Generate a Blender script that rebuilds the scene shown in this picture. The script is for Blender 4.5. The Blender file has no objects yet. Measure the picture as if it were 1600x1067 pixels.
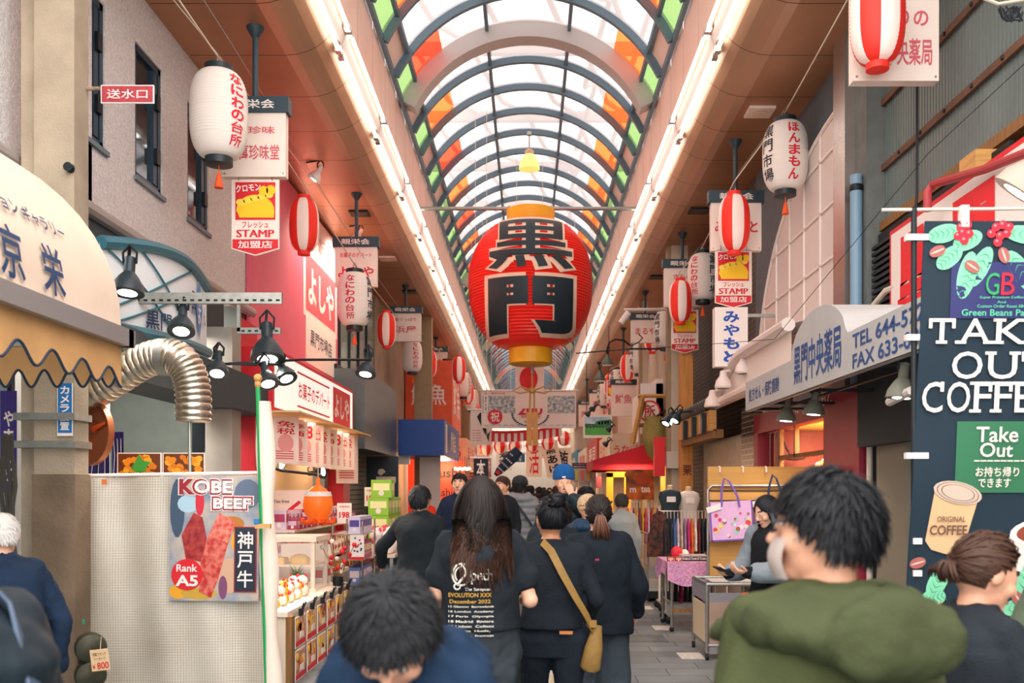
import bpy, bmesh, math, random
from mathutils import Vector as V, Matrix, noise
PI = math.pi
random.seed(7)
SC = bpy.context.scene
COL = SC.collection
F, CX, CY, EYE = 1500.0, 825.0, 765.0, 1.62      # focal length in px, vanishing point, eye height

# ---------------------------------------------------------------- camera, sky, exposure
cam = bpy.data.cameras.new('camera')
cam.sensor_width = 36.0; cam.lens = 36.0 * F / 1600.0
cam.shift_x = -(CX - 800) / 1600.0; cam.shift_y = (CY - 533.5) / 1600.0
cam.clip_end = 400
cam.dof.use_dof = True; cam.dof.focus_distance = 8.5; cam.dof.aperture_fstop = 3.5
camo = bpy.data.objects.new('camera', cam); COL.objects.link(camo)
camo.location = (0, 0, EYE); camo.rotation_euler = (PI / 2, 0, 0)
SC.camera = camo
w = bpy.data.worlds.new('sky'); SC.world = w; w.use_nodes = True
w.node_tree.nodes['Background'].inputs[0].default_value = (1.0, 0.96, 0.94, 1)
w.node_tree.nodes['Background'].inputs[1].default_value = 2.6
SC.view_settings.view_transform = 'Standard'
SC.view_settings.look = 'None'
SC.view_settings.gamma = 1.0
SC.view_settings.use_curve_mapping = False
SC.view_settings.exposure = 1.05

# ---------------------------------------------------------------- helpers
def P(px, py, Y):
    return V(((px - CX) / F * Y, Y, EYE + (CY - py) / F * Y))

def lin(h):
    c = [int(h[i:i + 2], 16) / 255 for i in (0, 2, 4)]
    return [x / 12.92 if x <= .04045 else ((x + .055) / 1.055) ** 2.4 for x in c]

MATS = {}
def mat(name, hx='808080', rough=.6, metal=0., var=0., vs=6., bump=0., bs=40., emit=0., spec=.4, stretch=None, trans=0., hx2=None):
    """Principled material with procedural noise in colour and relief."""
    if name in MATS: return MATS[name]
    m = bpy.data.materials.new(name); m.use_nodes = True
    nt = m.node_tree; N = nt.nodes; L = nt.links; b = N['Principled BSDF']
    c = lin(hx); b.inputs['Base Color'].default_value = (*c, 1)
    b.inputs['Roughness'].default_value = rough; b.inputs['Metallic'].default_value = metal
    b.inputs['Specular IOR Level'].default_value = spec
    if trans: b.inputs['Transmission Weight'].default_value = trans
    if emit:
        b.inputs['Emission Color'].default_value = (*c, 1); b.inputs['Emission Strength'].default_value = emit
    if var or bump or hx2:
        tc = N.new('ShaderNodeTexCoord'); mp = N.new('ShaderNodeMapping'); L.new(tc.outputs['Object'], mp.inputs[0])
        if stretch: mp.inputs['Scale'].default_value = stretch
    if var or hx2:
        t = N.new('ShaderNodeTexNoise'); t.inputs['Scale'].default_value = vs; t.inputs['Detail'].default_value = 5
        L.new(mp.outputs[0], t.inputs['Vector'])
        r = N.new('ShaderNodeValToRGB'); L.new(t.outputs[0], r.inputs[0])
        a = lin(hx2) if hx2 else [x * (1 - var) for x in c]; d = c if hx2 else [min(1, x * (1 + var)) for x in c]
        r.color_ramp.elements[0].position = .35; r.color_ramp.elements[1].position = .65
        r.color_ramp.elements[0].color = (*a, 1); r.color_ramp.elements[1].color = (*d, 1)
        L.new(r.outputs[0], b.inputs['Base Color'])
    if bump:
        t2 = N.new('ShaderNodeTexNoise'); t2.inputs['Scale'].default_value = bs; t2.inputs['Detail'].default_value = 3
        L.new(mp.outputs[0], t2.inputs['Vector'])
        bp = N.new('ShaderNodeBump'); bp.inputs['Strength'].default_value = bump; bp.inputs['Distance'].default_value = .02
        L.new(t2.outputs[0], bp.inputs['Height']); L.new(bp.outputs[0], b.inputs['Normal'])
    MATS[name] = m
    return m

def brickmat(name, h1, h2, hm, sx, sy, mortar=.02, axes='XY', rough=.7, off=.5):
    if name in MATS: return MATS[name]
    m = bpy.data.materials.new(name); m.use_nodes = True
    nt = m.node_tree; N = nt.nodes; L = nt.links; b = N['Principled BSDF']; b.inputs['Roughness'].default_value = rough
    tc = N.new('ShaderNodeTexCoord'); sp = N.new('ShaderNodeSeparateXYZ'); cb = N.new('ShaderNodeCombineXYZ')
    L.new(tc.outputs['Object'], sp.inputs[0])
    L.new(sp.outputs[axes[0]], cb.inputs['X']); L.new(sp.outputs[axes[1]], cb.inputs['Y'])
    t = N.new('ShaderNodeTexBrick'); t.offset = off; t.inputs['Scale'].default_value = 1
    t.inputs['Brick Width'].default_value = sx; t.inputs['Row Height'].default_value = sy
    t.inputs['Mortar Size'].default_value = mortar; t.inputs['Bias'].default_value = -.1
    for k, h in (('Color1', h1), ('Color2', h2), ('Mortar', hm)): t.inputs[k].default_value = (*lin(h), 1)
    L.new(cb.outputs[0], t.inputs['Vector']); 
    nz = N.new('ShaderNodeTexNoise'); nz.inputs['Scale'].default_value = 2.5; nz.inputs['Detail'].default_value = 6
    L.new(tc.outputs['Object'], nz.inputs['Vector'])
    mx = N.new('ShaderNodeMix'); mx.data_type = 'RGBA'; mx.blend_type = 'OVERLAY'; mx.inputs[0].default_value = .35
    L.new(t.outputs[0], mx.inputs[6]); L.new(nz.outputs[0], mx.inputs[7]); L.new(mx.outputs[2], b.inputs['Base Color'])
    bp = N.new('ShaderNodeBump'); bp.inputs['Strength'].default_value = .3; bp.inputs['Distance'].default_value = .01; bp.invert = True
    L.new(t.outputs['Fac'], bp.inputs['Height']); L.new(bp.outputs[0], b.inputs['Normal'])
    MATS[name] = m
    return m

def panemat(name, hx, tr, tl=.5):
    """Sheet glazing: part see-through, part frosted."""
    if name in MATS: return MATS[name]
    m = bpy.data.materials.new(name); m.use_nodes = True
    nt = m.node_tree; N = nt.nodes; L = nt.links
    N.remove(N['Principled BSDF'])
    c = (*lin(hx), 1)
    a = N.new('ShaderNodeBsdfTransparent'); a.inputs[0].default_value = c
    b = N.new('ShaderNodeBsdfTranslucent'); b.inputs[0].default_value = c
    g = N.new('ShaderNodeBsdfGlossy'); g.inputs['Roughness'].default_value = .2
    x = N.new('ShaderNodeMixShader'); x.inputs[0].default_value = tl
    L.new(a.outputs[0], x.inputs[1]); L.new(b.outputs[0], x.inputs[2])
    y = N.new('ShaderNodeMixShader'); y.inputs[0].default_value = .05
    L.new(x.outputs[0], y.inputs[1]); L.new(g.outputs[0], y.inputs[2])
    L.new(y.outputs[0], N['Material Output'].inputs[0])
    MATS[name] = m
    return m

def glassmat(name, hx='ffffff', alpha=.12, rough=.03):
    if name in MATS: return MATS[name]
    m = bpy.data.materials.new(name); m.use_nodes = True
    nt = m.node_tree; N = nt.nodes; L = nt.links; b = N['Principled BSDF']
    b.inputs['Base Color'].default_value = (*lin(hx), 1); b.inputs['Roughness'].default_value = rough
    b.inputs['Alpha'].default_value = alpha; b.inputs['Specular IOR Level'].default_value = .8
    MATS[name] = m
    return m

def fr(o, x=(1, 0, 0), y=(0, 0, 1)):
    x = V(x).normalized(); z = x.cross(V(y)).normalized(); y = z.cross(x)
    return Matrix(((x.x, y.x, z.x, o[0]), (x.y, y.y, z.y, o[1]), (x.z, y.z, z.z, o[2]), (0, 0, 0, 1)))
def FC(o): return fr(o)                                   # faces the camera end of the street
def FL(o): return fr(o, (0, 1, 0))                        # on the left side, faces right
def FR(o): return fr(o, (0, -1, 0))                       # on the right side, faces left

WM = {}
def wm(o): return WM.get(o.name, Matrix.Identity(4))
_txt = {}
def glyphs(body, bold):
    k = (body, bold)
    if k not in _txt:
        cu = bpy.data.curves.new('t', 'FONT'); cu.body = body; cu.offset = bold; cu.resolution_u = 3
        o = bpy.data.objects.new('t', cu); COL.objects.link(o)
        me = bpy.data.meshes.new_from_object(o.evaluated_get(bpy.context.evaluated_depsgraph_get()))
        _txt[k] = ([v.co.copy() for v in me.vertices], [tuple(p.vertices) for p in me.polygons])
        bpy.data.objects.remove(o); bpy.data.curves.remove(cu); bpy.data.meshes.remove(me)
    return _txt[k]

class MB:
    def __init__(s): s.v = []; s.f = []; s.i = []; s.m = []
    def mi(s, m):
        if m not in s.m: s.m.append(m)
        return s.m.index(m)
    def add(s, vs, fs, m):
        o = len(s.v); s.v += [V(p) for p in vs]; k = s.mi(m)
        for f in fs: s.f.append([a + o for a in f]); s.i.append(k)
        return s
    def box(s, c, d, m, M=None, taper=1.):
        x, y, z = d[0] / 2, d[1] / 2, d[2] / 2; t = taper
        vs = [V((-x, -y, -z)), V((x, -y, -z)), V((x, y, -z)), V((-x, y, -z)), V((-x * t, -y * t, z)), V((x * t, -y * t, z)), V((x * t, y * t, z)), V((-x * t, y * t, z))]
        vs = [(M @ (p + V(c)) if M else p + V(c)) for p in vs]
        return s.add(vs, [(3, 2, 1, 0), (4, 5, 6, 7), (0, 1, 5, 4), (1, 2, 6, 5), (2, 3, 7, 6), (3, 0, 4, 7)], m)
    def bb(s, a, b, m):
        return s.box([(a[i] + b[i]) / 2 for i in range(3)], [abs(b[i] - a[i]) for i in range(3)], m)
    def lathe(s, prof, n, m, M=None, a0=0, mats=None):
        vs = []
        for r, z in prof:
            for k in range(n):
                a = a0 + 2 * PI * k / n; p = V((r * math.cos(a), r * math.sin(a), z)); vs.append(M @ p if M else p)
        if mats:
            o = len(s.v); s.v += vs
            for j in range(len(prof) - 1):
                for k in range(n):
                    s.f.append([o + j * n + k, o + j * n + (k + 1) % n, o + (j + 1) * n + (k + 1) % n, o + (j + 1) * n + k]); s.i.append(s.mi(mats(k, j)))
            return s
        fs = [(j * n + k, j * n + (k + 1) % n, (j + 1) * n + (k + 1) % n, (j + 1) * n + k) for j in range(len(prof) - 1) for k in range(n)]
        fs.append(tuple(range(n))[::-1]); e = (len(prof) - 1) * n; fs.append(tuple(range(e, e + n)))
        return s.add(vs, fs, m)
    def tube(s, pts, r, m, n=8, closed=False):
        pts = [V(p) for p in pts]; q = len(pts); rs = r if isinstance(r, (list, tuple)) else [r] * q
        vs = []; up = None
        for i in range(q):
            d = (pts[(i + 1) % q] - pts[i - 1]) if closed else (pts[min(i + 1, q - 1)] - pts[max(i - 1, 0)])
            d.normalize()
            if up is None: up = V((0, 0, 1)) if abs(d.z) < .9 else V((1, 0, 0))
            a = (up - d * up.dot(d)).normalized(); b = d.cross(a); up = a
            vs += [pts[i] + (a * math.cos(2 * PI * k / n) + b * math.sin(2 * PI * k / n)) * rs[i] for k in range(n)]
        fs = [(j * n + k, (j + 1) % q * n + k, (j + 1) % q * n + (k + 1) % n, j * n + (k + 1) % n)[::-1] for j in range(q if closed else q - 1) for k in range(n)]
        if not closed: fs += [tuple(range(n))[::-1], tuple(range((q - 1) * n, q * n))]
        return s.add(vs, fs, m)
    def cap(s, a, b, ra, rb, m, n=12, h=4):
        """Round cone: a limb segment."""
        a, b = V(a), V(b); d = b - a; l = d.length
        if l < 1e-6: d = V((0, 0, 1)); 
        d.normalize(); u = d.orthogonal().normalized(); w_ = d.cross(u); rings = []
        for j in range(h + 1): t = PI / 2 * (1 - j / h); rings.append((a - d * ra * math.sin(t), ra * math.cos(t)))
        for j in range(h + 1): t = PI / 2 * j / h; rings.append((b + d * rb * math.sin(t), rb * math.cos(t)))
        vs = [c + (u * math.cos(2 * PI * k / n) + w_ * math.sin(2 * PI * k / n)) * max(r, 1e-4) for c, r in rings for k in range(n)]
        q = len(rings)
        fs = [(j * n + k, j * n + (k + 1) % n, (j + 1) * n + (k + 1) % n, (j + 1) * n + k) for j in range(q - 1) for k in range(n)]
        fs += [tuple(range(n))[::-1], tuple(range((q - 1) * n, q * n))]
        return s.add(vs, fs, m)
    def ell(s, c, r, m, M=None, n=14, h=9):
        if not hasattr(r, '__len__'): r = (r, r, r)
        pr = [(max(1e-4, math.sin(PI * j / h)), -math.cos(PI * j / h)) for j in range(h + 1)]
        T = (M or Matrix.Identity(4)) @ Matrix.Translation(V(c)) @ Matrix.Diagonal((r[0], r[1], r[2], 1))
        return s.lathe(pr, n, m, T)
    def loft(s, rings, m, T=None, n=20, e=2.4):
        """rings: (z, half width, half depth, y offset[, x offset])"""
        vs = []
        for R in rings:
            z, a, b, yo = R[:4]; xo = R[4] if len(R) > 4 else 0
            for k in range(n):
                t = 2 * PI * k / n; c, q = math.cos(t), math.sin(t)
                p = V((xo + a * math.copysign(abs(c) ** (2 / e), c), yo + b * math.copysign(abs(q) ** (2 / e), q), z)); vs.append(T(p) if T else p)
        q = len(rings)
        fs = [(j * n + k, j * n + (k + 1) % n, (j + 1) * n + (k + 1) % n, (j + 1) * n + k) for j in range(q - 1) for k in range(n)]
        fs += [tuple(range(n))[::-1], tuple(range((q - 1) * n, q * n))]
        return s.add(vs, fs, m)
    def surf(s, fn, nu, nv, m, thick=0):
        vs = [V(fn(i / nu, j / nv)) for j in range(nv + 1) for i in range(nu + 1)]
        fs = [(j * (nu + 1) + i, j * (nu + 1) + i + 1, (j + 1) * (nu + 1) + i + 1, (j + 1) * (nu + 1) + i) for j in range(nv) for i in range(nu)]
        return s.add(vs, fs, m)
    def prism(s, pts, d, m, M, back=True):
        """2D outline in the frame M, thickness d behind it."""
        n = len(pts); vs = [M @ V((x, y, 0)) for x, y in pts] + [M @ V((x, y, -d)) for x, y in pts]
        fs = [tuple(range(n)), tuple(range(n, 2 * n))[::-1]] + [(i, i + n, (i + 1) % n + n, (i + 1) % n) for i in range(n)]
        return s.add(vs, fs, m)
    def flat(s, pts, m, M, z=.002):
        return s.prism(pts, z * .9, m, M @ Matrix.Translation((0, 0, z)))
    def rect(s, x0, y0, x1, y1, m, M, z=.002):
        return s.flat([(x0, y0), (x1, y0), (x1, y1), (x0, y1)], m, M, z)
    def disc(s, x, y, r, m, M, z=.002, n=24, ry=None, a0=0, a1=2 * PI):
        q = n if a1 - a0 > 6.2 else n + 1
        return s.flat([(x + r * math.cos(a0 + (a1 - a0) * k / n), y + (ry or r) * math.sin(a0 + (a1 - a0) * k / n)) for k in range(q)], m, M, z)
    def text(s, body, m, M, w, h, x=0, y=0, bold=.012, vert=False, z=.004, keep=False, fn=None, cut=0):
        """Lettering fitted to a w x h box centred on (x, y) of the frame M; fn bends it onto a surface."""
        if vert:
            n = len(body); st = h / n
            for i, ch in enumerate(body):
                if ch != ' ': s.text(ch, m, M, w if ch not in 'ー・' else w * .3, st * .88 if ch not in '・' else w * .3, x, y + h / 2 - st * (i + .5), bold, False, z, False, fn, cut)
            return s
        if bold < .05 and any(ord(c) >= 0x4e00 for c in body): bold = min(bold, .014)
        vs, fs = glyphs(body, bold)
        if not vs: return s
        x0 = min(p.x for p in vs); x1 = max(p.x for p in vs); y0 = min(p.y for p in vs); y1 = max(p.y for p in vs)
        if fn is None and body in ('一', 'ー', '-'): h = w * .15
        sx = w / max(1e-6, x1 - x0); sy = h / max(1e-6, y1 - y0)
        if keep: sx = sy = min(sx, sy)
        pts = [V((x + (p.x - (x0 + x1) / 2) * sx, y + (p.y - (y0 + y1) / 2) * sy, z)) for p in vs]
        if cut:
            bm = bmesh.new(); bv = [bm.verts.new(p) for p in pts]
            for f in fs:
                try: bm.faces.new([bv[k] for k in f])
                except ValueError: pass
            nx = max(1, int(w / cut)); ny = max(1, int(h / cut))
            for k in range(1, nx): bmesh.ops.bisect_plane(bm, geom=bm.verts[:] + bm.edges[:] + bm.faces[:], plane_co=(x - w / 2 + w * k / nx, 0, 0), plane_no=(1, 0, 0))
            for k in range(1, ny): bmesh.ops.bisect_plane(bm, geom=bm.verts[:] + bm.edges[:] + bm.faces[:], plane_co=(0, y - h / 2 + h * k / ny, 0), plane_no=(0, 1, 0))
            bm.verts.index_update(); pts = [v.co.copy() for v in bm.verts]; fs = [tuple(v.index for v in f.verts) for f in bm.faces]; bm.free()
        return s.add([fn(p) if fn else M @ p for p in pts], fs, m)
    def build(s, name, parent=None, smooth=35, xf=None):
        I = wm(parent).inverted() if parent else None
        pts = [(I @ p if I else p) for p in s.v]
        if xf: pts = [xf(p) for p in pts]
        me = bpy.data.meshes.new(name); me.from_pydata(pts, [], s.f)
        for m in s.m: me.materials.append(m)
        me.polygons.foreach_set('material_index', s.i)
        if smooth:
            me.polygons.foreach_set('use_smooth', [True] * len(s.f)); me.update()
            me.set_sharp_from_angle(angle=math.radians(smooth))
        me.update()
        return link(bpy.data.objects.new(name, me), parent)

def link(o, parent=None):
    COL.objects.link(o)
    if parent: o.parent = parent; WM[o.name] = wm(parent)
    return o
def tag(o, label, cat, group=None, kind=None):
    o['label'] = label; o['category'] = cat
    if group: o['group'] = group
    if kind: o['kind'] = kind
    return o
def thing(name, label, cat, loc=(0, 0, 0), rot=0, group=None):
    o = bpy.data.objects.new(name, None); COL.objects.link(o); o.empty_display_size = .1
    o.location = loc; o.rotation_euler = (0, 0, rot)
    WM[o.name] = Matrix.Translation(V(loc)) @ Matrix.Rotation(rot, 4, 'Z')
    return tag(o, label, cat, group)
def struct(o): o['kind'] = 'structure'; return o
def dup(root, loc, rot=None, label=None, group=None, scale=None, first=False):
    if first: c = root
    else:
        c = root.copy(); COL.objects.link(c); c.animation_data_clear()
        for ch in root.children: _dch(ch, c)
    c.location = loc
    if rot is not None: c.rotation_euler = (0, 0, rot)
    if scale: c.scale = (scale, scale, scale) if not hasattr(scale, '__len__') else scale
    if label: c['label'] = label
    if group: c['group'] = group
    WM[c.name] = Matrix.Translation(V(loc)) @ Matrix.Rotation(c.rotation_euler[2], 4, 'Z') @ Matrix.Diagonal((*c.scale, 1))
    return c
def _dch(ch, par):
    k = ch.copy(); COL.objects.link(k); k.parent = par
    for g in ch.children: _dch(g, k)
def lamp(name, kind, loc, power, color=(1, .8, .6), size=.1, rot=None, spot=None, parent=None):
    l = bpy.data.lights.new(name, kind); l.energy = power; l.color = color
    if kind == 'AREA': l.size = size
    else: l.shadow_soft_size = size
    if spot: l.spot_size = spot; l.spot_blend = .6
    o = bpy.data.objects.new(name, l); COL.objects.link(o); o.location = loc
    if rot: o.rotation_euler = rot
    if parent: o.parent = parent
    return o

# ---------------------------------------------------------------- shared materials
WHITE = mat('white_enamel', 'efe6df', .45)
CREAM = mat('cream_board', 'efdfd3', .55, var=.04, vs=3)
RED = mat('sign_red', 'd8202a', .5)
DRED = mat('dark_red_paint', '9c1f2c', .5, var=.1)
PINKTX = mat('faded_red_ink', 'd4606a', .6)
BLACK = mat('black_ink', '141a20', .6)
SLATE = mat('slate_blue_metal', '34464f', .5, metal=.2)
DARKM = mat('dark_metal', '23292d', .45, metal=.5)
STEEL = mat('galvanised_steel', 'a3a59f', .4, metal=.8, var=.1, vs=20)
CHROME = mat('bright_steel', 'c9c8c4', .25, metal=1.)
BLUETX = mat('sign_blue_ink', '1f4f8c', .55)
NAVYTX = mat('navy_ink', '1e3c62', .55)
ROPE = mat('pale_rope', 'd8cbb8', .8)
HEMP = mat('hemp_rope', 'b98c4a', .85, bump=.5, bs=120)
YEL = mat('sign_yellow', 'f6c71c', .5)
ORG = mat('orange_plastic', 'f0591d', .4)
WOOD = mat('light_wood', 'c69554', .5, var=.15, vs=4, stretch=(1, 1, 12))
OLDWOOD = mat('brown_wood', '8a6238', .6, var=.25, vs=3, stretch=(14, 14, 1))
GREEN = mat('green_tape', '1f9a55', .5)
# ================================================================ the arcade
XL, XR, ZS = -3.43, 3.18, 6.0
Y0, Y1, BAY = -5.5, 66.0, 1.03
YC = 4.5                                                # roof left off before this, opened to let daylight onto the near street
CONC = mat('weathered_concrete', '9f917d', .85, var=.18, vs=2.5, bump=.25, bs=60)
STUCCO = mat('speckled_stucco', 'd8d2d0', .85, var=.14, vs=45, bump=.6, bs=70)
SOFFIT = mat('copper_soffit_panel', 'b5835f', .42, metal=.35, var=.06, vs=1.2)
ROUND = mat('rounded_cornice_metal', 'c9a283', .38, metal=.45, var=.05, vs=1.)
FASC = mat('pink_beige_fascia_panel', 'd8b7a4', .45, metal=.2, var=.05, vs=1.5)
RIB = mat('blue_grey_rib_paint', '566b78', .5, metal=.1)
GAP = mat('dark_joint', '2b2522', .9)
TILE = brickmat('grey_street_paving', '646b6e', '787e80', '3a4044', .62, .31, .006, rough=.55)
b = MB(); b.bb((-9, -8, -.3), (9, 90, 0), TILE); struct(b.build('floor'))
b = MB()
PAINT = mat('worn_white_paint', 'cfcac0', .7, var=.15, vs=25)
for i in range(9):
    y = 9.27 + 1.9 * i; b = MB(); b.bb((1.47, y - .09, .0), (1.70, y + .26, .004), PAINT)
    tag(b.build('floor_marking'), 'small worn white rectangle painted on the paving along the right edge', 'floor marking', 'white marks on the paving')
# drain cover strip of dark paving
b = MB(); b.bb((-1.8, 10.2, 0), (1.5, 10.75, .003), brickmat('dark_paving_band', '4a5257', '565d60', '33393c', .62, .27, .006, rough=.5)); struct(b.build('trim_1'))

# walls
b = MB()
b.bb((XL - .3, Y0, 3.8), (XL, 7.55, 7), STUCCO)
wy = [(7.15, 7.78), (8.38, 9.0), (9.67, 10.3)]
ys = [6.9] + [t for p in wy for t in p] + [11.7]
for i in range(0, len(ys), 2): b.bb((XL - .3, ys[i], 3.8), (XL, ys[i + 1], 7), STUCCO)
for a, c in wy: b.bb((XL - .3, a, 3.8), (XL, c, 4.36), STUCCO); b.bb((XL - .3, a, 5.54), (XL, c, 7), STUCCO)
struct(b.build('wall_left'))
PIPE = mat('grey_trim_pipe', 'a39a94', .5)
b = MB(); b.tube([(XL + .05, 4.5, 3.78), (XL + .05, 11.75, 3.78)], .06, PIPE, 10); struct(b.build('trim_2'))
BLUEFR = mat('dark_blue_window_frame', '2d4353', .4, metal=.3)
WGLASS = mat('window_glass', '46525b', .05, metal=.6, spec=.9)
for i, (a, c) in enumerate(wy):
    fr_ = MB()
    for yy in (a + .03, c - .03): fr_.bb((XL - .10, yy - .03, 4.36), (XL - .015, yy + .03, 5.54), BLUEFR)
    for zz in (4.39, 5.51): fr_.bb((XL - .10, a, zz - .03), (XL - .015, c, zz + .03), BLUEFR)
    fr_.bb((XL - .09, a + .07, 4.44), (XL - .03, a + .1, 5.48), BLUEFR); fr_.bb((XL - .09, c - .16, 4.44), (XL - .02, c - .08, 5.48), BLUEFR)
    o = struct(fr_.build('window_%d' % (i + 1)))
    g = MB(); g.bb((XL - .06, a + .06, 4.42), (XL - .05, c - .06, 5.48), WGLASS); g.build('pane', o)
    g = MB(); g.bb((XL - .06, a - .03, 4.32), (XL + .03, c + .03, 4.36), mat('slate_sill', '6f7c84', .5)); g.build('sill', o)
    g = MB()
    for zz in (4.7, 5.2): g.bb((XL - .03, c - .14, zz - .07), (XL + .01, c - .06, zz + .07), DARKM)
    g.build('hinge', o)
# left wall beyond and below
GREYW = mat('grey_green_interior_wall', '727a74', .8, var=.05)
b = MB(); b.bb((XL - 1.9, Y0, 0), (XL - 1.8, 11.5, 3.8), GREYW); b.bb((XL - 1.8, 11.4, 0), (XL, 11.6, 3.8), GREYW); b.bb((XL - 1.8, Y0, 3.3), (XL, 11.5, 3.4), mat('shop_ceiling', 'c9c4bd', .7)); b.bb((XL - 1.8, 9.0, 0), (XL - .62, 9.3, 3.3), mat('pale_plaster', 'cfc9c2', .8)); struct(b.build('wall_left_shop'))
FARW = mat('dull_plaster', 'a6927d', .85, var=.1, vs=1.5)
TANW = mat('tan_cladding', 'a48568', .8, var=.15, vs=1)
b = MB(); b.bb((XL - .4, 11.7, 0), (XL - .02, 17.0, 7), mat('shop_side_red', 'b3202c', .6)); struct(b.build('wall_left_sweet_shop'))
b = MB(); b.bb((XL - .4, 17.0, 0), (XL, 21.5, 7), GREYW); b.bb((XL - .4, 21.5, 0), (XL, 44, 7), FARW); b.bb((XL - .4, 44, 0), (XL, Y1 + 6, 7), TANW); struct(b.build('wall_left_far'))
DSL = mat('dark_slate_wall', '5b656c', .7, var=.06)
DBR = brickmat('dark_brick_tile', '4b4540', '575048', '2f2b28', .24, .075, .012, 'YZ')
b = MB(); b.bb((XR + .2, Y0, 0), (XR + .6, 9.3, 4.1), mat('dull_grey_wall', '77736c', .8)); struct(b.build('wall_right_near'))  # near right wall in one even dull grey
b = MB(); b.bb((XR, 9.3, 2.62), (XR + .4, 13.4, 7), DSL); struct(b.build('wall_right'))
b = MB(); b.bb((XR, 13.4, 0), (XR + .4, 18.5, 7), DBR); struct(b.build('wall_right_brick'))
b = MB(); b.bb((XR, 18.5, 0), (XR + .4, 34, 7), mat('cream_cladding', 'cdbfae', .75, var=.05)); b.bb((XR, 34, 0), (XR + .4, Y1 + 6, 7), TANW); struct(b.build('wall_right_far'))
b = MB(); b.bb((-5, Y1 + 5, 0), (5, Y1 + 5.3, 7.2), mat('far_cream', 'd8cdbd', .8)); struct(b.build('wall_end'))

# soffit with rounded cornice and fascia, one length per bay
def arcprof(sg):
    pr = [(sg * 3.55, ZS), (sg * 2.44, ZS)]
    for k in range(1, 9):
        t = PI / 2 * k / 8; pr.append((sg * (2.44 - .54 * math.sin(t)), ZS + .47 - .47 * math.cos(t)))
    pr.append((sg * 1.90, 7.36))
    return pr
ybays = []
y = 9.68 - BAY * 5
while y < Y1: ybays.append(y); y += BAY
for sg, nm in ((-1, 'left'), (1, 'right')):
    pr = arcprof(sg); b = MB()
    for y in ybays:
        for j in range(len(pr) - 1):
            (xa, za), (xb, zb) = pr[j], pr[j + 1]
            m = SOFFIT if j == 0 else FASC if j == len(pr) - 2 else ROUND
            b.add([(xa, y + .005, za), (xb, y + .005, zb), (xb, y + BAY - .005, zb), (xa, y + BAY - .005, za)], [(0, 1, 2, 3)], m)
    b.bb((sg * 1.95, YC, 6.8), (sg * 1.99, Y1, 7.4), GAP)
    b.add([(sg * 3.56, YC, ZS + .03), (sg * 2.48, YC, ZS + .03), (sg * 2.48, Y1, ZS + .03), (sg * 3.56, Y1, ZS + .03)], [(0, 1, 2, 3)], GAP)
    b.add([(sg * 2.48, YC, ZS + .03), (sg * 1.95, YC, 6.5), (sg * 1.95, Y1, 6.5), (sg * 2.48, Y1, ZS + .03)], [(0, 1, 2, 3)], GAP)
    struct(b.build('ceiling_' + nm, smooth=30))
    # roof deck above the soffit keeps the sky out
    b = MB(); b.bb((sg * 2.0, YC, 7.0), (sg * 3.9, Y1, 7.1), GAP); struct(b.build('ceiling_deck_' + nm))

# barrel vault
VR, VC = 2.11, 6.44
def vp(x, y, r=0): 
    z = VC + math.sqrt(max(0, VR * VR - x * x)); d = V((x, 0, z - VC)).normalized() * r
    return (x + d.x, y, z + d.z)
vault = bpy.data.objects.new('ceiling_vault', None); COL.objects.link(vault); struct(vault)
def rib(y, wd, dp, m, x0=1.9):
    b = MB(); n = 28; sec = [(-wd / 2, 0), (wd / 2, 0), (wd / 2, -dp), (-wd / 2, -dp)]; vs = []
    a0 = math.asin(x0 / VR)
    for k in range(n + 1):
        a = -a0 + 2 * a0 * k / n
        for dy, dr in sec: vs.append(((VR + dr) * math.sin(a), y + dy, VC + (VR + dr) * math.cos(a)))
    fs = [(k * 4 + j, k * 4 + (j + 1) % 4, k * 4 + 4 + (j + 1) % 4, k * 4 + 4 + j) for k in range(n) for j in range(4)]
    b.add(vs, fs + [(0, 1, 2, 3), (4 * n + 3, 4 * n + 2, 4 * n + 1, 4 * n)], m)
    return b.build('rib', vault)
WP = panemat('white_frosted_pane', 'aea4a1', .6, .45)
OP = panemat('orange_pane', 'cf5c2c', .5, .45)
RP = panemat('red_pane', 'c43f28', .5, .45)
GP = panemat('green_pane', '647d4c', .5, .5)
BP = mat('blank_side_panel', 'd9c2b4', .6)
def pane(name, x0, x1, y, m, n=6):
    b = MB(); b.surf(lambda u, v: vp(x0 + (x1 - x0) * u, y + .04 + (BAY - .08) * v, -.03), n, 1, m); return b.build(name, vault)
k = 0; y = 14.27 - BAY * 9; r0 = None
RIBW = mat('pale_grey_main_rib', 'a9a5a3', .5, metal=.2)
while y < Y1 - 1:
    main = (k - 9) % 12 == 0
    if main: rib(y, .30, .26, RIBW)
    if r0 is None: r0 = rib(y, .075, .13, RIB)
    else:
        c = r0.copy(); COL.objects.link(c); c.location.y = y - (14.27 - BAY * 9)
    odd = k % 2 == 0
    for x0, x1 in ((-.62, .62),): pane('white_pane', x0, x1, y, WP)
    for sg in (-1, 1):
        if odd:
            pane('orange_pane', sg * 1.7, sg * 1.28, y, OP if sg > 0 or (k // 2) % 2 else RP, 4); pane('white_pane', sg * 1.28, sg * .62, y, WP, 5)
            pane('green_pane', sg * 1.9, sg * 1.7, y, GP, 2)
        else:
            pane('white_pane', sg * 1.7, sg * .62, y, WP, 8); pane('side_panel', sg * 1.9, sg * 1.7, y, BP, 2)
    k += 1; y += BAY
for x in (-1.7, -.62, .62, 1.7, -1.9, 1.9):
    b = MB(); p = vp(x, 0, -.05); b.bb((p[0] - .025, YC, p[2] - .05), (p[0] + .025, Y1, p[2] + .04), RIB); b.build('purlin', vault)
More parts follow.
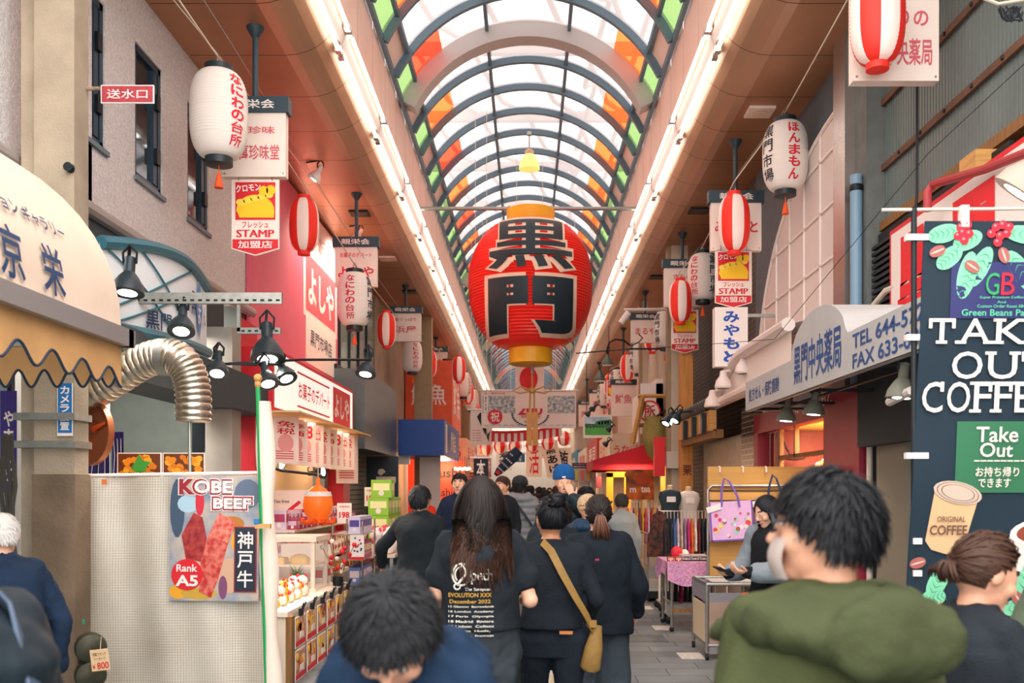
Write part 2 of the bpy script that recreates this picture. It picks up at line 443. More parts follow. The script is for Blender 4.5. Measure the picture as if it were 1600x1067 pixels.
# steelwork over the vault, seen through the frosted panes
TR = mat('rusty_steelwork', '8d8582', .7)
for i in range(16):
    y = 10.7 + i * 3.09; b = MB()
    b.bb((-2.3, y, 9.3), (2.3, y + .14, 9.5), TR)
    for s_ in range(4): b.tube([(-2 + s_, y + .07, 9.4), (-1.5 + s_, y + 1.5, 9.05)], .05, TR, 6); b.tube([(-1.5 + s_, y + 1.5, 9.05), (-1 + s_, y + 3, 9.4)], .05, TR, 6)
    for sx in (1.0, 1.7): b.tube([(sx, y, 8.7), (sx + .3, y + 1.5, 9.4), (sx, y + 3, 8.7)], .05, TR, 6)
    o = struct(b.build('ceiling_truss'))

# fluorescent fittings along both fascias
TUBE = mat('lit_fluorescent_tube', 'fff6ea', .4, emit=3.5)
def fitting(sg):
    t = thing('fluorescent_fitting', 'twin fluorescent tube fitting on the %s fascia, one of a continuous row' % ('left' if sg < 0 else 'right'), 'light fitting', group='twin tube fittings on the %s fascia' % ('left' if sg < 0 else 'right'))
    for x, z in ((1.95, 6.15), (1.86, 6.39)):
        b = MB(); b.tube([(sg * x, .04, z), (sg * x, 2.36, z)], .022, TUBE, 8); b.build('tube', t)
    b = MB(); b.add([(sg * x, y_, z) for y_ in (0, 2.4) for x, z in ((1.935, 6.23), (1.90, 6.34), (1.925, 6.36), (1.97, 6.25))], [(0, 1, 2, 3), (7, 6, 5, 4), (0, 4, 5, 1), (1, 5, 6, 2), (2, 6, 7, 3), (3, 7, 4, 0)], WHITE); b.build('housing', t)
    for y in (.05, 2.35):
        for x, z in ((1.955, 6.155), (1.865, 6.39)): b = MB(); b.box((sg * x, y, z), (.06, .09, .06), CHROME); b.build('socket', t)
    return t
for sg in (-1, 1):
    t = fitting(sg)
    for i in range(22): dup(t, (0, 5.1 + 2.45 * i, 0), first=(i == 0))
# vents and downlights in the soffit
for px, py, nm in ((562, 332, 'v'), (606, 403, 'd'), (640, 455, 'v'), (1187, 173, 'd'), (1092, 328, 'v'), (1027, 432, 'v')):
    Y = F * 4.38 / (CY - py); x = (px - CX) / F * Y
    b = MB(); b.box((x, Y, ZS - .015), (.30, .30, .03), CREAM if nm == 'd' else DARKM)
    if nm == 'v':
        for q in range(5): b.box((x, Y - .11 + .055 * q, ZS - .034), (.26, .03, .01), mat('vent_slat', '6b5b4d', .5, metal=.5))
    else: b.lathe([(.09, -.012), (.08, 0), (.05, .004)], 16, mat('frosted_lamp', 'f0d8b8', .4), Matrix.Translation((x, Y, ZS - .04)))
    side = 'left' if x < 0 else 'right'
    tag(b.build('ceiling_vent' if nm == 'v' else 'ceiling_speaker'), '%s set in the %s soffit, %s' % ('dark slatted vent' if nm == 'v' else 'pale square plate', side, {562: 'beside the second board pole', 606: 'past the second hanging board', 640: 'at the third board pole', 1187: 'above the near white lantern', 1092: 'before the third board pole', 1027: 'at the fourth board pole'}[px]), 'vent' if nm == 'v' else 'ceiling plate')
# pendant lamp under the vault
o = P(827, 250, 18.3); t = thing('pendant_lamp', 'yellow green glass pendant lamp hanging from the crown of the vault', 'lamp', o)
b = MB(); b.tube([o + V((0, 0, .5)), o + V((0, 0, .17))], .015, STEEL, 8); b.lathe([(.05, .0), (.05, .06)], 12, STEEL, Matrix.Translation(o + V((0, 0, .47)))); b.build('stem', t)
b = MB(); b.lathe([(.05, .2), (.09, .17), (.085, .1)], 16, mat('beige_cap', 'c3a184', .4), Matrix.Translation(o)); b.build('cap', t)
b = MB(); b.lathe([(.085, .1), (.15, .02), (.19, -.1), (.2, -.18), (.12, -.2)], 20, mat('lime_glass', 'dfe07a', .4, emit=.35), Matrix.Translation(o)); b.build('lamp_shade', t)

# street columns
def column(x, y, w_, d_, z1, m, lab):
    b = MB(); b.bb((x - w_ / 2, y, 0), (x + w_ / 2, y + d_, z1), m); o = struct(b.build('column')); return o
# near left pier, with bands
t = struct(bpy.data.objects.new('column_pier', None)); COL.objects.link(t)
b = MB(); b.bb((-3.19, 6.2, 1.72), (-2.93, 6.4, 7), CONC); b.bb((-3.30, 6.25, 0), (-3.21, 6.4, 7), CONC); b.bb((-3.21, 6.3, 0), (-3.19, 6.38, 7), GAP); b.build('shaft', t)
b = MB(); b.bb((-3.2, 6.19, 0), (-2.92, 6.41, 1.72), mat('brown_pier_base', '7d6a56', .8, var=.2, vs=3, bump=.2)); b.build('base', t)
for z in (1.89, 2.07): b = MB(); b.bb((-3.31, 6.17, z), (-2.915, 6.42, z + .045), STEEL); b.build('band', t)
TANC = mat('tan_painted_column', '9c8566', .6, var=.06)
for px0, px1, X in ((640, 663, -2.62), (718, 728, -2.62), (1036, 1062, 2.72), (1000, 1008, 2.72)):
    xa = (px0 if X < 0 else px1) - CX
    Y = F * abs(X) / abs(((px1 if X < 0 else px1) - CX)); w_ = (px1 - px0) / F * Y
    b = MB(); b.bb((X - w_ / 2, Y, 0), (X + w_ / 2, Y + .25, 6.0), TANC if X < 0 else mat('pale_tan_column', 'c2b29b', .6, var=.05)); b.bb((X - w_ / 2 - .07, Y + .02, 0), (X - w_ / 2, Y + .23, 6.0), TANC); struct(b.build('column'))
# ================================================================ lanterns, hanging boards, banners
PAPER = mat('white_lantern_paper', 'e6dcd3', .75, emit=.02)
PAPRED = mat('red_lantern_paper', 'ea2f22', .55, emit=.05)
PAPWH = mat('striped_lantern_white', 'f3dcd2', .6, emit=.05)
BLKRING = mat('black_lantern_ring', '1f2b30', .45)
TXRED = mat('brush_red', 'd51f35', .6)
TXBLK = mat('brush_black', '1b242c', .6)
TAS = mat('orange_tassel', 'ef5a2a', .8)

def rprof(z, h, R, rc, e=3.0):
    t = min(1, abs(z) / h); return rc + (R - rc) * max(0, 1 - t ** e) ** .55
def lantern_white():
    t = thing('white_lantern', 'white paper lantern', 'lantern')
    h, R, rc = .38, .25, .115; b = MB(); n = 60
    pr = [(rprof(-h + 2 * h * j / n, h, R, rc) - (.004 if j % 2 else 0), -h + 2 * h * j / n) for j in range(n + 1)]
    b.lathe(pr, 36, PAPER)
    for k, (tx, m) in enumerate((('なにわの台所', TXRED), ('黒門市場', TXBLK), ('ほんまもん', TXRED))):
        a0 = -PI / 2 + (0, 1.4, 2.7)[k]
        def fn(p, a0=a0):
            r = rprof(p.y, h, R, rc) + .003; a = a0 + p.x / R; return V((r * math.cos(a), r * math.sin(a), p.y))
        b.text(tx, m, None, .135 if len(tx) > 4 else .16, .64, 0, 0, .028, True, 0, False, fn, .03)
    b.build('paper_body', t)
    b = MB(); b.lathe([(.115, h - .02), (.125, h - .01), (.125, h + .05), (.1, h + .055)], 24, BLKRING); b.build('top_ring', t)
    b = MB(); b.lathe([(.1, -h - .065), (.12, -h - .06), (.12, -h + .01), (.11, -h + .02)], 24, BLKRING); b.build('bottom_ring', t)
    b = MB(); b.tube([(0, 0, h + .05), (.03, 0, h + .10), (0, 0, h + .15), (-.02, 0, h + .11), (0, 0, h + .07)], .006, CHROME, 6); b.build('hook', t)
    b = MB(); b.tube([(0, 0, -h - .06), (0, 0, -h - .14)], .005, TAS, 6); b.lathe([(.012, -h - .13), (.02, -h - .16), (.04, -h - .26), (.02, -h - .262)], 12, TAS); b.build('tassel', t)
    return t
def lantern_striped():
    t = thing('striped_lantern', 'red and white striped lantern', 'lantern')
    h, R, rc = .335, .19, .075; b = MB(); n = 48
    pr = [(rprof(-h + 2 * h * j / n, h, R, rc, 2.8) - (.003 if j % 2 else 0), -h + 2 * h * j / n) for j in range(n + 1)]
    b.lathe(pr, 40, None, a0=-PI / 2 - PI / 8, mats=lambda k, j: PAPWH if (k // 5) % 2 == 0 else PAPRED)
    b.build('paper_body', t)
    b = MB(); b.lathe([(.075, h - .01), (.08, h), (.08, h + .045), (.06, h + .05)], 20, PAPRED); b.build('top_ring', t)
    b = MB(); b.lathe([(.06, -h - .05), (.08, -h - .045), (.08, -h), (.07, -h + .01)], 20, PAPRED); b.build('bottom_ring', t)
    b = MB(); b.tube([(0, 0, h + .04), (.02, 0, h + .09), (0, 0, h + .13), (-.02, 0, h + .09), (0, 0, h + .05)], .005, CHROME, 6); b.build('hook', t)
    return t
LW, LS = lantern_white(), lantern_striped(); fw = [True]; fs_ = [True]
def hang(kind, px, py, X, rot, label, group):
    Y = F * X / (px - CX) if py < 550 else 3.25 * F / (CY - py)
    p = P(px, py, Y)
    f = fw if kind == 'w' else fs_; o = dup(LW if kind == 'w' else LS, p, rot, label, group, first=f[0]); f[0] = False
    return p
D = math.radians
LP = []; RP_ = []
gl, gr = 'lanterns along the left side', 'lanterns along the right side'
for k, px, py, r, lb in (('w', 342, 180, 57, 'large white paper lantern with red characters nearest the camera at left'),
    ('s', 475, 352, 8, 'red and white striped lantern beside the hanging yellow and red sign at left'),
    ('w', 554, 468, -5, 'white paper lantern before the pink sweet shop board at left'),
    ('s', 604, 515, 4, 'striped lantern over the dark metal shop fascia'),
    ('w', 644, 557, 28, 'white paper lantern in front of the tan column at left'),
    ('s', 671, 568, 2, 'small striped lantern just past the tan column at left'),
    ('w', 698, 585, 30, 'small white paper lantern over the blue box sign'),
    ('s', 717, 577, 10, 'small striped lantern beside the white one over the blue box sign'),
    ('w', 724, 601, 60, 'tiny white paper lantern far along the left row'),
    ('s', 732, 614, 6, 'tiny striped lantern far along the left row'),
    ('w', 737, 625, 60, 'tiny white paper lantern left of the anniversary banner'),
    ('s', 743, 641, 6, 'tiny striped lantern, farthest of the left row')):
    LP.append(hang(k, px, py, {342: -2.72, 554: -2.48, 644: -2.38}.get(px, -2.85), D(r), lb, gl))
for k, px, py, r, lb in (('s', 1371, 26, 10, 'large striped lantern before the pharmacy board, nearest at right'),
    ('w', 1227, 245, -146, 'large white paper lantern beside the white panelled screen at right'),
    ('s', 1147, 349, 4, 'striped lantern before the second hanging board at right'),
    ('w', 1098, 433, -45, 'white paper lantern left of the yellow and red sign at right'),
    ('s', 1063, 471, 2, 'striped lantern before the third hanging board at right'),
    ('w', 1040, 515, -138, 'white paper lantern over the cream street column at right'),
    ('s', 1019, 527, 8, 'striped lantern left of the cream street column'),
    ('w', 999, 560, -145, 'white paper lantern by the dark curled lamp bracket'),
    ('s', 980, 574, 2, 'striped lantern under the dark curled lamp bracket'),
    ('w', 966, 597, -140, 'small white paper lantern above the far yellow and red sign'),
    ('s', 953, 602, 6, 'small striped lantern far along the right row'),
    ('w', 944, 617, -140, 'small white paper lantern far along the right row'),
    ('s', 935, 628, 6, 'tiny striped lantern far along the right row'),
    ('w', 927, 640, -140, 'tiny white paper lantern above the horse field picture')):
    RP_.append(hang(k, px, py, {1371: 2.48, 1147: 2.48, 1063: 2.5}.get(px, 2.87), D(r), lb, gr))
def wire(name, pts, lab, r=.006, m=ROPE):
    b = MB(); b.tube(pts, r, m, 5); return tag(b.build(name), lab, 'wire')
for pts, X, nm in ((LP, -2.85, 'left'), (RP_, 2.87, 'right')):
    top = [V((X, 1.5, 5.75))] + [p + V((0, 0, .5)) for p in pts]
    wire('lantern_rope', top, 'pale rope carrying the lanterns on the %s side' % nm, .008)
    wire('lantern_wire', [p + V((.09, .1, .16)) for p in top], 'thin upper wire running above the %s lantern rope' % nm, .004, STEEL)
wire('cable', [(-2.95, 2, 6.0), (-2.9, 5.6, 5.5), (-2.85, 8.85, 5.62), (-2.6, 14, 5.4)], 'thin slack cable in front of the left lanterns', .005)

# boards hung under the soffit
def hangboard(px, py, Y, wd, ht, lines, head='親栄会', lab='', polex=None, mirror=False):
    """px,py: centre of the white board"""
    c = P(px, py, Y); t = thing('hanging_board', lab, 'sign board', c, group=None)
    M = FC(c + V((0, -.05, 0)))
    b = MB(); b.box(c, (wd, .10, ht), CREAM)
    for tx, x, y, w_, h_, m in lines: b.text(tx, m, M, w_ * wd, h_ * ht, x * wd, y * ht, .02)
    for sx in (-1, 1): b.disc(sx * (wd / 2 - .025), -ht / 2 + .03, .008, STEEL, M, .006, 10)
    b.build('panel', t)
    hw = wd + .06; hc = c + V((0, -.005, ht / 2 + .075))
    b = MB(); b.box(hc, (hw, .14, .15), SLATE); b.text(head, WHITE, FC(hc + V((0, -.07, 0))), hw * .62, .085, 0, 0, .02); b.build('header', t)
    x = c.x if polex is None else polex
    b = MB(); zt = hc.z + .07; b.tube([(x, Y, zt), (x, Y, ZS)], .028, SLATE, 12); b.lathe([(.03, -.10), (.08, -.02), (.085, 0)], 16, SLATE, Matrix.Translation((x, Y, ZS))); b.build('pole', t)
    return t
hangboard(399, 229, 9.1, .60, .60, (('珍味', .12, .23, .42, .12, PINKTX), ('黒萬珍味堂', 0, -.12, .80, .24, PINKTX)), lab='white hanging board with pink characters behind the nearest left lantern')
hangboard(557, 418, 14.2, .62, .58, (('お菓子のデパート', 0, .3, .75, .13, RED), ('よしや', 0, -.13, .85, .28, RED)), lab='white hanging board with bold red characters over the pink sweet shop')
hangboard(634, 512, 20.6, .66, .6, (('鉄てっぱり', 0, .28, .7, .12, PINKTX), ('浜屋', 0, -.08, .7, .26, PINKTX)), lab='white hanging board with faded red characters by the tan column')
hangboard(681, 572, 27.6, .66, .8, (('丸食', 0, .1, .7, .3, PINKTX),), lab='white hanging board half hidden behind small lanterns at left')
hangboard(1396, 61, 7.1, .63, .66, (('くすりの', .0, .20, .75, .20, PINKTX), ('黒門中央薬局', 0, -.18, .84, .30, PINKTX)), lab='white pharmacy board with faded red characters at upper right')
hangboard(1149, 356, 12.05, .63, .60, (('みやもと', 0, 0, .85, .25, RED),), lab='white hanging board behind a striped lantern at right')
hangboard(1066, 450, 16.4, .63, .66, (('きもの', 0, .28, .5, .12, PINKTX), ('井上', 0, -.15, .7, .3, PINKTX)), lab='white hanging board third along the right side')
hangboard(1008, 518, 21.2, .63, .5, (('まるや', 0, 0, .7, .3, PINKTX),), lab='white hanging board fourth along the right side')
for px, py, Y, tx, nm in ((974, 632, 26, '鮮魚', 'fifth'), (936, 640, 33, '寿司', 'sixth'), (917, 655, 38, '果物', 'seventh')):
    hangboard(px, py - 6, Y, .66, .85, ((tx, 0, .05, .7, .3, PINKTX),), lab='small far hanging board, %s along the right side' % nm)

def stamp(c, wd, ht, lab):
    """yellow and red member shop sign; the face on it is left as a plain yellow field"""
    t = thing('member_shop_sign', lab, 'sign', c, group='yellow and red member shop signs')
    M = FC(c); a, h = wd / 2, ht / 2; b = MB()
    b.prism([(-a, -h * .82), (0, -h), (a, -h * .82), (a, h), (-a, h)], .02, CREAM, M)
    b.rect(-a * .84, -h * .06, a * .84, h * .93, RED, M, .003)
    pts = [(-a * .72, h * .1)] + [(a * .8 * math.cos(PI - PI * k / 14), h * .18 + h * .42 * math.sin(PI - PI * k / 14)) for k in range(15)] + [(a * .78, h * .0), (-a * .66, h * .0)]
    b.flat(pts, YEL, M, .005)
    for k in range(5): b.disc(a * (-.62 + .3 * k), h * (.40 + .05 * k), a * .19, mat('pale_yellow', 'f2d548', .5), M, .007, 12, h * .09)
    b.disc(a * .35, h * .70, a * .2, YEL, M, .008, 14, h * .13); b.disc(a * .66, h * .72, a * .2, YEL, M, .008, 14, h * .13)
    b.text('クロモン', WHITE, M @ Matrix.Rotation(.09, 4, 'Z'), a * 1.05, h * .2, -a * .18, h * .79, .03, z=.01)
    b.text('フレッシュ', RED, M, a * 1.1, h * .17, 0, -h * .19, .016); [b.text('STAMP', RED, M, a * 1.56, h * .2, a * q, -h * .42, .0, z=.004 + .0004 * i) for i, q in enumerate((-.02, .0, .02))]
    b.flat([(-a * .96, -h * .80), (0, -h * .97), (a * .96, -h * .80), (a * .96, -h * .57), (-a * .96, -h * .57)], RED, M, .003)
    b.text('加盟店', WHITE, M, a * 1.45, h * .2, 0, -h * .71, .025, z=.007)
    b.build('panel', t)
    for sx in (-1, 1): b = MB(); b.tube([c + V((sx * a * .7, .01, h - .02)), c + V((sx * a * .7, -.015, h + .03)), c + V((sx * a * .7, .01, h + .07))], .006, STEEL, 6); b.build('hook', t)
    return t
stamp(P(399, 340, 9.08), .45, .72, 'yellow and red member sign under the nearest left hanging board')
stamp(P(1146, 436, 12.0), .46, .72, 'yellow and red member sign above the blue lettered vertical sign')
stamp(P(1070, 518, 16.3), .46, .74, 'yellow and red member sign under the third right hanging board')
stamp(P(962, 617, 26), .5, .8, 'small far yellow and red member sign behind the right lanterns')

# the giant lantern
GY = 16.8; g0 = P(829, 447, GY); gh, gR, grc = 1.10, 1.09, .40
t = thing('giant_lantern', 'giant round red lantern with huge black characters hanging mid street', 'lantern', g0)
b = MB(); n = 88
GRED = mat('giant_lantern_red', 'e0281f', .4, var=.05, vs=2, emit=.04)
def gp(z): return rprof(z, gh, gR, grc, 2.15)
pr = []
for j in range(n + 1):
    z = -gh + 2 * gh * j / n; pr.append((gp(z) - (.022 if j % 2 else 0), z))
b.lathe(pr, 72, GRED, Matrix.Translation(g0)); b.build('paper_body', t, smooth=50)
OUTL = mat('pale_outline', 'e8c9b2', .6)
BIGBLK = mat('giant_black_ink', '1d2f38', .55)
def gfn(off):
    def f(p):
        r = gp(p.y) + off; return g0 + V((p.x, -math.sqrt(max(.01, r * r - p.x * p.x)), p.y))
    return f
for nm, m, off, bold in (('character_outline', OUTL, .008, .11), ('character', BIGBLK, .016, .085)):
    b = MB()
    ex = .12 if nm == 'character_outline' else 0
    b.text('黒', m, None, 1.42 + ex, .90 + ex, 0, .53, bold - .04, False, 0, False, gfn(off), .05)
    b.text('門', m, None, 1.42 + ex, .88 + ex, 0, -.50, bold - .015, False, 0, False, gfn(off), .05)
    b.build(nm, t)
GOLD = mat('yellow_lantern_ring', 'e8ad22', .45, var=.05)
b = MB(); b.lathe([(.40, gh - .05), (.42, gh - .02), (.42, gh + .22), (.36, gh + .22), (.36, gh - .04)], 40, GOLD, Matrix.Translation(g0)); b.build('top_ring', t)
b = MB(); b.lathe([(.34, -gh - .28), (.38, -gh - .26), (.38, -gh + .03), (.30, -gh + .03)], 40, GOLD, Matrix.Translation(g0)); b.build('bottom_ring', t)
zr = P(0, 326, GY).z
for x in (-.37, .37): b = MB(); b.box(g0 + V((x, 0, zr - g0.z - .02)), (.05, .05, .14), STEEL); b.build('clamp', t)
b = MB(); b.tube([(-1.895, GY, zr), (1.895, GY, zr)], .035, mat('grey_pipe', '93948f', .4, metal=.6), 10); tag(b.build('lantern_rod'), 'horizontal steel pipe spanning the vault above the giant lantern', 'pipe')
o = g0 + V((.03, -.02, -gh - .28)); t = thing('rope_pull', 'tied brown rope with two wooden clappers under the giant lantern', 'rope pull', o - V((0, 0, 1.2)))
b = MB(); b.tube([o, o - V((0, 0, .15))], .03, STEEL, 8); b.build('shackle', t)
b = MB(); b.tube([o - V((0, 0, .12)), o - V((.0, 0, .45))], .018, HEMP, 8)
b.tube([o + V((-.03, 0, -.4)), o + V((-.05, 0, -.85))], .016, HEMP, 8); b.tube([o + V((.03, 0, -.4)), o + V((.04, 0, -.85))], .016, HEMP, 8)
b.ell(o - V((0, .02, .45)), (.06, .05, .05), HEMP)
for s_ in (-1, 1): b.tube([o + V((s_ * .04, -.02, -.45)), o + V((s_ * .2, -.03, -.38)), o + V((s_ * .34, -.02, -.45)), o + V((s_ * .22, -.02, -.5)), o + V((s_ * .05, -.02, -.47))], .014, HEMP, 6)
b.build('rope', t)
for s_ in (-1, 1): b = MB(); b.box(o + V((s_ * .052, 0, -1.12)), (.095, .1, .58), mat('clapper_wood', 'b57b2e', .5, var=.1)); b.build('clapper', t)

# flag, banners and posters strung across the street
FLAGW = mat('white_flag_cloth', 'efe0d6', .8)
def banner(name, label, cat, px0, py0, px1, py1, Y, m, rod=True, sway=.02, tilt=0.):
    """cloth hung from a rod; returns (thing, MB, frame, w, h)"""
    a, c = P(px0, py0, Y), P(px1, py1, Y); w_, h_ = c.x - a.x, a.z - c.z; o = V(((a.x + c.x) / 2, Y, (a.z + c.z) / 2))
    t = thing(name, label, cat, o, 0); b = MB(); M = FC(o) @ Matrix.Rotation(tilt, 4, 'Z')
    nx, ny = 14, 8
    for zz in (0, .004): b.surf(lambda u, v: M @ V(((u - .5) * w_, (v - .5) * h_, -.003 - zz + sway * math.sin(u * 9) * (1 - v))), nx, ny, m)
    if rod: r = MB(); r.tube([M @ V((-w_ / 2 - .06, h_ / 2, 0)), M @ V((w_ / 2 + .06, h_ / 2, 0))], .018, WHITE, 8); r.build('rod', t)
    for sx in (-1, 1):
        q = M @ V((sx * (w_ / 2 - .03), h_ / 2, 0)); r = MB(); r.tube([q, (q.x, q.y, vp(q.x, 0, -.06)[2] if abs(q.x) < 1.85 else ZS)], .005, ROPE, 5); r.build('cord', t)
    return t, b, M, w_, h_
t, b, M, w_, h_ = banner('hinomaru_flag', 'white flag with a red disc hanging below the giant lantern', 'flag', 805, 566, 850, 638, 19.5, FLAGW, sway=0)
b.disc(-.02, .13, .185, RED, M, .003, 32, .24); b.build('cloth', t)
t, b, M, w_, h_ = banner('anniversary_banner', 'wide white banner with old street photographs and a red round seal', 'banner', 752, 610, 900, 669, 22.5, mat('banner_white', 'eee2da', .7), sway=0)
PHO = mat('blue_grey_photo', '6f8590', .7, hx2='d9dcd8', vs=14)
b.rect(-w_ * .49, -h_ * .1, -w_ * .14, h_ * .36, PHO, M, .003); b.rect(w_ * .2, -h_ * .1, w_ * .49, h_ * .36, PHO, M, .003)
b.rect(-w_ * .475, -h_ * .08, -w_ * .43, h_ * .36, WHITE, M, .004); b.text('黒門市場', BLACK, M, .05, .34, -w_ * .452, h_ * .15, .01, True, .006)
b.disc(-w_ * .355, -h_ * .2, h_ * .2, RED, M, .006, 28); b.text('祝', WHITE, M, h_ * .24, h_ * .26, -w_ * .355, -h_ * .2, .02, z=.009)
b.text('200', TXRED, M, w_ * .26, h_ * .26, .04, -h_ * .02, .03, z=.006); b.text('周年黒門市場', PINKTX, M, w_ * .2, h_ * .07, .04, -h_ * .2, .01)
for k in range(20):
    a = PI + PI * k / 20; b.box(M @ V((.04 + w_ * .19 * math.cos(a), -h_ * .12 + h_ * .32 * math.sin(a), .004)), (.05, .008, .03), NAVYTX)
b.text('WELCOME', NAVYTX, M, w_ * .13, h_ * .07, .04, -h_ * .33, .01)
b.text('祝・黒門市場', PINKTX, M, w_ * .22, h_ * .06, -w_ * .36, h_ * .42, .01)
WAVE = mat('pale_blue_wave', 'a9c0cc', .7)
for k in range(14): b.disc(-w_ * .45 + w_ * .069 * k, -h_ * .42, .06, WAVE, M, .003, 10, .012)
b.build('cloth', t)
t, b, M, w_, h_ = banner('fish_print_banner', 'white banner with a black tuna print left of the anniversary banner', 'banner', 735, 640, 769, 695, 24, FLAGW, sway=0)
FISH = [(-.05, .42), (.1, .4), (.2, .2), (.22, 0), (.3, -.2), (.45, -.08), (.36, -.25), (.34, -.42), (.24, -.27), (.1, -.1), (-.05, .1), (-.2, .3)]
b.flat([(x * w_, y * h_) for x, y in FISH], BLACK, M, .004)
for k in range(5): b.rect(-.4 * w_, (-.1 - .07 * k) * h_, (-.05 + .02 * k) * w_, (-.085 - .07 * k) * h_, PINKTX, M)
b.build('cloth', t)
# red and white festoon
t = thing('festoon', 'red and white striped festoon strung below the anniversary banner', 'bunting', P(823, 680, 23.5)); b = MB()
for k in range(22):
    xa = 768 + 5 * k; dy = -14 * ((xa - 768) / 110) ** 2 + 4 * (xa - 768) / 110
    b.add([P(xa, 677 + dy, 23.5), P(xa + 5, 677 + dy, 23.5), P(xa + 5, 690 + dy, 23.5), P(xa, 690 + dy, 23.5)], [(0, 1, 2, 3)], RED if k % 2 == 0 else WHITE)
    b.add([P(xa, 673 + dy, 23.49), P(xa + 5, 673 + dy, 23.49), P(xa + 5, 677 + dy, 23.49), P(xa, 677 + dy, 23.49)], [(0, 1, 2, 3)], RED)
b.build('cloth', t)
# round small lanterns on a string across the street
ROUNDL = thing('round_lantern', 'small round lantern', 'lantern')
b = MB(); b.lathe([(.05, -.2), (.14, -.15), (.19, 0), (.14, .15), (.05, .2)], 24, None, mats=lambda k, j: PAPWH if (k // 3) % 2 else PAPRED); b.build('paper_body', ROUNDL)
for i, (px, py) in enumerate(((760, 700), (782, 697), (805, 697), (832, 695), (857, 692), (882, 685))):
    dup(ROUNDL, P(px, py, 26), 0, 'small round red and white lantern on the string across the far street', 'small round lanterns strung across', first=(i == 0))
wire('string', [P(740, 700, 26), P(782, 691, 26), P(832, 690, 26), P(900, 676, 26)], 'thin string carrying the small round lanterns across the street', .006)
# far banners
for px0, py0, px1, py1, Y, hx, tx, tc, lb, tilt in (
    (740, 715, 763, 748, 17, '2b2b33', '本', WHITE, 'black cloth banner with one large white character', 0),
    (822, 697, 847, 745, 28, 'efe0d4', '活', TXRED, 'white hanging banner with one red character', 0),
    (850, 690, 876, 745, 27, 'e9d8ca', '黒あげ', BLACK, 'tilted white banner with brushed black characters', .2),
    (866, 700, 893, 735, 29, 'e6d3c4', '鮪', BLACK, 'white far banner behind the tilted one', 0),
    (775, 700, 800, 735, 30, 'dfe3e4', '寿司', TXBLK, 'pale far banner with black characters at centre', .0),
    (745, 690, 770, 712, 30, 'e9cfc4', '鮮魚', TXRED, 'pale pink far banner with red characters', 0),
    (796, 708, 820, 722, 26, '2f6ea3', 'さかな', WHITE, 'blue far banner with white characters', 0),
    (838, 705, 866, 716, 31, 'efe5da', 'kurama', TXRED, 'long white far sign with red letters', 0)):
    t, b, M, w_, h_ = banner('hanging_banner', lb, 'banner', px0, py0, px1, py1, Y, mat('cloth_' + hx, hx, .8), rod=True, sway=.0, tilt=tilt)
    b.text(tx, tc, M, w_ * .6, h_ * .8 if len(tx) < 4 else h_ * .4, 0, 0, .03, vert=(len(tx) in (2, 3) and h_ > w_), z=.005); b.build('cloth', t)
# navy carp streamer, tilted
o = P(793, 722, 24); t = thing('carp_streamer', 'tilted navy streamer with white pattern and a red square', 'streamer', o); b = MB(); M = FC(o) @ Matrix.Rotation(-.75, 4, 'Z')
b.loft([(-.45, .05, .03, 0), (-.3, .1, .06, 0), (.2, .16, .09, 0), (.42, .12, .08, 0)], mat('navy_cloth', '2d4560', .8), lambda p: M @ V((p.x, p.z, p.y)), 16)
for k in range(14): b.disc(-.08 + .055 * (k % 4), -.25 + .15 * (k // 4), .022, WHITE, M, .1, 8)
b.rect(-.05, -.4, .06, -.3, RED, M, .08); b.build('cloth', t)
# ================================================================ left side
# near cream awning with a rounded end, on the left wall
FAB = mat('cream_awning_fabric', 'd8c2ae', .75, var=.05, vs=3)
FAB2 = mat('tan_awning_fabric', 'cf9f68', .8, var=.12, vs=3)
AL = mat('pale_aluminium', 'b5b8ba', .35, metal=.7)
ax = -2.14; ayf = 5.10                                  # street edge, far end of the awning
t = thing('rounded_awning', 'large cream rounded awning with blue lettering at the left edge', 'awning', (-3.4, 4.4, 2.2))
b = MB()
def awn(u, v):      # u along the street, v from the street edge up and over to the wall
    y = 2.3 + (ayf - 2.3) * u; a = PI / 2 * v
    return V((ax - 1.45 * (1 - math.cos(a)) ** 1.0 - .02, y, 2.46 + 1.12 * math.sin(a) ** .95))
b.surf(awn, 12, 14, FAB)
n = 14; pts = [awn(1, j / n) for j in range(n + 1)] + [V((-3.6, ayf, 2.46))]
b.add(pts, [tuple(range(len(pts)))], FAB)
b.build('canopy', t, smooth=40)
b = MB(); b.bb((ax - .03, 2.3, 2.38), (ax + .03, ayf + .06, 2.47), AL); b.bb((-3.5, ayf - .02, 2.38), (ax + .03, ayf + .04, 2.47), AL); b.build('rail', t)
b = MB(); nn = 152
EDGE = mat('navy_piping', '23364a', .7)
def scal(k): return 2.21 + .045 * math.cos(k / nn * 2 * PI * 9.5)
vs = []
for k in range(nn + 1):
    y = 2.3 + (ayf - 2.3) * k / nn; vs += [(ax - .02, y, 2.39), (ax - .02, y, scal(k))]
b.add(vs, [(2 * k, 2 * k + 1, 2 * k + 3, 2 * k + 2) for k in range(nn)], FAB2)
vs = []
for k in range(nn + 1):
    x = ax - .02 - 1.3 * k / nn; vs += [(x, ayf, 2.39), (x, ayf, scal(k))]
b.add(vs, [(2 * k, 2 * k + 1, 2 * k + 3, 2 * k + 2)[::-1] for k in range(nn)], FAB2)
b.tube([(ax - .02, 2.3 + (ayf - 2.3) * k / nn, scal(k)) for k in range(nn + 1)], .007, EDGE, 5)
b.tube([(ax - .02 - 1.3 * k / nn, ayf, scal(k)) for k in range(nn + 1)], .007, EDGE, 5)
b.build('scalloped_valance', t)
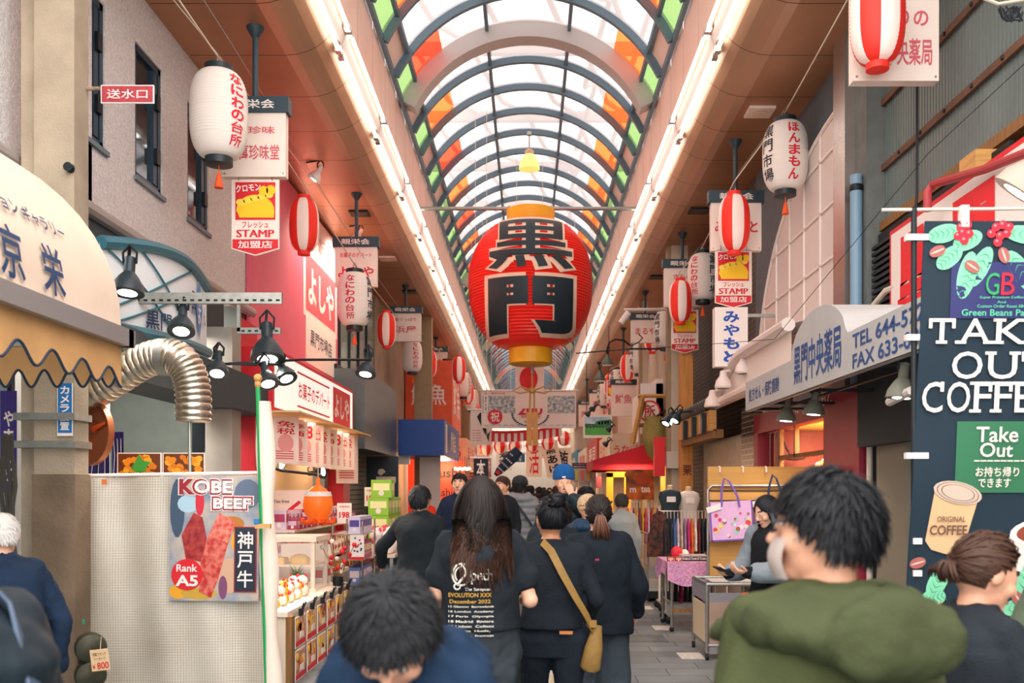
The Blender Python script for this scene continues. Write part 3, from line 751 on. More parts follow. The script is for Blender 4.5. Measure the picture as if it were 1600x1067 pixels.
def awntext(body, v, y0, y1, hv, mname):
    b = MB()
    def fn(p):
        u = (p.x - 2.3) / (ayf - 2.3); q = awn(u, p.y); return q + V((.012, 0, .008))
    b.text(body, NAVYTX, None, y1 - y0, hv, (y0 + y1) / 2, v, .02, False, 0, False, fn, .06); b.build('lettering', t)
awntext('栄', .078, 4.27, 4.47, .125, 0); awntext('京', .078, 3.92, 4.11, .125, 0)
awntext('ファッション ギャラリー', .205, 3.72, 4.6, .045, 0)
b = MB(); b.bb((-3.6, 2.3, 0), (-3.5, 4.9, 2.4), mat('dark_shop_interior', '4a4f50', .8)); struct(b.build('wall_left_near'))
# window of the near shop: purple noren strip and ropes at the left edge
PURP = mat('purple_cloth', '41347c', .8)
o = P(14, 690, 6.6); t = thing('purple_noren', 'purple cloth strip with white brushed characters at the far left edge', 'curtain', o); b = MB(); M = FC(o)
b.prism([(-.06, -.35), (.05, -.35), (.05, .35), (-.06, .35)], .01, PURP, M); b.text('やまもと', WHITE, M, .07, .5, 0, -.03, .03, True); b.build('cloth', t)
b = MB(); o = P(11, 800, 5.6)
for k in range(4): b.tube([o + V((-.03 + .022 * k + .008 * math.sin(j * 1.4 + k), .02 * math.cos(j * 1.4 + k), .45 - .1 * j)) for j in range(10)], .014, mat('dark_olive_rope', '45423a', .9), 6)
tag(b.build('hanging_ropes'), 'dark twisted ropes hanging at the left edge by the pier', 'rope')
o = P(8, 660, 6.9); b = MB(); b.bb(o + V((-.35, 0, -.75)), o + V((.02, .03, .75)), mat('pale_blue_shutter', '8fa3b1', .5)); b.bb(o + V((.02, -.01, -.75)), o + V((.05, .04, .75)), DARKM); tag(b.build('door_panel'), 'pale blue glazed door panel behind the purple cloth at left', 'door')

# red fire sign on a bracket
o = P(199, 147, 6.35); t = thing('fire_hydrant_sign', 'dark red enamel sign with three white characters on a bracket', 'sign', o); b = MB(); M = FC(o)
b.prism([(-.175, -.06), (.175, -.06), (.175, .06), (-.175, .06)], .012, WHITE, M); b.rect(-.169, -.054, .169, .054, mat('worn_sign_red', '9a3038', .6, var=.15, vs=20), M, .002)
b.text('送水口', mat('faded_white', 'dcc9c4', .6), M, .27, .062, .0, 0, .01); b.build('plate', t)
b = MB(); b.tube([o + V((-.19, .02, .045)), o + V((-.52, .02, .045))], .014, mat('rusty_bracket', '8b7762', .7, var=.3, vs=30), 8); b.box(o + V((-.46, .02, .045)), (.2, .03, .05), mat('rusty_bracket')); b.build('bracket', t)
b = MB(); b.lathe([(.012, 0), (.03, .01), (.02, .04), (.03, .05)], 12, DARKM, Matrix.Translation((-2.95, 6.2, P(135, 264, 6.2).z)) @ Matrix.Rotation(PI / 2, 4, 'X')); tag(b.build('eye_bolt'), 'small dark eye bolt on the left pier', 'bolt')
# blue camera sticker on the pier
o = P(128, 640, 6.19) + V((0, -.01, 0)); M = FC(V((-2.985, 6.188, o.z))); b = MB(); b.prism([(-.05, -.17), (.05, -.17), (.05, .17), (-.05, .17)], .004, WHITE, M); b.rect(-.045, -.15, .045, .17, mat('sticker_blue', '1d6fae', .5), M, .001)
b.text('カメラ設置', WHITE, M, .06, .29, .0, .01, .03, True, .003); tag(b.build('camera_sticker'), 'blue sticker with white vertical characters on the pier', 'sticker')
# copper pan lid with orange spokes behind the pier
o = P(141, 676, 7.0); t = thing('pan_cover', 'round copper coloured lid with orange spokes beside the pier', 'lid', o)
M = FC(o) @ Matrix.Rotation(-.5, 4, 'Y'); b = MB(); COP = mat('copper_lid', 'a8603e', .45, metal=.3, var=.12, vs=8)
b.lathe([(.02, -.012), (.09, -.01), (.1, -.002), (.215, .0), (.232, .03), (.24, .03), (.24, -.02), (.1, -.05)], 40, COP, M); b.build('disc', t)
for a in (.35, 2.45, 4.5):
    b = MB(); c, s_ = math.cos(a), math.sin(a); b.tube([M @ V((c * .06, s_ * .06, .01)), M @ V((c * .09, s_ * .09, .025)), M @ V((c * .19, s_ * .19, .012))], [.022, .018, .009], ORG, 8); b.build('spoke', t)
# silver flexible duct
DUCT = mat('crinkled_foil_duct', 'c9bfae', .28, metal=.95, var=.1, vs=15)
pts = [P(105, 622, 6.95), P(150, 610, 6.9), P(185, 589, 6.85), P(222, 566, 6.8), P(255, 556, 6.75), P(280, 562, 6.7), P(296, 586, 6.7), P(302, 620, 6.7), P(302, 659, 6.7)]
fine = []
for i in range(len(pts) - 1):
    for k in range(12):
        tt = k / 12; p0, p1, p2, p3 = pts[max(i - 1, 0)], pts[i], pts[i + 1], pts[min(i + 2, len(pts) - 1)]
        fine.append(.5 * ((2 * p1) + (p2 - p0) * tt + (2 * p0 - 5 * p1 + 4 * p2 - p3) * tt ** 2 + (3 * p1 - p0 - 3 * p2 + p3) * tt ** 3))
fine.append(pts[-1])
b = MB(); b.tube(fine, [.119 + (.005 if i % 3 else -.007) for i in range(len(fine))], DUCT, 20)
t = thing('flexible_duct', 'bent silver foil ventilation duct over the white stall sheet', 'duct', pts[-1]); b.build('hose', t, smooth=60)
b = MB(); b.lathe([(.128, -.06), (.132, -.055), (.132, .05), (.128, .055)], 20, STEEL, Matrix.Translation(P(262, 558, 6.74)) @ Matrix.Rotation(PI / 2, 4, 'Y')); b.build('collar', t)
b = MB(); b.tube([P(296, 652, 6.7), P(297, 750, 6.7)], .012, STEEL, 8); tag(b.build('duct_prop'), 'thin steel rod standing below the duct mouth', 'rod')

# blue framed curved shop sign
t = thing('curved_shop_sign', 'curved white shop sign with teal frame and blue diamond over the stall', 'sign', (-3.3, 8.6, 2.9))
TEAL = mat('teal_sign_frame', '2f6f80', .4, metal=.1); SWH = mat('sign_face_pale_blue', 'e6edf0', .5)
def cs(u, v):    # curved face: bows out into the street
    y = 6.9 + 2.3 * u; x = -3.08 + .12 * math.sin(PI * u)
    return V((x, y, 2.80 + .13 * u + (.60 + .12 * math.sin(PI * u)) * v))
b = MB(); b.surf(cs, 20, 6, SWH); b.build('face', t)
for v0, nm in ((0, 0), (1, 1)):
    b = MB(); b.tube([cs(k / 20, v0) + V((.01, 0, 0)) for k in range(21)], .05, TEAL, 8); b.build('frame', t)
b = MB()
def cst(u0, v0, w_, h_, body, m, bold=.015):
    b.text(body, m, None, w_, h_, u0, v0, bold, False, 0, False, lambda p: cs(p.x, p.y) + V((.02, 0, 0)), .05)
cst(.40, .18, .3, .22, '黒門店', NAVYTX); cst(.70, .55, .06, .3, '黒', NAVYTX); cst(.9, .5, .05, .28, 'ん', NAVYTX)
q = [cs(.80, .95), cs(.86, .55), cs(.80, .12), cs(.74, .55)]; b.add([p + V((.02, 0, 0)) for p in q], [(3, 2, 1, 0)], mat('diamond_blue', '3f86c4', .5)); cst(.80, .5, .05, .35, 'ま', WHITE)
for a0, a1 in (((.02, .95), (.5, .02)), ((.02, .2), (.7, .95)), ((.2, 1), (.55, .3)), ((.05, .05), (.62, .6))):
    b.tube([cs(a0[0] + (a1[0] - a0[0]) * k / 8, a0[1] + (a1[1] - a0[1]) * k / 8) + V((.015, 0, 0)) for k in range(9)], .009, TEAL, 5)
b.build('lettering', t)
b = MB(); b.bb((-3.42, 7.0, 2.45), (-2.95, 10.9, 2.83), mat('dark_eave', '3a4347', .7)); b.bb((-3.44, 7.0, 2.83), (-3.39, 10.7, 3.75), mat('dark_eave')); struct(b.build('trim_3'))
# slotted rails and brackets
for p0, p1, nm in ((P(192, 469, 7.4), P(440, 462, 7.4), 'upper'), (P(370, 517, 8.6), P(438, 516, 8.6), 'lower')):
    b = MB(); b.bb(p0 + V((0, 0, -.025)), p1 + V((0, .04, .025)), STEEL); k = p0.x + .04
    while k < p1.x: b.bb((k, p0.y - .002, p0.z - .008), (k + .03, p0.y, p0.z + .008), DARKM); k += .06
    tag(b.build('slotted_rail'), '%s slotted steel rail reaching out over the stall lamps' % nm, 'rail')
b = MB(); b.bb(P(370, 470, 8.6) , P(375, 518, 8.6) + V((0, .04, 0)), STEEL); b.bb((-3.45, 8.6, P(0, 470, 8.6).z), P(376, 470, 8.6) + V((0, .04, .05)), STEEL); tag(b.build('bracket'), 'slotted steel upright holding the lower rail on the stucco wall', 'bracket')

# spot lamps on arms
LITB = mat('lit_bulb', 'fff0dc', .4, emit=14)
BLKL = mat('black_lamp_shade', '2b373d', .4, metal=.2)
def spot(p, d, label, sz=1., shade=BLKL, power=25, col=(1, .85, .68), arm=None, name='spot_lamp', group=None):
    """bell lamp: p = centre of the mouth, d = direction it shines"""
    d = V(d).normalized(); t = thing(name, label, 'lamp', p, group=group)
    q = d.to_track_quat('Z', 'Y').to_matrix().to_4x4(); M = Matrix.Translation(p) @ q
    b = MB(); b.lathe([(.10 * sz, 0), (.104 * sz, 0), (.095 * sz, -.05 * sz), (.06 * sz, -.11 * sz), (.035 * sz, -.14 * sz), (.033 * sz, -.24 * sz), (.01, -.245 * sz)], 20, shade, M); b.build('shade', t)
    b = MB(); b.lathe([(.085 * sz, -.012), (.06 * sz, .0), (.01, .005)], 18, LITB, M); b.build('bulb', t)
    b = MB(); e = M @ V((0, 0, -.2 * sz)); u = e + V((0, 0, .12 * sz))
    b.tube([e + V((.04 * sz, 0, 0)), e + V((.045 * sz, 0, .07 * sz)), u], .009, DARKM, 6); b.tube([e - V((.04 * sz, 0, 0)), e + V((-.045 * sz, 0, .07 * sz)), u], .009, DARKM, 6)
    if arm: b.tube([u] + [V(a) for a in arm], .012, DARKM, 8)
    b.build('bracket', t)
    if power: lamp('lamp_light', 'SPOT', p + d * .03, power, col, .06, q.to_euler() if False else (-d).to_track_quat('Z', 'Y').to_euler(), 2.0, None)
    return t
spot(P(283, 518, 7.35), (.1, -.5, -1), 'bright lamp hanging from the upper slotted rail above the duct', 1.0, power=40, arm=[P(288, 466, 7.4)])
spot(P(339, 584, 8.0), (.1, -.6, -1), 'lamp on the long black arm nearest the duct', .95, power=40, arm=[P(332, 562, 8.1)])
spot(P(419, 600, 8.3), (.35, -.5, -1), 'lower lamp of the pair left of the sweet shop sign box', .95, power=40, arm=[P(400, 570, 8.3), P(360, 568, 8.2)])
spot(P(448, 592, 8.6), (.5, -.5, -1), 'upper lamp of the pair left of the sweet shop sign box', .95, power=40, arm=[P(440, 570, 8.6), P(400, 566, 8.3)])
spot(P(418, 561, 8.5), (.1, -.3, -1), 'big dark dome lamp under the lower slotted rail', 1.45, power=60, arm=[P(414, 520, 8.6)])
spot(P(571, 585, 9.6), (-.1, -.4, -1), 'dark lamp at the tip of the long black arm before the metal fascia', 1.0, power=20, arm=[P(578, 562, 9.6), P(470, 562, 8.8), P(330, 570, 8.1), P(318, 585, 8.2)])
spot(P(199, 458, 6.7), (.0, -.2, -1), 'dark dome lamp beside the curved shop sign', 1.1, power=20, arm=[P(200, 420, 6.85)])
# stall light inside
b = MB(); p = P(222, 603, 8.6); b.box(p, (.5, .06, .05), mat('lit_tube_white', 'ffffff', .4, emit=8)); tag(b.build('stall_tube_light'), 'short lit white tube under the stall ceiling behind the duct', 'light')
lamp('stall_light', 'AREA', (-3.9, 9.2, 3.2), 90, (1, .95, .88), 1.2)
b = MB(); b.bb(P(300, 620, 9.6), P(318, 740, 9.6) + V((0, .05, 0)), DARKM); tag(b.build('steel_post'), 'dark steel post beside the grey shop interior', 'post')
# pale plaster pillars right of the duct
b = MB(); b.bb((-3.45, 9.9, 0), (-3.05, 10.2, 3.3), mat('grey_pillar', '9d958b', .8, var=.06)); struct(b.build('column'))
# purple cloth in the stall
for px0, px1, nm in ((137, 172, 'wide'), (175, 194, 'narrow')):
    o = P((px0 + px1) / 2, 712, 8.4); M = FC(o); b = MB(); w_ = (px1 - px0) / F * 8.4
    b.surf(lambda u, v: M @ V(((u - .5) * w_, (v - .5) * .42, .012 * math.sin(u * 14))), 12, 2, PURP)
    for k in range(3): b.tube([M @ V((-.3 * w_ + .3 * w_ * k, -.18, .02)), M @ V((-.2 * w_ + .26 * w_ * k, .0, .02)), M @ V((-.3 * w_ + .3 * w_ * k, .15, .02))], .004, WHITE, 4)
    tag(b.build('purple_curtain'), '%s purple curtain with white bamboo print behind the pan lid' % nm, 'curtain')
# food picture boards
FOOD = mat('orange_food_print', 'f2a524', .5, hx2='a85a14', vs=22)
for px0, px1, tx, lb, leaf in ((183, 252, '北海道産', 'food picture board with orange cubes and a green leaf', 1), (254, 320, '干貝柱', 'food picture board with orange cubes and black characters', 0)):
    o = P((px0 + px1) / 2, 728, 7.2); M = FC(o); w_ = (px1 - px0) / F * 7.2; h_ = .20; b = MB(); t = thing('food_picture_board', lb, 'picture board', o)
    b.prism([(-w_ / 2, -h_ / 2), (w_ / 2, -h_ / 2), (w_ / 2, h_ / 2), (-w_ / 2, h_ / 2)], .01, WHITE, M); b.rect(-w_ / 2 + .008, -h_ / 2 + .008, w_ / 2 - .008, h_ / 2 - .008, mat('dark_food_shadow', '6b3512', .5), M, .001)
    rnd = random.Random(px0)
    for k in range(26):
        x, y, r = (rnd.random() - .5) * (w_ - .07), (rnd.random() - .5) * (h_ - .07), .024 + rnd.random() * .012; a = rnd.random() * 3
        b.flat([(x + r * math.cos(a + q * PI / 3 + .2 * (q % 2)), y + r * .8 * math.sin(a + q * PI / 3)) for q in range(6)], mat('food_orange_%d' % (k % 3), ('f5b02e', 'e88e1a', 'd77a18')[k % 3], .45), M, .0015 + k * .0001)
    if leaf: b.flat([(-.02, -.05), (.05, -.04), (.06, .0), (.09, .03), (.03, .04), (.0, .09), (-.03, .03), (-.06, -.02)], mat('leaf_green', '3f9e3a', .5), M, .006)
    b.text(tx, BLACK, M, w_ * .8, .045, 0, -h_ * .36, .012, z=.009); b.build('print', t)
    b = MB()
    for s_ in (-1, 1): b.bb(o + V((s_ * .1 - .01, .01, -.1)), (o.x + s_ * .1 + .01, o.y + .025, 0), STEEL)
    b.build('stand', t)

# white vinyl wind sheet with woven grid and the beef poster
SHY = 6.5
m = brickmat('white_gridded_vinyl', 'd6cbbb', 'd2c7b7', 'a3a190', .018, .018, .0016, 'XZ', .35, off=0)
t = thing('vinyl_wind_sheet', 'white gridded vinyl sheet hung as a wind screen before the stall', 'sheet', (-2.4, SHY, 0))
a0, a1 = P(137, 748, SHY), P(430, 748, SHY)
def sheet(u, v):
    x = a0.x + (a1.x - a0.x - .04) * u; z = .03 + 1.67 * v + .02 * u * v
    return V((x, SHY + .02 * math.sin(u * 9) + .012 * math.sin(u * 23 + v * 4) + .012 * math.sin(v * 7 + u * 3) + .25 * max(0, u - .93), z))
b = MB(); b.surf(sheet, 40, 30, m); b.build('cloth', t, smooth=80)
b = MB(); b.tube([V((a0.x - .02, SHY + .02, 1.715)), V((a1.x - .1, SHY + .02, 1.735))], .012, WHITE, 8); b.build('top_rod', t)
for px in (163, 341): b = MB(); b.box(P(px, 753, SHY - .035), (.03, .02, .035), mat('orange_peg', 'e07a3a', .5)); b.build('peg', t)
# poster
PY = SHY - .06; p0 = P(266, 742, PY); pw, ph = .60, .84; M = FC(P(335, 841, PY)) @ Matrix.Rotation(-.01, 4, 'Z')
t = thing('beef_poster', 'large poster of raw marbled beef pieces with red and white lettering', 'poster', P(335, 841, PY)); b = MB()
b.prism([(-pw / 2, -ph / 2), (pw / 2, -ph / 2), (pw / 2, ph / 2), (-pw / 2, ph / 2)], .006, mat('poster_blur', 'cdb9a0', .4, hx2='7e8fa5', vs=5), M)
rnd = random.Random(4)
def blob(x, y, rx, ry, hx, z): b.disc(x, y, rx, mat('print_' + hx, hx, .4), M, z, 14, ry)
for q_, (x, y, rx, ry, hx) in enumerate(((-.25, .2, .05, .2, '3f5268'), (.22, .3, .09, .1, '5c6a80'), (-.18, .23, .07, .06, 'a9c9d8'), (-.1, .24, .03, .09, 'd02a3f'), (.2, -.02, .09, .1, 'e7a531'), (.12, .1, .08, .05, 'b5732c'), (.1, -.25, .08, .12, 'cfa68a'), (.06, -.33, .03, .08, '7c4a6b'), (-.24, -.36, .06, .05, 'e9a62c'), (-.1, -.37, .12, .04, 'c9a13c'), (-.22, -.27, .05, .06, '44598c'), (.22, -.25, .06, .1, 'd9c6b2'))): blob(x, y, rx, ry, hx, .0006 + .0001 * q_)
MEAT = mat('marbled_meat', 'b82a24', .35, hx2='e07c6c', vs=22, stretch=(1, 1, 1)); MEAT2 = mat('dark_marbled_meat', '861a20', .35, hx2='b8433e', vs=22)
b.flat([(-.22, .02), (-.19, -.14), (-.08, -.16), (-.05, .0), (-.08, .14), (-.14, .17), (-.19, .08)], MEAT2, M, .0024)
b.flat([(-.09, -.16), (-.1, -.36), (-.02, -.40), (.03, -.27), (.08, -.08), (.14, .12), (.03, .17), (-.04, .02)], MEAT, M, .003)
b.flat([(-.04, .02), (.09, -.03), (.14, .12), (.03, .17)], mat('pink_meat_face', 'cf4436', .35, hx2='e8937f', vs=30), M, .0036)
b.disc(-.18, -.245, .105, RED, M, .005, 30); b.text('Rank', WHITE, M, .14, .05, -.18, -.2, .02, z=.008); b.text('A5', WHITE, M, .15, .075, -.18, -.285, .03, z=.008)
for dx, m_, bo in ((0, WHITE, .075), (0, DRED, .05)): 
    z = .006 if m_ is WHITE else .008
    b.text('KOBE', m_, M, .37 if m_ is WHITE else .355, .12 if m_ is WHITE else .108, -.06, .345, bo, z=z); b.text('BEEF', m_, M, .29 if m_ is WHITE else .275, .105 if m_ is WHITE else .093, .12, .235, bo, z=z)
b.text('OBE', WHITE, M, .25, .085, -.01, .345, .03, z=.010); b.text('BEEF', WHITE, M, .255, .072, .12, .235, .03, z=.010)
b.rect(.135, -.36, .285, .08, DRED, M, .006); b.rect(.142, -.353, .278, .073, mat('print_navy', '1c2736', .4), M, .0075); b.text('神戸牛', WHITE, M, .105, .39, .21, -.14, .025, True, .010)
b.build('print', t)
# siamese standpipe with a price tag
o = P(140, 1030, 6.0); t = thing('standpipe', 'dark bronze twin capped standpipe at the foot of the pier', 'standpipe', V((o.x, o.y, 0))); BRZ = mat('dark_bronze', '4b4a3c', .5, metal=.6, var=.2, vs=20)
b = MB(); b.tube([V((o.x - .02, 6.05, 0)), V((o.x - .02, 6.05, .65))], .07, BRZ, 14); b.build('pipe', t)
for z in (.64, .47):
    b = MB(); b.lathe([(.05, -.1), (.09, -.08), (.095, 0), (.085, .03), (.05, .045), (.02, .05)], 20, BRZ, Matrix.Translation((o.x + .03, 5.95, z)) @ Matrix.Rotation(PI / 2, 4, 'X') @ Matrix.Rotation(.5, 4, 'Y')); b.build('outlet_cap', t)
o = P(156, 1031, 5.8); M = FC(o) @ Matrix.Rotation(.12, 4, 'Z'); t = thing('price_tag', 'small pale orange handwritten price tag hung on the standpipe', 'price tag', o); b = MB(); b.prism([(-.055, -.065), (.055, -.065), (.055, .065), (-.055, .065)], .004, mat('pale_orange_card', 'f4cfa0', .6), M)
b.text('800', RED, M, .07, .042, .015, -.035, .02, z=.001); b.text('¥', RED, M, .02, .03, -.04, -.038, .01, z=.001); b.text('特製フランク', BLACK, M, .08, .02, 0, .035, .01, z=.001); b.text('ソーセージ', BLACK, M, .07, .018, 0, .008, .01, z=.001); b.build('card', t); b = MB(); b.tube([o + V((0, .005, .06)), V((o.x - .05, 5.93, o.z + .12))], .002, ROPE, 4); b.build('string', t)
b = MB(); b.disc(0, 0, .018, mat('green_sticker', '2f9b7c', .5), FR(V((-2.915, 6.3, P(126, 975, 6.2).z))), .003); tag(b.build('round_sticker'), 'small round green sticker on the pier side', 'sticker')
# rolled banner pole with green tape
t = thing('banner_pole', 'green taped banner pole with wooden knob and rolled white cloth', 'pole', P(410, 1067, 6.35).xy.to_3d()); b = MB()
pz = P(403, 605, 6.35); pb = P(419, 1067, 6.35); pb.z = 0
b.tube([pb, pz], .016, GREEN, 8); b.build('pole', t)
b = MB(); b.ell(pz + V((0, 0, .02)), (.022, .022, .03), WOOD); b.ell(pz + V((0, 0, .06)), (.028, .028, .03), WOOD); b.build('knob', t)
b = MB(); VIN = mat('milky_vinyl', 'e6d6c6', .4, var=.05)
def roll(u, v):
    q = pb.lerp(pz, .06 + .9 * v); a = u * 2 * PI; return q + V((.03 + (.055 + .012 * math.sin(v * 17)) * math.cos(a), .03 + .05 * math.sin(a), 0))
b.surf(roll, 14, 20, VIN); b.build('rolled_cloth', t, smooth=70)
b = MB(); b.box(P(411, 822, 6.27), (.10, .03, .03), mat('tape_tan', 'c99b62', .5)); b.box(P(401, 815, 6.27), (.03, .03, .035), mat('tape_blue', '2c78b8', .5)); b.build('tape', t)
# ================================================================ sweet shop and beyond, left side
# big pink wall sign above the sweet shop (its printed figures are left out)
SX = -3.36; PK = mat('pink_sign_sheet', 'e0647a', .5, var=.04, vs=2)
t = thing('sweet_shop_wall_sign', 'tall pink and white wall sign above the sweet shop', 'sign', (SX, 14.2, 3.4)); b = MB(); M = FL(V((SX, 14.25, 4.6)))
b.bb((SX - .06, 11.65, 3.40), (SX, 16.95, 5.95), PK)
b.rect(.1, -.35, 2.6, 1.33, mat('sign_pale_pink', 'f3d5cf', .5), M, .004); b.rect(.25, -.25, 2.45, .62, mat('sign_coral', 'e4525c', .5), M, .006); b.rect(.25, -1.05, 2.5, -.3, mat('sign_cream', 'f0e0d2', .5), M, .006)
b.text('お菓子のデパート', mat('coral_ink', 'e58a84', .5), M, 1.9, .32, 1.35, .95, .02, z=.008); b.text('よしや', mat('pale_ink', 'f6d8d2', .5), M, 1.9, .6, 1.35, .17, .035, z=.01); b.text('黒門市場店', mat('grey_ink', '5d5c66', .5), M, 1.6, .26, 1.35, -.62, .02, z=.008)
b.build('panel', t)
for s_ in (.0, .9): lamp('sign_light', 'SPOT', (SX + .55, 14.6 + s_ * 2, 5.85), 110, (1, .82, .66), .1, V((.5, 0, .9)).to_track_quat('Z', 'Y').to_euler(), 2.2)
for y in (12.8, 15.9): spot(V((SX + .5, y, 5.75)), (-.6, 0, -1), 'round lamp shining on the pink wall sign, %s one' % ('nearer' if y < 14 else 'farther'), .9, shade=WHITE, power=0, arm=[(SX + .4, y, 5.98)])
# light sign box
BX, by0, by1, bz0, bz1 = -2.9, 10.9, 15.9, 2.52, 3.25
SGN = mat('backlit_sign_face', 'f4e4dc', .5, emit=.35)
t = thing('sweet_shop_sign_box', 'long white light box sign with red frame and red square over the sweet shop', 'sign', ((BX - .25), 13.4, bz0))
b = MB(); b.bb((BX - .5, by0, bz0), (BX, by1, bz1), RED); b.build('frame', t)
M = FL(V((BX, 13.4, 2.885))); b = MB(); b.rect(-2.42, -.32, 2.42, .32, SGN, M, .006)
b.text('お菓子のデパート', RED, M, 1.9, .22, -.35, .0, .02, z=.009); b.rect(-1.35, .2, .6, .225, RED, M, .007); b.rect(-1.35, -.225, .6, -.2, RED, M, .007)
b.rect(.85, -.27, 2.2, .27, RED, M, .008); b.text('よしや', WHITE, M, 1.15, .36, 1.52, 0, .035, z=.011); b.build('face', t)
# shop front
SHR = mat('shop_red', 'c4202c', .5); WARM = mat('warm_cream_wall', 'f2cfa0', .7)
b = MB(); b.bb((-3.36, 10.9, 0), (-3.1, 11.1, 2.5), SHR); b.bb((-3.35, 11.05, 2.5), (-3.30, 11.7, 3.6), SHR); struct(b.build('trim_4'))
t = thing('red_pillar', 'glossy red pillar at the right end of the sweet shop front', 'pillar', (-3.1, 15.6, 0)); b = MB(); b.bb((-3.3, 15.35, 0), (-2.95, 15.9, 2.5), SHR); b.build('shaft', t)
b = MB(); b.bb((-3.37, 11.1, 0), (-3.34, 15.35, 2.5), WARM); b.bb((-3.4, 10.9, 2.5), (-2.6, 15.9, 2.52), mat('warm_ceiling', 'e8c48c', .6)); struct(b.build('wall_sweet_shop_back'))
lamp('shop_light', 'AREA', (-3.12, 12.2, 2.48), 8, (1, .86, .7), .8); lamp('shop_light', 'AREA', (-3.12, 14.4, 2.48), 8, (1, .86, .7), .8)
rnd = random.Random(11)
def paperstrip(y, w_, tx, lb, g=None, x=-2.84, z=2.2, h_=.55):
    o = V((x, y, z)); M = FL(o) @ Matrix.Rotation(-.75, 4, 'Y'); b = MB(); b.prism([(-w_ / 2, -h_ / 2), (w_ / 2, -h_ / 2), (w_ / 2, h_ / 2), (-w_ / 2, h_ / 2)], .006, mat('strip_paper', 'f2dcd0', .6), M)
    b.text(tx, RED, M, w_ * .7, h_ * .3, 0, h_ * .27, .02, vert=len(tx) < 3); b.disc(0, -h_ * .06, w_ * .3, mat('strip_pink', 'e79a98', .6), M, .003, 16)
    for k in range(4): b.rect(-w_ * .38, -h_ * (.25 + .05 * k), w_ * .3, -h_ * (.225 + .05 * k), PINKTX, M)
    return tag(b.build('hanging_flyer'), lb, 'flyer', g)
for i in range(9): paperstrip(11.25 + .46 * i, .36, ('免税', '特価', '198', '大売出')[i % 4], 'pale paper flyer with red print hung in the row under the sign box', 'flyers under the sweet shop sign box')
paperstrip(15.3, .42, '免税', 'long tax free flyer at the right end of the row by the red pillar', None, -2.88, 2.12, .8)
# speakers / lamps on the red pillar
b = MB(); o = P(499, 704, 14.9); b.prism([(-.14, .2), (-.14, -.2), (.1, -.24), (.16, -.1), (.16, .14), (.1, .26)], .22, RED, FC(o)); tag(b.build('red_lantern_box'), 'glossy red angular box on the pillar under the sign box', 'box')
b = MB(); o = P(490, 752, 14.9); b.prism([(-.15, .26), (-.15, -.26), (.1, -.28), (.17, -.1), (.17, .12), (.12, .28)], .22, mat('grey_plastic', '727a80', .5), FC(o)); tag(b.build('grey_meter_box'), 'grey angular meter box below the red one', 'box')
spot(P(441, 725, 12.2), (.9, -.3, -.25), 'chrome spot lamp pointing right inside the sweet shop', 1.0, shade=CHROME, power=15, group=None)
spot(P(505, 737, 13.8), (.9, -.3, .1), 'black spot lamp before the red pillar with white mouth', 1.0, power=15)
b = MB(); b.tube([P(400, 722, 11.8), P(440, 735, 12.1), P(500, 742, 13.7)], .02, DARKM, 8); tag(b.build('lamp_track'), 'dark lamp track inside the sweet shop', 'track')
# octopus balloon
o = P(497, 790, 11.2); t = thing('octopus_lantern', 'orange octopus shaped balloon lantern with a white headband', 'lantern', o); b = MB(); OCT = mat('octopus_orange', 'f2701f', .4, emit=.15)
b.lathe([(.02, .33), (.03, .24), (.10, .19), (.16, .10), (.175, 0), (.15, -.1), (.1, -.16), (.09, -.2), (.03, -.2)][::-1], 28, OCT, Matrix.Translation(o)); b.build('head', t)
b = MB(); b.lathe([(.155, .11), (.163, .11), (.145, .165), (.136, .165)], 28, WHITE, Matrix.Translation(o)); b.build('headband', t)
for k in range(8):
    a = k * PI / 4; c, s_ = math.cos(a), math.sin(a); b = MB(); b.tube([o + V((c * .07, s_ * .07, -.16)), o + V((c * .13, s_ * .13, -.2)), o + V((c * .19, s_ * .19, -.19)), o + V((c * .20, s_ * .20, -.14))], [.03, .028, .024, .014], ORG, 8); b.build('tentacle', t)
b = MB(); b.tube([o + V((0, 0, .3)), o + V((0, 0, .86))], .006, ROPE, 5); b.build('cord', t)
# arrow board
o = P(452, 793, 12.0); M = FC(o); t = thing('arrow_board', 'white board with a red arrow pointing left behind the octopus', 'sign', o); b = MB(); b.prism([(-.28, -.22), (.28, -.22), (.28, .22), (-.28, .22)], .015, WHITE, M)
b.flat([(-.02, -.06), (.12, -.17), (.15, -.14), (.05, -.06), (.28, -.06), (.28, -.02), (.05, -.02), (.15, .06), (.12, .09), (-.02, -.02)], RED, M); b.text('Tax free', mat('small_black', '333333', .6), M, .2, .04, -.1, .08, .01); b.build('panel', t)
b = MB(); b.bb(o + V((-.02, .0, -.22)), o + V((.02, .02, -.9)), STEEL); b.build('post', t)

# display counters with goods, stepping along the shop front
CTR = mat('cream_counter', 'e6d6c4', .5); CT2 = mat('steel_counter', 'b5afa6', .35, metal=.4)
t = thing('display_counter', 'white sloped display counter with picture cards along its front', 'counter', (-2.5, 9.2, 0))
b = MB(); b.bb((-2.9, 8.0, .0), (-2.02, 10.6, .56), CTR); b.build('body', t)
b = MB(); b.bb((-2.92, 7.98, .56), (-2.0, 10.62, .60), mat('counter_top', 'efe2d2', .4)); b.build('top', t)
for y in (8.0, 10.5): b = MB(); b.bb((-2.02, y, .0), (-1.97, y + .12, .56), OLDWOOD); b.build('post', t)
t = thing('steel_cabinet', 'low steel cabinet beside the banner pole', 'cabinet', (-2.6, 7.4, 0)); b = MB(); b.bb((-3.0, 6.9, 0), (-2.1, 7.9, .72), CT2); b.build('body', t); b = MB(); b.bb((-3.0, 6.88, .6), (-2.08, 6.9, .63), DARKM); b.build('handle', t)
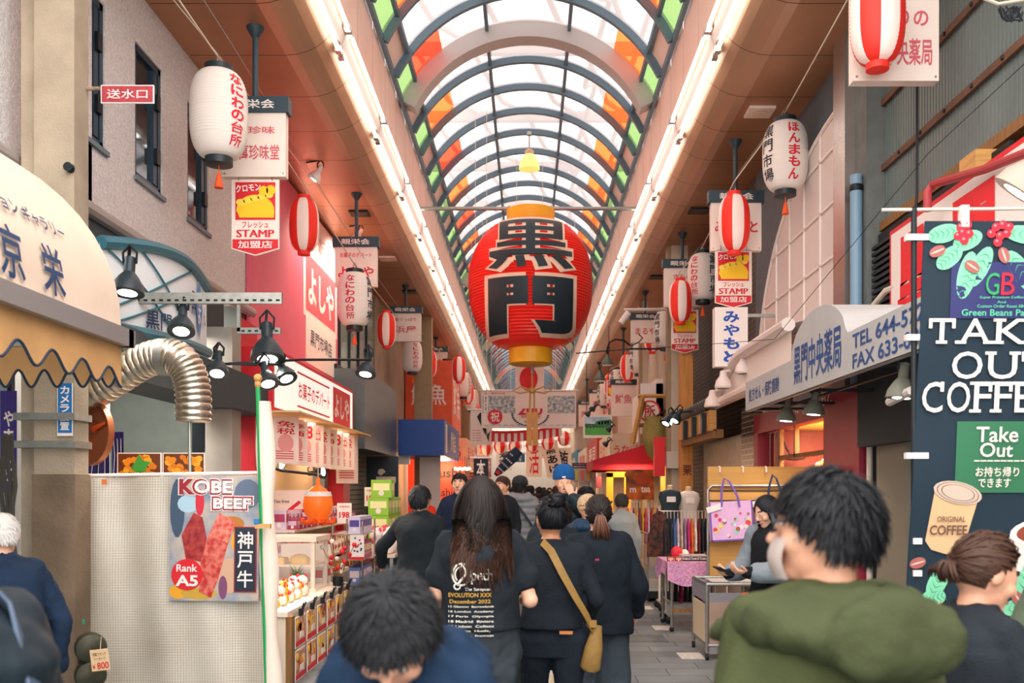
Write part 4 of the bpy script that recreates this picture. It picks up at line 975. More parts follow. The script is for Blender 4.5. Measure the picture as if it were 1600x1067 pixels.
b = MB(); b.lathe([(.24, 0), (.25, .02), (.25, .2), (.22, .21), (.02, .22)], 28, CHROME, Matrix.Translation((-2.45, 7.35, .72))); tag(b.build('steel_pot'), 'large lidded steel pot on the steel cabinet', 'pot')
t = thing('back_shelf', 'stepped shelf of goods at the back of the sweet shop front', 'shelf', (-3.1, 13, 0)); 
for z, x0, x1, nm in ((.45, -2.75, -2.3, 'shelf'), (.8, -2.95, -2.5, 'shelf'), (1.15, -3.1, -2.7, 'shelf')): b = MB(); b.bb((x0, 11.1, z - .03), (x1, 15.2, z), CTR); b.build(nm, t)
b = MB(); b.bb((-3.15, 11.1, 0), (-3.05, 15.2, 1.12), CTR); b.build('back', t)
b = MB(); b.bb((-2.95, 11.0, 0), (-2.25, 11.1, 1.0), CTR); b.build('side', t); b = MB(); b.bb((-2.75, 15.1, 0), (-2.3, 15.2, .77), CTR); b.build('side', t)
# picture cards on clips along the counter front
for row, z in ((0, .41), (1, .13)):
    for i in range(6):
        y = 8.25 + .43 * i; o = V((-1.955, y, z)); M = FL(o); b = MB(); hx = ('c8402c', 'd8902c', '9a3a30', 'd0643c', 'e0a83c', '7a4a52')[(i + row * 2) % 6]
        b.prism([(-.18, -.13), (.18, -.13), (.18, .13), (-.18, .13)], .005, WHITE, M); b.rect(-.17, -.07, .17, .12, mat('food_pic_' + hx, hx, .45, hx2='e8c9a0', vs=12), M, .002); b.rect(-.17, -.12, .17, -.075, RED, M, .002)
        for q in range(5): b.disc(rnd.uniform(-.12, .12), rnd.uniform(-.02, .09), rnd.uniform(.02, .05), mat('food_dot_%d' % (q % 3), ('e8742a', 'f0c25a', '8e2c22')[q % 3], .5), M, .004, 10)
        b.rect(-.02, -.06, .1, -.01, WHITE, M, .006); b.disc(-.12, .075, .032, YEL, M, .006, 14)
        tag(b.build('food_card'), 'food picture card with red strip clipped in the %s row on the white counter front' % ('upper' if row == 0 else 'lower'), 'picture card', '%s row of food cards' % ('upper' if row == 0 else 'lower'))
for i in range(6):
    b = MB(); b.box((-1.95, 8.25 + .43 * i, .57), (.03, .06, .06), DARKM); b.tube([(-1.94, 8.25 + .43 * i, .59), (-1.92, 8.22 + .43 * i, .65)], .008, DARKM, 5); b.tube([(-1.94, 8.27 + .43 * i, .59), (-1.92, 8.30 + .43 * i, .65)], .008, DARKM, 5)
    tag(b.build('bulldog_clip'), 'black spring clip on the edge of the white counter', 'clip', 'clips on the white counter edge')
# glass cake case on the counter
o = V((-2.45, 9.9, .60)); t = thing('cake_case', 'cream framed glass case with yellow cakes on the white counter', 'display case', o); b = MB()
for x in (-.3, .3):
    for y in (-.3, .3): b.bb(o + V((x - .02, y - .02, 0)), o + V((x + .02, y + .02, .5)), CTR)
b.bb(o + V((-.34, -.34, .5)), o + V((.34, .34, .55)), CTR); b.bb(o + V((-.33, -.33, 0)), o + V((.33, .33, .03)), CTR); b.bb(o + V((-.3, -.3, .25)), o + V((.3, .3, .265)), CTR); b.build('frame', t)
b = MB(); b.bb(o + V((-.3, -.325, .03)), o + V((.3, -.32, .5)), glassmat('case_glass')); b.bb(o + V((.32, -.3, .03)), o + V((.325, .3, .5)), glassmat('case_glass')); b.build('glass', t)
CAKE = mat('yellow_cake', 'eebf4a', .6)
b = MB(); b.lathe([(.10, 0), (.11, .03), (.10, .06), (.06, .09), (.01, .1)], 20, CAKE, Matrix.Translation(o + V((.12, -.1, .265)))); tag(b.build('round_cake'), 'round yellow cake in the cream glass case', 'cake')
b = MB(); b.bb(o + V((-.26, -.2, .265)), o + V((-.02, 0, .33)), CAKE); tag(b.build('slab_cake'), 'flat yellow cake slab in the cream glass case', 'cake')
# goods ------------------------------------------------------------
def lathe_obj(nm, prof, m, n=14, extra=None):
    b = MB(); b.lathe(prof, n, m)
    if extra: extra(b)
    return b.build(nm)
PROTO = {}
def scatter(nm, mk, spots, label, cat, group, rots=None, sc=(1, 1)):
    o = mk()
    tag(o, label, cat, group)
    for i, p in enumerate(spots): dup(o, p, rnd.uniform(-.6, .6) if rots is None else rots, first=(i == 0), scale=rnd.uniform(*sc) if sc != (1, 1) else None)
def mk_figure(hx, hx2, nm):
    def f():
        b = MB(); m = mat('toy_' + hx, hx, .5); m2 = mat('toy_' + hx2, hx2, .5); b.ell((0, 0, .06), (.055, .05, .06), m); b.ell((0, -.01, .145), (.05, .045, .045), m); b.ell((-.035, 0, .185), (.014, .01, .02), m2); b.ell((.035, 0, .185), (.014, .01, .02), m2); b.ell((0, -.05, .1), (.02, .012, .02), m2); return b.build(nm)
    return f
Y2 = lambda y0, y1, n: [y0 + (y1 - y0) * (i + .5) / n for i in range(n)]
scatter('plush_toy', mk_figure('f3e6dc', 'd8352f', 'white_figurine'), [(-2.4 + .12 * (i % 3), y, .60) for i, y in enumerate(Y2(8.2, 9.4, 14))], 'small white ornament with red ears on the white counter', 'ornament', 'white ornaments on the counter', sc=(.7, 1.1))
scatter('t', mk_figure('f0b020', 'e06a1c', 'yellow_figurine'), [(-2.15 - .1 * (i % 2), y, .60) for i, y in enumerate(Y2(8.1, 9.3, 9))], 'small yellow ornament at the counter edge', 'ornament', 'yellow ornaments at the counter edge', sc=(.7, 1.))
scatter('t', mk_figure('2f3b4a', 'e8e0d0', 'dark_figurine'), [(-2.65, y, .60) for y in Y2(8.2, 9.4, 8)], 'small dark ornament at the back of the white counter', 'ornament', 'dark ornaments on the counter', sc=(.7, 1.1))
def mk_box(hx, d, nm, hx2):
    def f():
        b = MB(); m = mat('pack_' + hx, hx, .5); b.box((0, 0, d[2] / 2), d, m); M = fr((d[0] / 2, 0, d[2] / 2), (0, 1, 0)); M2 = FC((0, -d[1] / 2, d[2] / 2))
        for MM, w_ in ((M, d[1]), (M2, d[0])): b.rect(-w_ * .4, -d[2] * .1, w_ * .4, d[2] * .3, mat('pack_' + hx2, hx2, .5), MM); b.disc(0, -d[2] * .25, min(w_, d[2]) * .16, WHITE, MM, .002, 12)
        return b.build(nm)
    return f
gsp = []
for i in range(4):
    for j in range(5):
        if j < 3 or (j == 3 and i == 0): gsp.append((-2.05 + .04 * (j // 3), 13.3 + .33 * i, .78 + .245 * j))
scatter('t', mk_box('8fc93a', (.28, .3, .24), 'green_box', 'f2f0b0'), gsp[:], 'bright green snack box in the tall stack beside the dark suited man', 'box', 'stacked green snack boxes', rots=0)
t = thing('goods_table', 'white table carrying the stack of green snack boxes', 'table', (-2.0, 13.9, 0)); b = MB(); b.bb((-2.3, 12.4, .74), (-1.72, 14.7, .78), CTR); b.build('top', t)
for x in (-2.25, -1.77):
    for y in (12.45, 14.65): b = MB(); b.bb((x - .02, y - .02, 0), (x + .02, y + .02, .74), STEEL); b.build('leg', t)
scatter('t', mk_figure('f6ece8', 'e04a5c', 'white_plush'), [(-1.98 + .16 * (i % 2), 12.55 + .2 * (i // 2), .78) for i in range(6)], 'white plush toy with red ribbon on the goods table', 'plush toy', 'white plush toys on the goods table', sc=(1.7, 1.9))
for z, hx, h2, nm, lb in ((1.15, 'd9c6d6', 'b04060', 'pastel_pack', 'pastel sweet packet on the top shelf'), (.8, 'c84848', 'f4e4d0', 'red_pack', 'red sweet packet on the middle shelf'), (.45, 'e8b860', '8e3030', 'amber_pack', 'amber sweet packet on the low shelf')):
    x = {1.15: -2.9, .8: -2.72, .45: -2.52}[z]
    scatter('t', mk_box(hx, (.16, .12, .22), nm, h2), [(x + .0, y, z) for y in Y2(11.15, 15.1, 22)], lb, 'packet', lb + 's row', rots=0, sc=(.8, 1.1))
    scatter('t', mk_box(h2, (.12, .14, .13), nm.replace('pack', 'carton'), hx), [(x + .14, y, z) for y in Y2(11.2, 15.1, 18)], 'small ' + lb.replace('packet', 'carton') + ' edge', 'carton', 'small cartons at the %s' % lb[-12:], rots=0, sc=(.8, 1.1))
# more packs along a front rack nearer the camera
scatter('t', mk_box('f0e8e0', (.14, .14, .2), 'white_pack', 'c03038'), [(-2.55, y, .60) for y in Y2(9.3, 9.55, 2)] + [(-2.25, y, .60) for y in Y2(10.25, 10.6, 3)], 'white packet with red band beside the cake case', 'packet', 'white packets beside the cake case', rots=0)
b = MB(); b.bb((-2.9, 10.63, .70), (-2.05, 11.0, .74), CTR); b.bb((-2.9, 10.63, 0), (-2.05, 11.0, .70), mat('grey_front', '9a8f84', .6)); tag(b.build('end_stand'), 'grey stand at the end of the white counter', 'stand')
t = thing('wire_rack', 'wire rack of bright packets behind the price cards', 'rack', (-2.2, 11.8, 0)); b = MB()
for y in (11.3, 12.2):
    for x in (-2.3, -1.95): b.tube([(x, y, 0), (x, y, 1.25)], .012, CHROME, 6)
b.build('frame', t)
for z in (.5, .8, 1.1): b = MB(); b.bb((-2.32, 11.28, z - .012), (-1.93, 12.22, z), CHROME); b.build('shelf', t)
for z, hx, h2 in ((.5, '6a7ec0', 'f0d8d8'), (.8, 'b84a78', 'f4e8b0'), (1.1, 'd8d0e8', '5a4a9a')):
    scatter('t', mk_box(hx, (.14, .11, .2), 'rack_packet', h2), [(-2.05, y, z) for y in Y2(11.33, 12.17, 7)], 'bright packet on the %s level of the wire rack' % {.5: 'lowest', .8: 'middle', 1.1: 'top'}[z], 'packet', 'packets on the wire rack at %.1f m' % z, rots=0)
t = thing('goods_riser', 'cream riser step at the back of the white counter', 'stand', (-2.75, 9.2, .6)); b = MB(); b.bb((-2.9, 8.1, .60), (-2.62, 10.55, .86), CTR); b.build('step', t)
scatter('t', mk_box('e8b8b0', (.12, .13, .18), 'pink_snack_pack', 'b83a3a'), [(-2.76, y, .86) for y in Y2(8.15, 10.5, 14)], 'pink snack packet on the riser at the back of the white counter', 'packet', 'pink snack packets on the riser', rots=0, sc=(.8, 1.15))
scatter('t', mk_box('e0a848', (.10, .16, .07), 'snack_tray', 'f4e6d0'), [(-2.48, y, .60) for y in Y2(8.15, 9.5, 7)], 'low amber snack tray on the white counter', 'tray', 'amber snack trays on the counter', rots=0)
# price cards
for px, py, Y, tx, lb in ((538, 802, 12.6, '198', 'white price card with red 198 right of the octopus'), (580, 776, 13.6, '198', 'white price card with red 198 above the green boxes'), (558, 855, 11.0, 'SALE', 'white card with coloured print and red foot before the wire rack')):
    o = P(px, py, Y); M = FC(o); w_, h_ = (.19, .27) if tx == '198' else (.16, .28); b = MB(); b.prism([(-w_ / 2, -h_ / 2), (w_ / 2, -h_ / 2), (w_ / 2, h_ / 2), (-w_ / 2, h_ / 2)], .006, WHITE, M)
    if tx == '198': b.text(tx, RED, M, w_ * .7, h_ * .3, 0, -.02, .03); b.text('お買得品', PINKTX, M, w_ * .7, .03, 0, h_ * .33, .01)
    else:
        b.rect(-w_ / 2, -h_ / 2, w_ / 2, -h_ / 2 + .03, RED, M)
        for k in range(12): b.disc(rnd.uniform(-.06, .06), rnd.uniform(-.08, .12), .012, (RED, PURP, TEAL)[k % 3], M, .003 + .0002 * k, 8)
    t = thing('price_card', lb, 'price card', o); b.build('card', t); b = MB(); b.tube([o + V((0, .012, 0)), V((o.x, o.y + .012, .8))], .006, STEEL, 5); b.build('stick', t)
# flower spray and new year ornaments at the counter end
o = V((-2.02, 10.2, .60)); t = thing('flower_spray', 'spray of red and white paper blossoms on the white counter end', 'flowers', o); b = MB()
for k in range(16):
    a = k * 2.4; q = o + V((.03 * math.cos(a) + .012 * k * math.cos(a), .012 * k * math.sin(a), .15 + .022 * k)); b.tube([o, o.lerp(q, .6) + V((0, 0, .03)), q], .004, OLDWOOD, 4)
b.build('stems', t)
for k in range(16):
    a = k * 2.4; q = o + V((.03 * math.cos(a) + .012 * k * math.cos(a), .012 * k * math.sin(a), .15 + .022 * k)); b = MB(); b.ell(q, .026, RED if k % 3 else WHITE, n=8, h=6); b.build('blossom', t)
b = MB(); b.lathe([(.05, 0), (.06, .05), (.055, .1)], 14, DARKM, Matrix.Translation(o)); b.build('vase', t)
o = V((-2.3, 9.55, .60)); t = thing('pine_sprig', 'little green pine sprig in a dark pot on the white counter', 'plant', o); b = MB(); b.lathe([(.04, 0), (.06, .08), (.05, .08)], 14, DARKM, Matrix.Translation(o)); b.build('pot', t); b = MB()
for k in range(40): a = k * 2.4; b.cap(o + V((0, 0, .07 + .003 * k)), o + V((.07 * math.cos(a), .07 * math.sin(a), .12 + .004 * k)), .004, .002, mat('pine_green', '3d6b3a', .7), 4, 2)
b.build('foliage', t)

# dark metal fascia and shutter
MET = mat('dark_brushed_fascia', '5d6a6c', .35, metal=.6, var=.12, vs=1.2, stretch=(1, .3, 3))
b = MB(); b.bb((-3.42, 16.6, 2.33), (-2.82, 20.6, 3.72), MET); b.bb((-3.42, 16.6, 3.72), (-3.3, 20.6, 3.8), DARKM); tag(b.build('metal_fascia'), 'dark grey metal fascia box above the closed shutter', 'fascia')
b = MB()
for k in range(26): b.bb((-3.30, 17.0, .09 * k), (-3.26, 19.2, .09 * k + .075), mat('shutter_slat', '77786f', .45, metal=.4))
b.bb((-3.34, 17.0, 0), (-3.30, 19.2, 2.35), DARKM); tag(b.build('roller_shutter'), 'closed grey roller shutter under the metal fascia', 'shutter')
# jeweller panel with a tall cursive M
JX = -2.95; t = thing('jeweller_panel', 'black vertical panel with a large pale cursive M and small characters', 'sign', (JX, 20, 0)); b = MB(); b.bb((JX - .35, 19.6, 0), (JX + .3, 19.72, 2.3), mat('black_panel', '1d2a33', .4)); M = FC(V((JX, 19.6, 1.45)))
MP = mat('pale_gold_ink', 'd9cbb4', .5)
Mr = M @ Matrix.Rotation(-PI / 2, 4, 'Z')
b.text('M', MP, Mr, .75, .40, -.06, .05, .0, z=.006)
b.flat([(.05 + .09 * math.cos(a) * (1 - .04 * k), .62 + .09 * math.sin(a) * (1 - .04 * k)) for k, a in enumerate([i * .5 for i in range(13)])], MP, M @ Matrix.Translation((-.1, -.1, 0)), .005)
b.text('ジュエリー', MP, M, .1, .55, .17, -.42, .01, True); b.build('panel', t)
# tall back wall units above the fascia (green glass)
GGL = mat('green_window_strip', '6f8f86', .2, metal=.2, var=.2, vs=2); 
for i in range(4):
    y = 17.1 + .95 * i; b = MB(); b.bb((-3.42, y, 3.8), (-3.36, y + .8, 5.7), GGL); b.bb((-3.42, y - .08, 3.8), (-3.33, y, 5.9), DARKM); o = struct(b.build('window_%d' % (i + 4)))
# blue sign box
t = thing('blue_sign_box', 'deep blue box sign with white vertical lettering past the tan column', 'sign', (-2.6, 22, 2.3)); b = MB(); a_, c_ = P(622, 655, 21.6), P(694, 711, 21.6); BB = mat('royal_blue', '164a9e', .45)
b.bb((a_.x, 21.6, 2.39), (c_.x, 26.2, 3.2), BB); M = FL(V((c_.x, 23.9, 2.8))); b.rect(-1.9, -.33, -1.5, .33, WHITE, M); b.text('鮮魚店', WHITE, M, 1.5, .5, .3, 0, .02); b.build('box', t)
b = MB(); b.bb((-2.55, 22.6, 1.05), (-2.06, 22.62, 2.39), FLAGW); tag(b.build('white_curtain'), 'plain white curtain hanging under the blue box sign', 'curtain')
b = MB(); b.bb((-3.2, 21.9, 2.2), (-2.7, 22.0, 2.39), WHITE); tag(b.build('white_ledge'), 'white ledge under the near side of the blue box', 'ledge')
# red sushi shop
RS = mat('sushi_red', 'd93a26', .5, var=.08)
t = thing('sushi_shop_board', 'red orange sushi shop front board with black lettering', 'sign', (-2.4, 25, 0)); b = MB(); b.bb((-3.3, 26.4, 0), (-1.75, 26.5, 2.45), RS); M = FC(V((-2.2, 26.4, 2.0)))
b.text('sushi', BLACK, M, .75, .26, -.02, .08, .03); b.text('sashimi', BLACK, M, .8, .22, .0, -.45, .02); b.build('board', t)
for i in range(7):
    p = P(712 + 3.5 * i, 732 + (i % 2), 24.5); b = MB(); b.ell(p, .035, mat('warm_bulb', 'ffc86a', .4, emit=20), n=10, h=7); b.tube([p, p + V((0, 0, .3))], .006, DARKM, 4); tag(b.build('festoon_bulb'), 'warm round bulb glowing in front of the red sushi shop', 'bulb', 'bulbs before the sushi shop')
lamp('sushi_light', 'POINT', (-2.3, 25.6, 2.2), 60, (1, .6, .3), .2)
# far left fronts: boxes, awnings and boards of shops along the street
def farshop(x0, x1, y0, y1, z0, z1, hx, lab, nm='shop_sign_box', tx=None, tc=WHITE, side='L'):
    b = MB(); b.bb((x0, y0, z0), (x1, y1, z1), mat('front_' + hx, hx, .6, var=.06))
    if tx: 
        M = FC(V(((x0 + x1) / 2, y0, (z0 + z1) / 2))); b.text(tx, tc, M, (x1 - x0) * .75, min((z1 - z0) * .6, (x1 - x0) * .75 / len(tx) * 1.2), 0, 0, .02)
        M = FL(V((x1, (y0 + y1) / 2, (z0 + z1) / 2))) if side == 'L' else FR(V((x0, (y0 + y1) / 2, (z0 + z1) / 2))); b.text(tx, tc, M, (y1 - y0) * .7, (z1 - z0) * .55, 0, 0, .02)
    return tag(b.build(nm), lab, 'shop sign')
farshop(-3.4, -2.1, 26.6, 30, 3.3, 5.2, 'e8603a', 'large orange red wall sign beyond the blue box', tx='鮮魚')
farshop(-3.4, -2.5, 27, 31, 2.45, 3.2, 'f0a888', 'peach coloured sign box over the far sushi shop', tx='すし')
farshop(-3.4, -2.0, 31.2, 36, 2.4, 3.3, 'f0b090', 'pale orange sign box farther along the left', tx='まぐろ', tc=TXRED)
farshop(-3.4, -2.2, 36.3, 42, 2.4, 3.4, 'c8303c', 'crimson sign box far along the left', tx='海鮮')
farshop(-3.4, -2.2, 42.5, 50, 2.6, 3.6, 'd9c8a8', 'pale tan sign box far along the left', tx='牛肉', tc=TXRED)
farshop(-3.4, -2.3, 51, 60, 2.4, 3.6, 'c05038', 'brick red sign box at the far left end', tx='茶')
def slope(x0, x1, y0, y1, z0, z1, hx, lab):
    """sloped awning on the left (x0 wall) or right"""
    b = MB(); m = mat('awning_' + hx, hx, .7); v = [(x0, y0, z1), (x1, y0, z0), (x1, y1, z0), (x0, y1, z1)]; d = V((0, 0, -.22)); b.add(v, [(0, 1, 2, 3)], m); b.add([v[1], v[2], V(v[2]) + d, V(v[1]) + d], [(0, 1, 2, 3)], m); b.add([v[0], v[1], V(v[1]) + d, V(v[0]) + V((0, 0, z0 - z1)) + d], [(0, 1, 2, 3)], m); b.add([v[3], v[2], V(v[2]) + d, V(v[3]) + V((0, 0, z0 - z1)) + d], [(0, 1, 2, 3)], m); return tag(b.build('shop_awning'), lab, 'awning')
slope(-3.4, -1.9, 29.5, 34, 2.05, 2.4, 'c0283c', 'crimson awning beyond the sushi shop at left')
# lit shop interiors along both sides, far away
for i, y in enumerate((28, 33, 38, 44, 52)): lamp('far_shop_light', 'POINT', (-2.5, y, 2.1), 45, (1, .75, .5), .3); lamp('far_shop_light', 'POINT', (2.4, y + 1, 2.1), 45, (1, .78, .55), .3)
# ================================================================ right side
# corrugated sheet wall, battens and eave
COR = panemat('grey_corrugated_sheet', '8c979a', .3, .75)
BAT = mat('brown_batten', '6b4c3a', .7, var=.15)
b = MB(); vs = []; n = 0; y = 2.6
while y < 9.2:
    for dy, dx in ((0, 0), (.032, 0), (.042, .035), (.052, 0)): vs += [(3.29 + dx, y + dy, 4.07), (3.29 + dx, y + dy, 7.2)]; n += 1
    y += .056
b.add(vs, [(2 * k, 2 * k + 1, 2 * k + 3, 2 * k + 2) for k in range(n - 1)], mat('dim_corrugated_plastic', '66736f', .4, var=.2, vs=1.2, stretch=(1, 1, .4)))
t = struct(b.build('wall_corrugated', smooth=0))
for z in (4.55, 5.15, 5.75):
    b = MB(); b.bb((3.255, 2.6, z), (3.285, 9.25, z + .06), BAT); b.build('batten', t)
    b = MB()
    for k in range(14): b.ell((3.25, 2.9 + .46 * k, z + .03), (.012, .018, .018), DARKM, n=8, h=6)
    b.build('bolt', t)
b = MB(); b.bb((3.34, 2.6, 4.0), (3.5, 9.3, 7.2), mat('dark_backing', '3d4245', .8)); struct(b.build('wall_backing'))
b = MB(); b.bb((3.24, 2.6, 4.0), (3.34, 9.25, 4.08), OLDWOOD); struct(b.build('trim_5'))
b = MB(); b.bb((3.1, 6.65, 3.84), (3.3, 6.9, 3.98), WOOD); tag(b.build('beam_end'), 'short sawn timber end under the corrugated wall', 'timber')
# metal clad corner, concrete pipe, blue downpipe
b = MB(); b.bb((3.02, 9.15, 2.6), (3.3, 9.5, 6.0), mat('shiny_trim', 'bfb7b2', .25, metal=.8)); struct(b.build('column_corner'))
b = MB(); b.bb((3.12, 8.85, 0), (3.36, 9.15, 6.0), mat('dark_concrete', '6d726f', .8, var=.12)); struct(b.build('column_concrete'))
BLP = mat('pale_blue_pipe', '7fa0b8', .4); t = thing('downpipe', 'pale blue drain pipe down the wall beside the white screen', 'pipe', (3.06, 8.95, 0)); b = MB(); b.tube([(3.06, 8.95, 0), (3.06, 8.95, 4.55)], .055, BLP, 14); b.build('pipe', t)
for z in (3.0, 4.4): b = MB(); b.lathe([(.06, 0), (.065, .01), (.065, .05), (.06, .06)], 14, DARKM, Matrix.Translation((3.06, 8.95, z))); b.build('band', t)
b = MB(); b.tube([(3.06, 8.6, .0), (3.06, 8.6, 3.0), (3.06, 8.5, 3.25), (3.06, 8.2, 3.32), (3.1, 7.9, 3.32)], .028, mat('cream_conduit', 'd8cdbd', .5), 8); tag(b.build('conduit'), 'cream bent conduit running down beside the downpipe', 'conduit')
wire('cable', [(3.2, 7.7, 6.5), (3.12, 7.7, 4.9), (3.14, 7.75, 4.0), (3.1, 7.8, 3.2)], 'dark twisted cable hanging in front of the corrugated wall', .012, BLACK)
wire('cable', [P(1010, 545, 10), P(1210, 530, 9), P(1450, 240, 6.9), P(1600, 100, 6)], 'thin dark wire slanting up over the pharmacy awning', .003, BLACK)
b = MB()
for k in range(7): b.tube([P(1570 + 3 * k + 10 * math.cos(j), 22 + 12 * math.sin(j * 1.3 + k), 5.6) for j in range(8)], .006, BLACK, 5)
b.tube([P(1530, -5, 5.6), P(1560, 6, 5.6), P(1600, 0, 5.6)], .01, ROPE, 6); tag(b.build('cable_bundle'), 'tangle of dark cables at the upper right corner', 'cable')
# louvres and red lettered white signboard
b = MB()
for k in range(20): b.box((3.18, 7.6, 2.72 + .058 * k), (.06, 2.4, .03), DARKM)
b.bb((3.21, 6.4, 2.6), (3.24, 8.8, 3.95), BLACK); tag(b.build('louvre_panel'), 'black louvred panel behind the red lettered signboard', 'louvre')
t = thing('red_lettered_signboard', 'long white signboard with red border and huge red characters behind the coffee banner', 'sign', (3.08, 6.2, 2.75)); b = MB()
b.bb((3.06, 3.6, 2.72), (3.14, 8.12, 3.80), RED); M = FR(V((3.06, 5.86, 3.26))); b.rect(-2.22, -.5, 2.22, .5, WHITE, M, .004); BRED = mat('bright_red_paint', 'e5202c', .5)
for k, ch in enumerate('黒門市場'): b.text(ch, BRED, M, .62, .84, -1.78 + 1.05 * k, .0, .05, z=.008)
b.build('board', t)
PKP = mat('red_painted_pipe', 'a8383c', .5); b = MB(); b.tube([P(1449, 330, 7.0), P(1449, 300, 7.0), P(1458, 288, 6.98), P(1540, 264, 6.3), P(1600, 240, 5.8), P(1700, 200, 5.1)], .03, PKP, 10); tag(b.build('red_pipe'), 'dull red pipe running above the red lettered signboard', 'pipe')
spot(P(1590, 302, 5.5), (-.5, .3, -.7), 'red flood lamp with wire guard at the right edge', 1.5, shade=mat('worn_flood_shade', 'b8a99a', .5), power=0, arm=[P(1604, 265, 5.5)])

# pharmacy awning
AW = mat('grey_awning_fabric', 'b9bab8', .7, var=.04, vs=3); AX = 2.3
t = thing('pharmacy_awning', 'grey fabric awning with an arched centre and blue pharmacy lettering', 'awning', (2.7, 7.6, 2.45)); b = MB(); M = FR(V((AX, 7.67, 2.45)))
def atop(y):     # top edge of the front
    d = (y - 7.67) / .72; return 2.75 + (.32 * math.sqrt(max(0, 1 - d * d)) if abs(d) < 1 else 0)
ysn = [5.0 + (10.15 - 5.0) * k / 100 for k in range(101)]
vs = []
for y in ysn: vs += [(AX, y, 2.45), (AX, y, atop(y)), (AX + .72, y, max(atop(y), 2.75 + .25))]
fs = []
for k in range(100): a = 3 * k; fs += [(a, a + 1, a + 4, a + 3), (a + 1, a + 2, a + 5, a + 4)]
b.add(vs, fs, AW); b.add([(AX, 10.15, 2.45), (AX, 10.15, 2.75), (3.02, 10.15, 3.0), (3.02, 10.15, 2.45)], [(0, 3, 2, 1)], AW)
b.bb((AX + .02, 5.0, 2.44), (AX + .05, 10.15, 2.47), AL); b.build('canopy', t, smooth=25)
b = MB(); b.text('処方せん・保険調剤', BLUETX, M, 1.2, .14, -1.72, .145, .018); b.text('黒門中央薬局', BLUETX, M, 1.25, .33, .0, .235, .02); b.text('TEL 644-5728', BLUETX, M, 1.35, .105, 1.55, .215, .016); b.text('FAX 633-0881', BLUETX, M, 1.35, .105, 1.55, .075, .016); b.build('lettering', t)
b = MB()
for y in (5.4, 6.6, 8.2, 9.4, 10.1): b.tube([(AX + .04, y, 2.47), (3.0, y, 2.47)], .014, DARKM, 6)
b.tube([(AX + .35, 5, 2.47), (AX + .35, 10.1, 2.47)], .014, DARKM, 6); b.build('frame', t)
b = MB(); b.bb((2.95, 5.0, 2.0), (3.04, 8.6, 2.7), mat('dark_awning_back', '33383a', .8)); struct(b.build('trim_6'))
OLV = mat('olive_lamp_body', '7b7d70', .5)
for px, py, Y, lb in ((1228, 658, 9.4, 'far'), (1271, 648, 8.6, 'middle'), (1408, 622, 6.2, 'near')):
    spot(P(px, py, Y), (-.1, 0, -1), 'olive lamp under the pharmacy awning, the %s of three' % lb, .95, shade=OLV, power=12, arm=[P(px, py - 55, Y)])
b = MB(); b.tube([P(1390, 628, 6.5), P(1425, 610, 6.0)], .03, WHITE, 8); tag(b.build('white_tube'), 'short white tube lamp beside the near awning lamp', 'lamp')
b = MB()
for k in range(34): b.bb((3.12, 4.2, .08 * k), (3.16, 7.7, .08 * k + .065), mat('dark_shutter_slat', '5b5e5c', .5, metal=.3))
tag(b.build('roller_shutter'), 'dark grey roller shutter behind the coffee banner', 'shutter')
b = MB(); b.bb((3.05, 7.75, 0), (3.2, 8.4, 2.6), mat('stone_post', '8b8372', .8)); struct(b.build('column_post'))

# coffee banner on a pole
YB = 4.4; t = thing('coffee_banner', 'tall dark teal banner advertising take out coffee on a black pole', 'banner', P(1430, 960, YB)); TE = mat('dark_teal_cloth', '0f2836', .7)
bp0 = P(1428, 325, YB); b = MB(); b.tube([V((bp0.x, YB, 0)), bp0], .014, BLACK, 8); b.build('pole', t)
b = MB(); b.tube([P(1378, 328, YB), P(1700, 325, YB)], .008, ROPE, 6); b.build('cross_rod', t)
c0, c1, c2 = P(1443, 347, YB), P(1413, 958, YB), P(1650, 347, YB); bw, bh = .645, c0.z - c1.z; sh = (c1.x - c0.x) / bh
def bn(x, y, z=0):   # x right, y down from the top left corner
    return V((c0.x + x + sh * y, YB + .006 * math.sin(y * 9) * math.cos(x * 6) - z * 1.6 - .018, c0.z - y))
b = MB(); b.surf(lambda u, v: bn(bw * u, bh * v), 16, 40, TE); b.surf(lambda u, v: bn(bw * u, bh * v, -.004), 16, 40, TE); b.build('cloth', t, smooth=80)
for py in (372, 528, 712, 845, 895): b = MB(); b.box(P(1431, py, YB) + V((.0, -.005, 0)), (.10 if py < 800 else .04, .035, .028), WHITE); b.build('loop', t)
b = MB(); b.box(P(1504, 340, YB) + V((0, -.01, 0)), (.035, .04, .1), WHITE); b.build('loop', t)
def bt(body, m, x, y, w_, h_, bold=.02, z=.009, cut=.06): b.text(body, m, None, w_, h_, x, -y, bold, False, 0, False, lambda p: bn(p.x, -p.y, z), cut)
def bf(pts, m, z): b.add([bn(x, y, z) for x, y in pts], [tuple(range(len(pts)))[::-1]], m)
def bq(x0, y0, x1, y1, m, z): b.surf(lambda u, v: bn(x0 + (x1 - x0) * u, y0 + (y1 - y0) * v, z), 10, 10, m)
def be(x, y, rx, ry, m, z, a=0, n=18): bf([(x + rx * math.cos(q) * math.cos(a) - ry * math.sin(q) * math.sin(a), y + rx * math.cos(q) * math.sin(a) + ry * math.sin(q) * math.cos(a)) for q in [2 * PI * k / n for k in range(n)]][::-1], m, z)
LG = mat('mint_leaf_print', '7fcfa5', .6); LG2 = mat('leaf_vein_print', '3f9f74', .6); BEAN = mat('bean_print', 'a8605a', .6); BEAN2 = mat('bean_slit', 'e8c0b0', .6); CH = mat('cherry_print', 'd81f35', .5); CH2 = mat('cherry_shine', 'f08a90', .5)
OW = mat('off_white_print', 'ece0d2', .6)
b = MB()
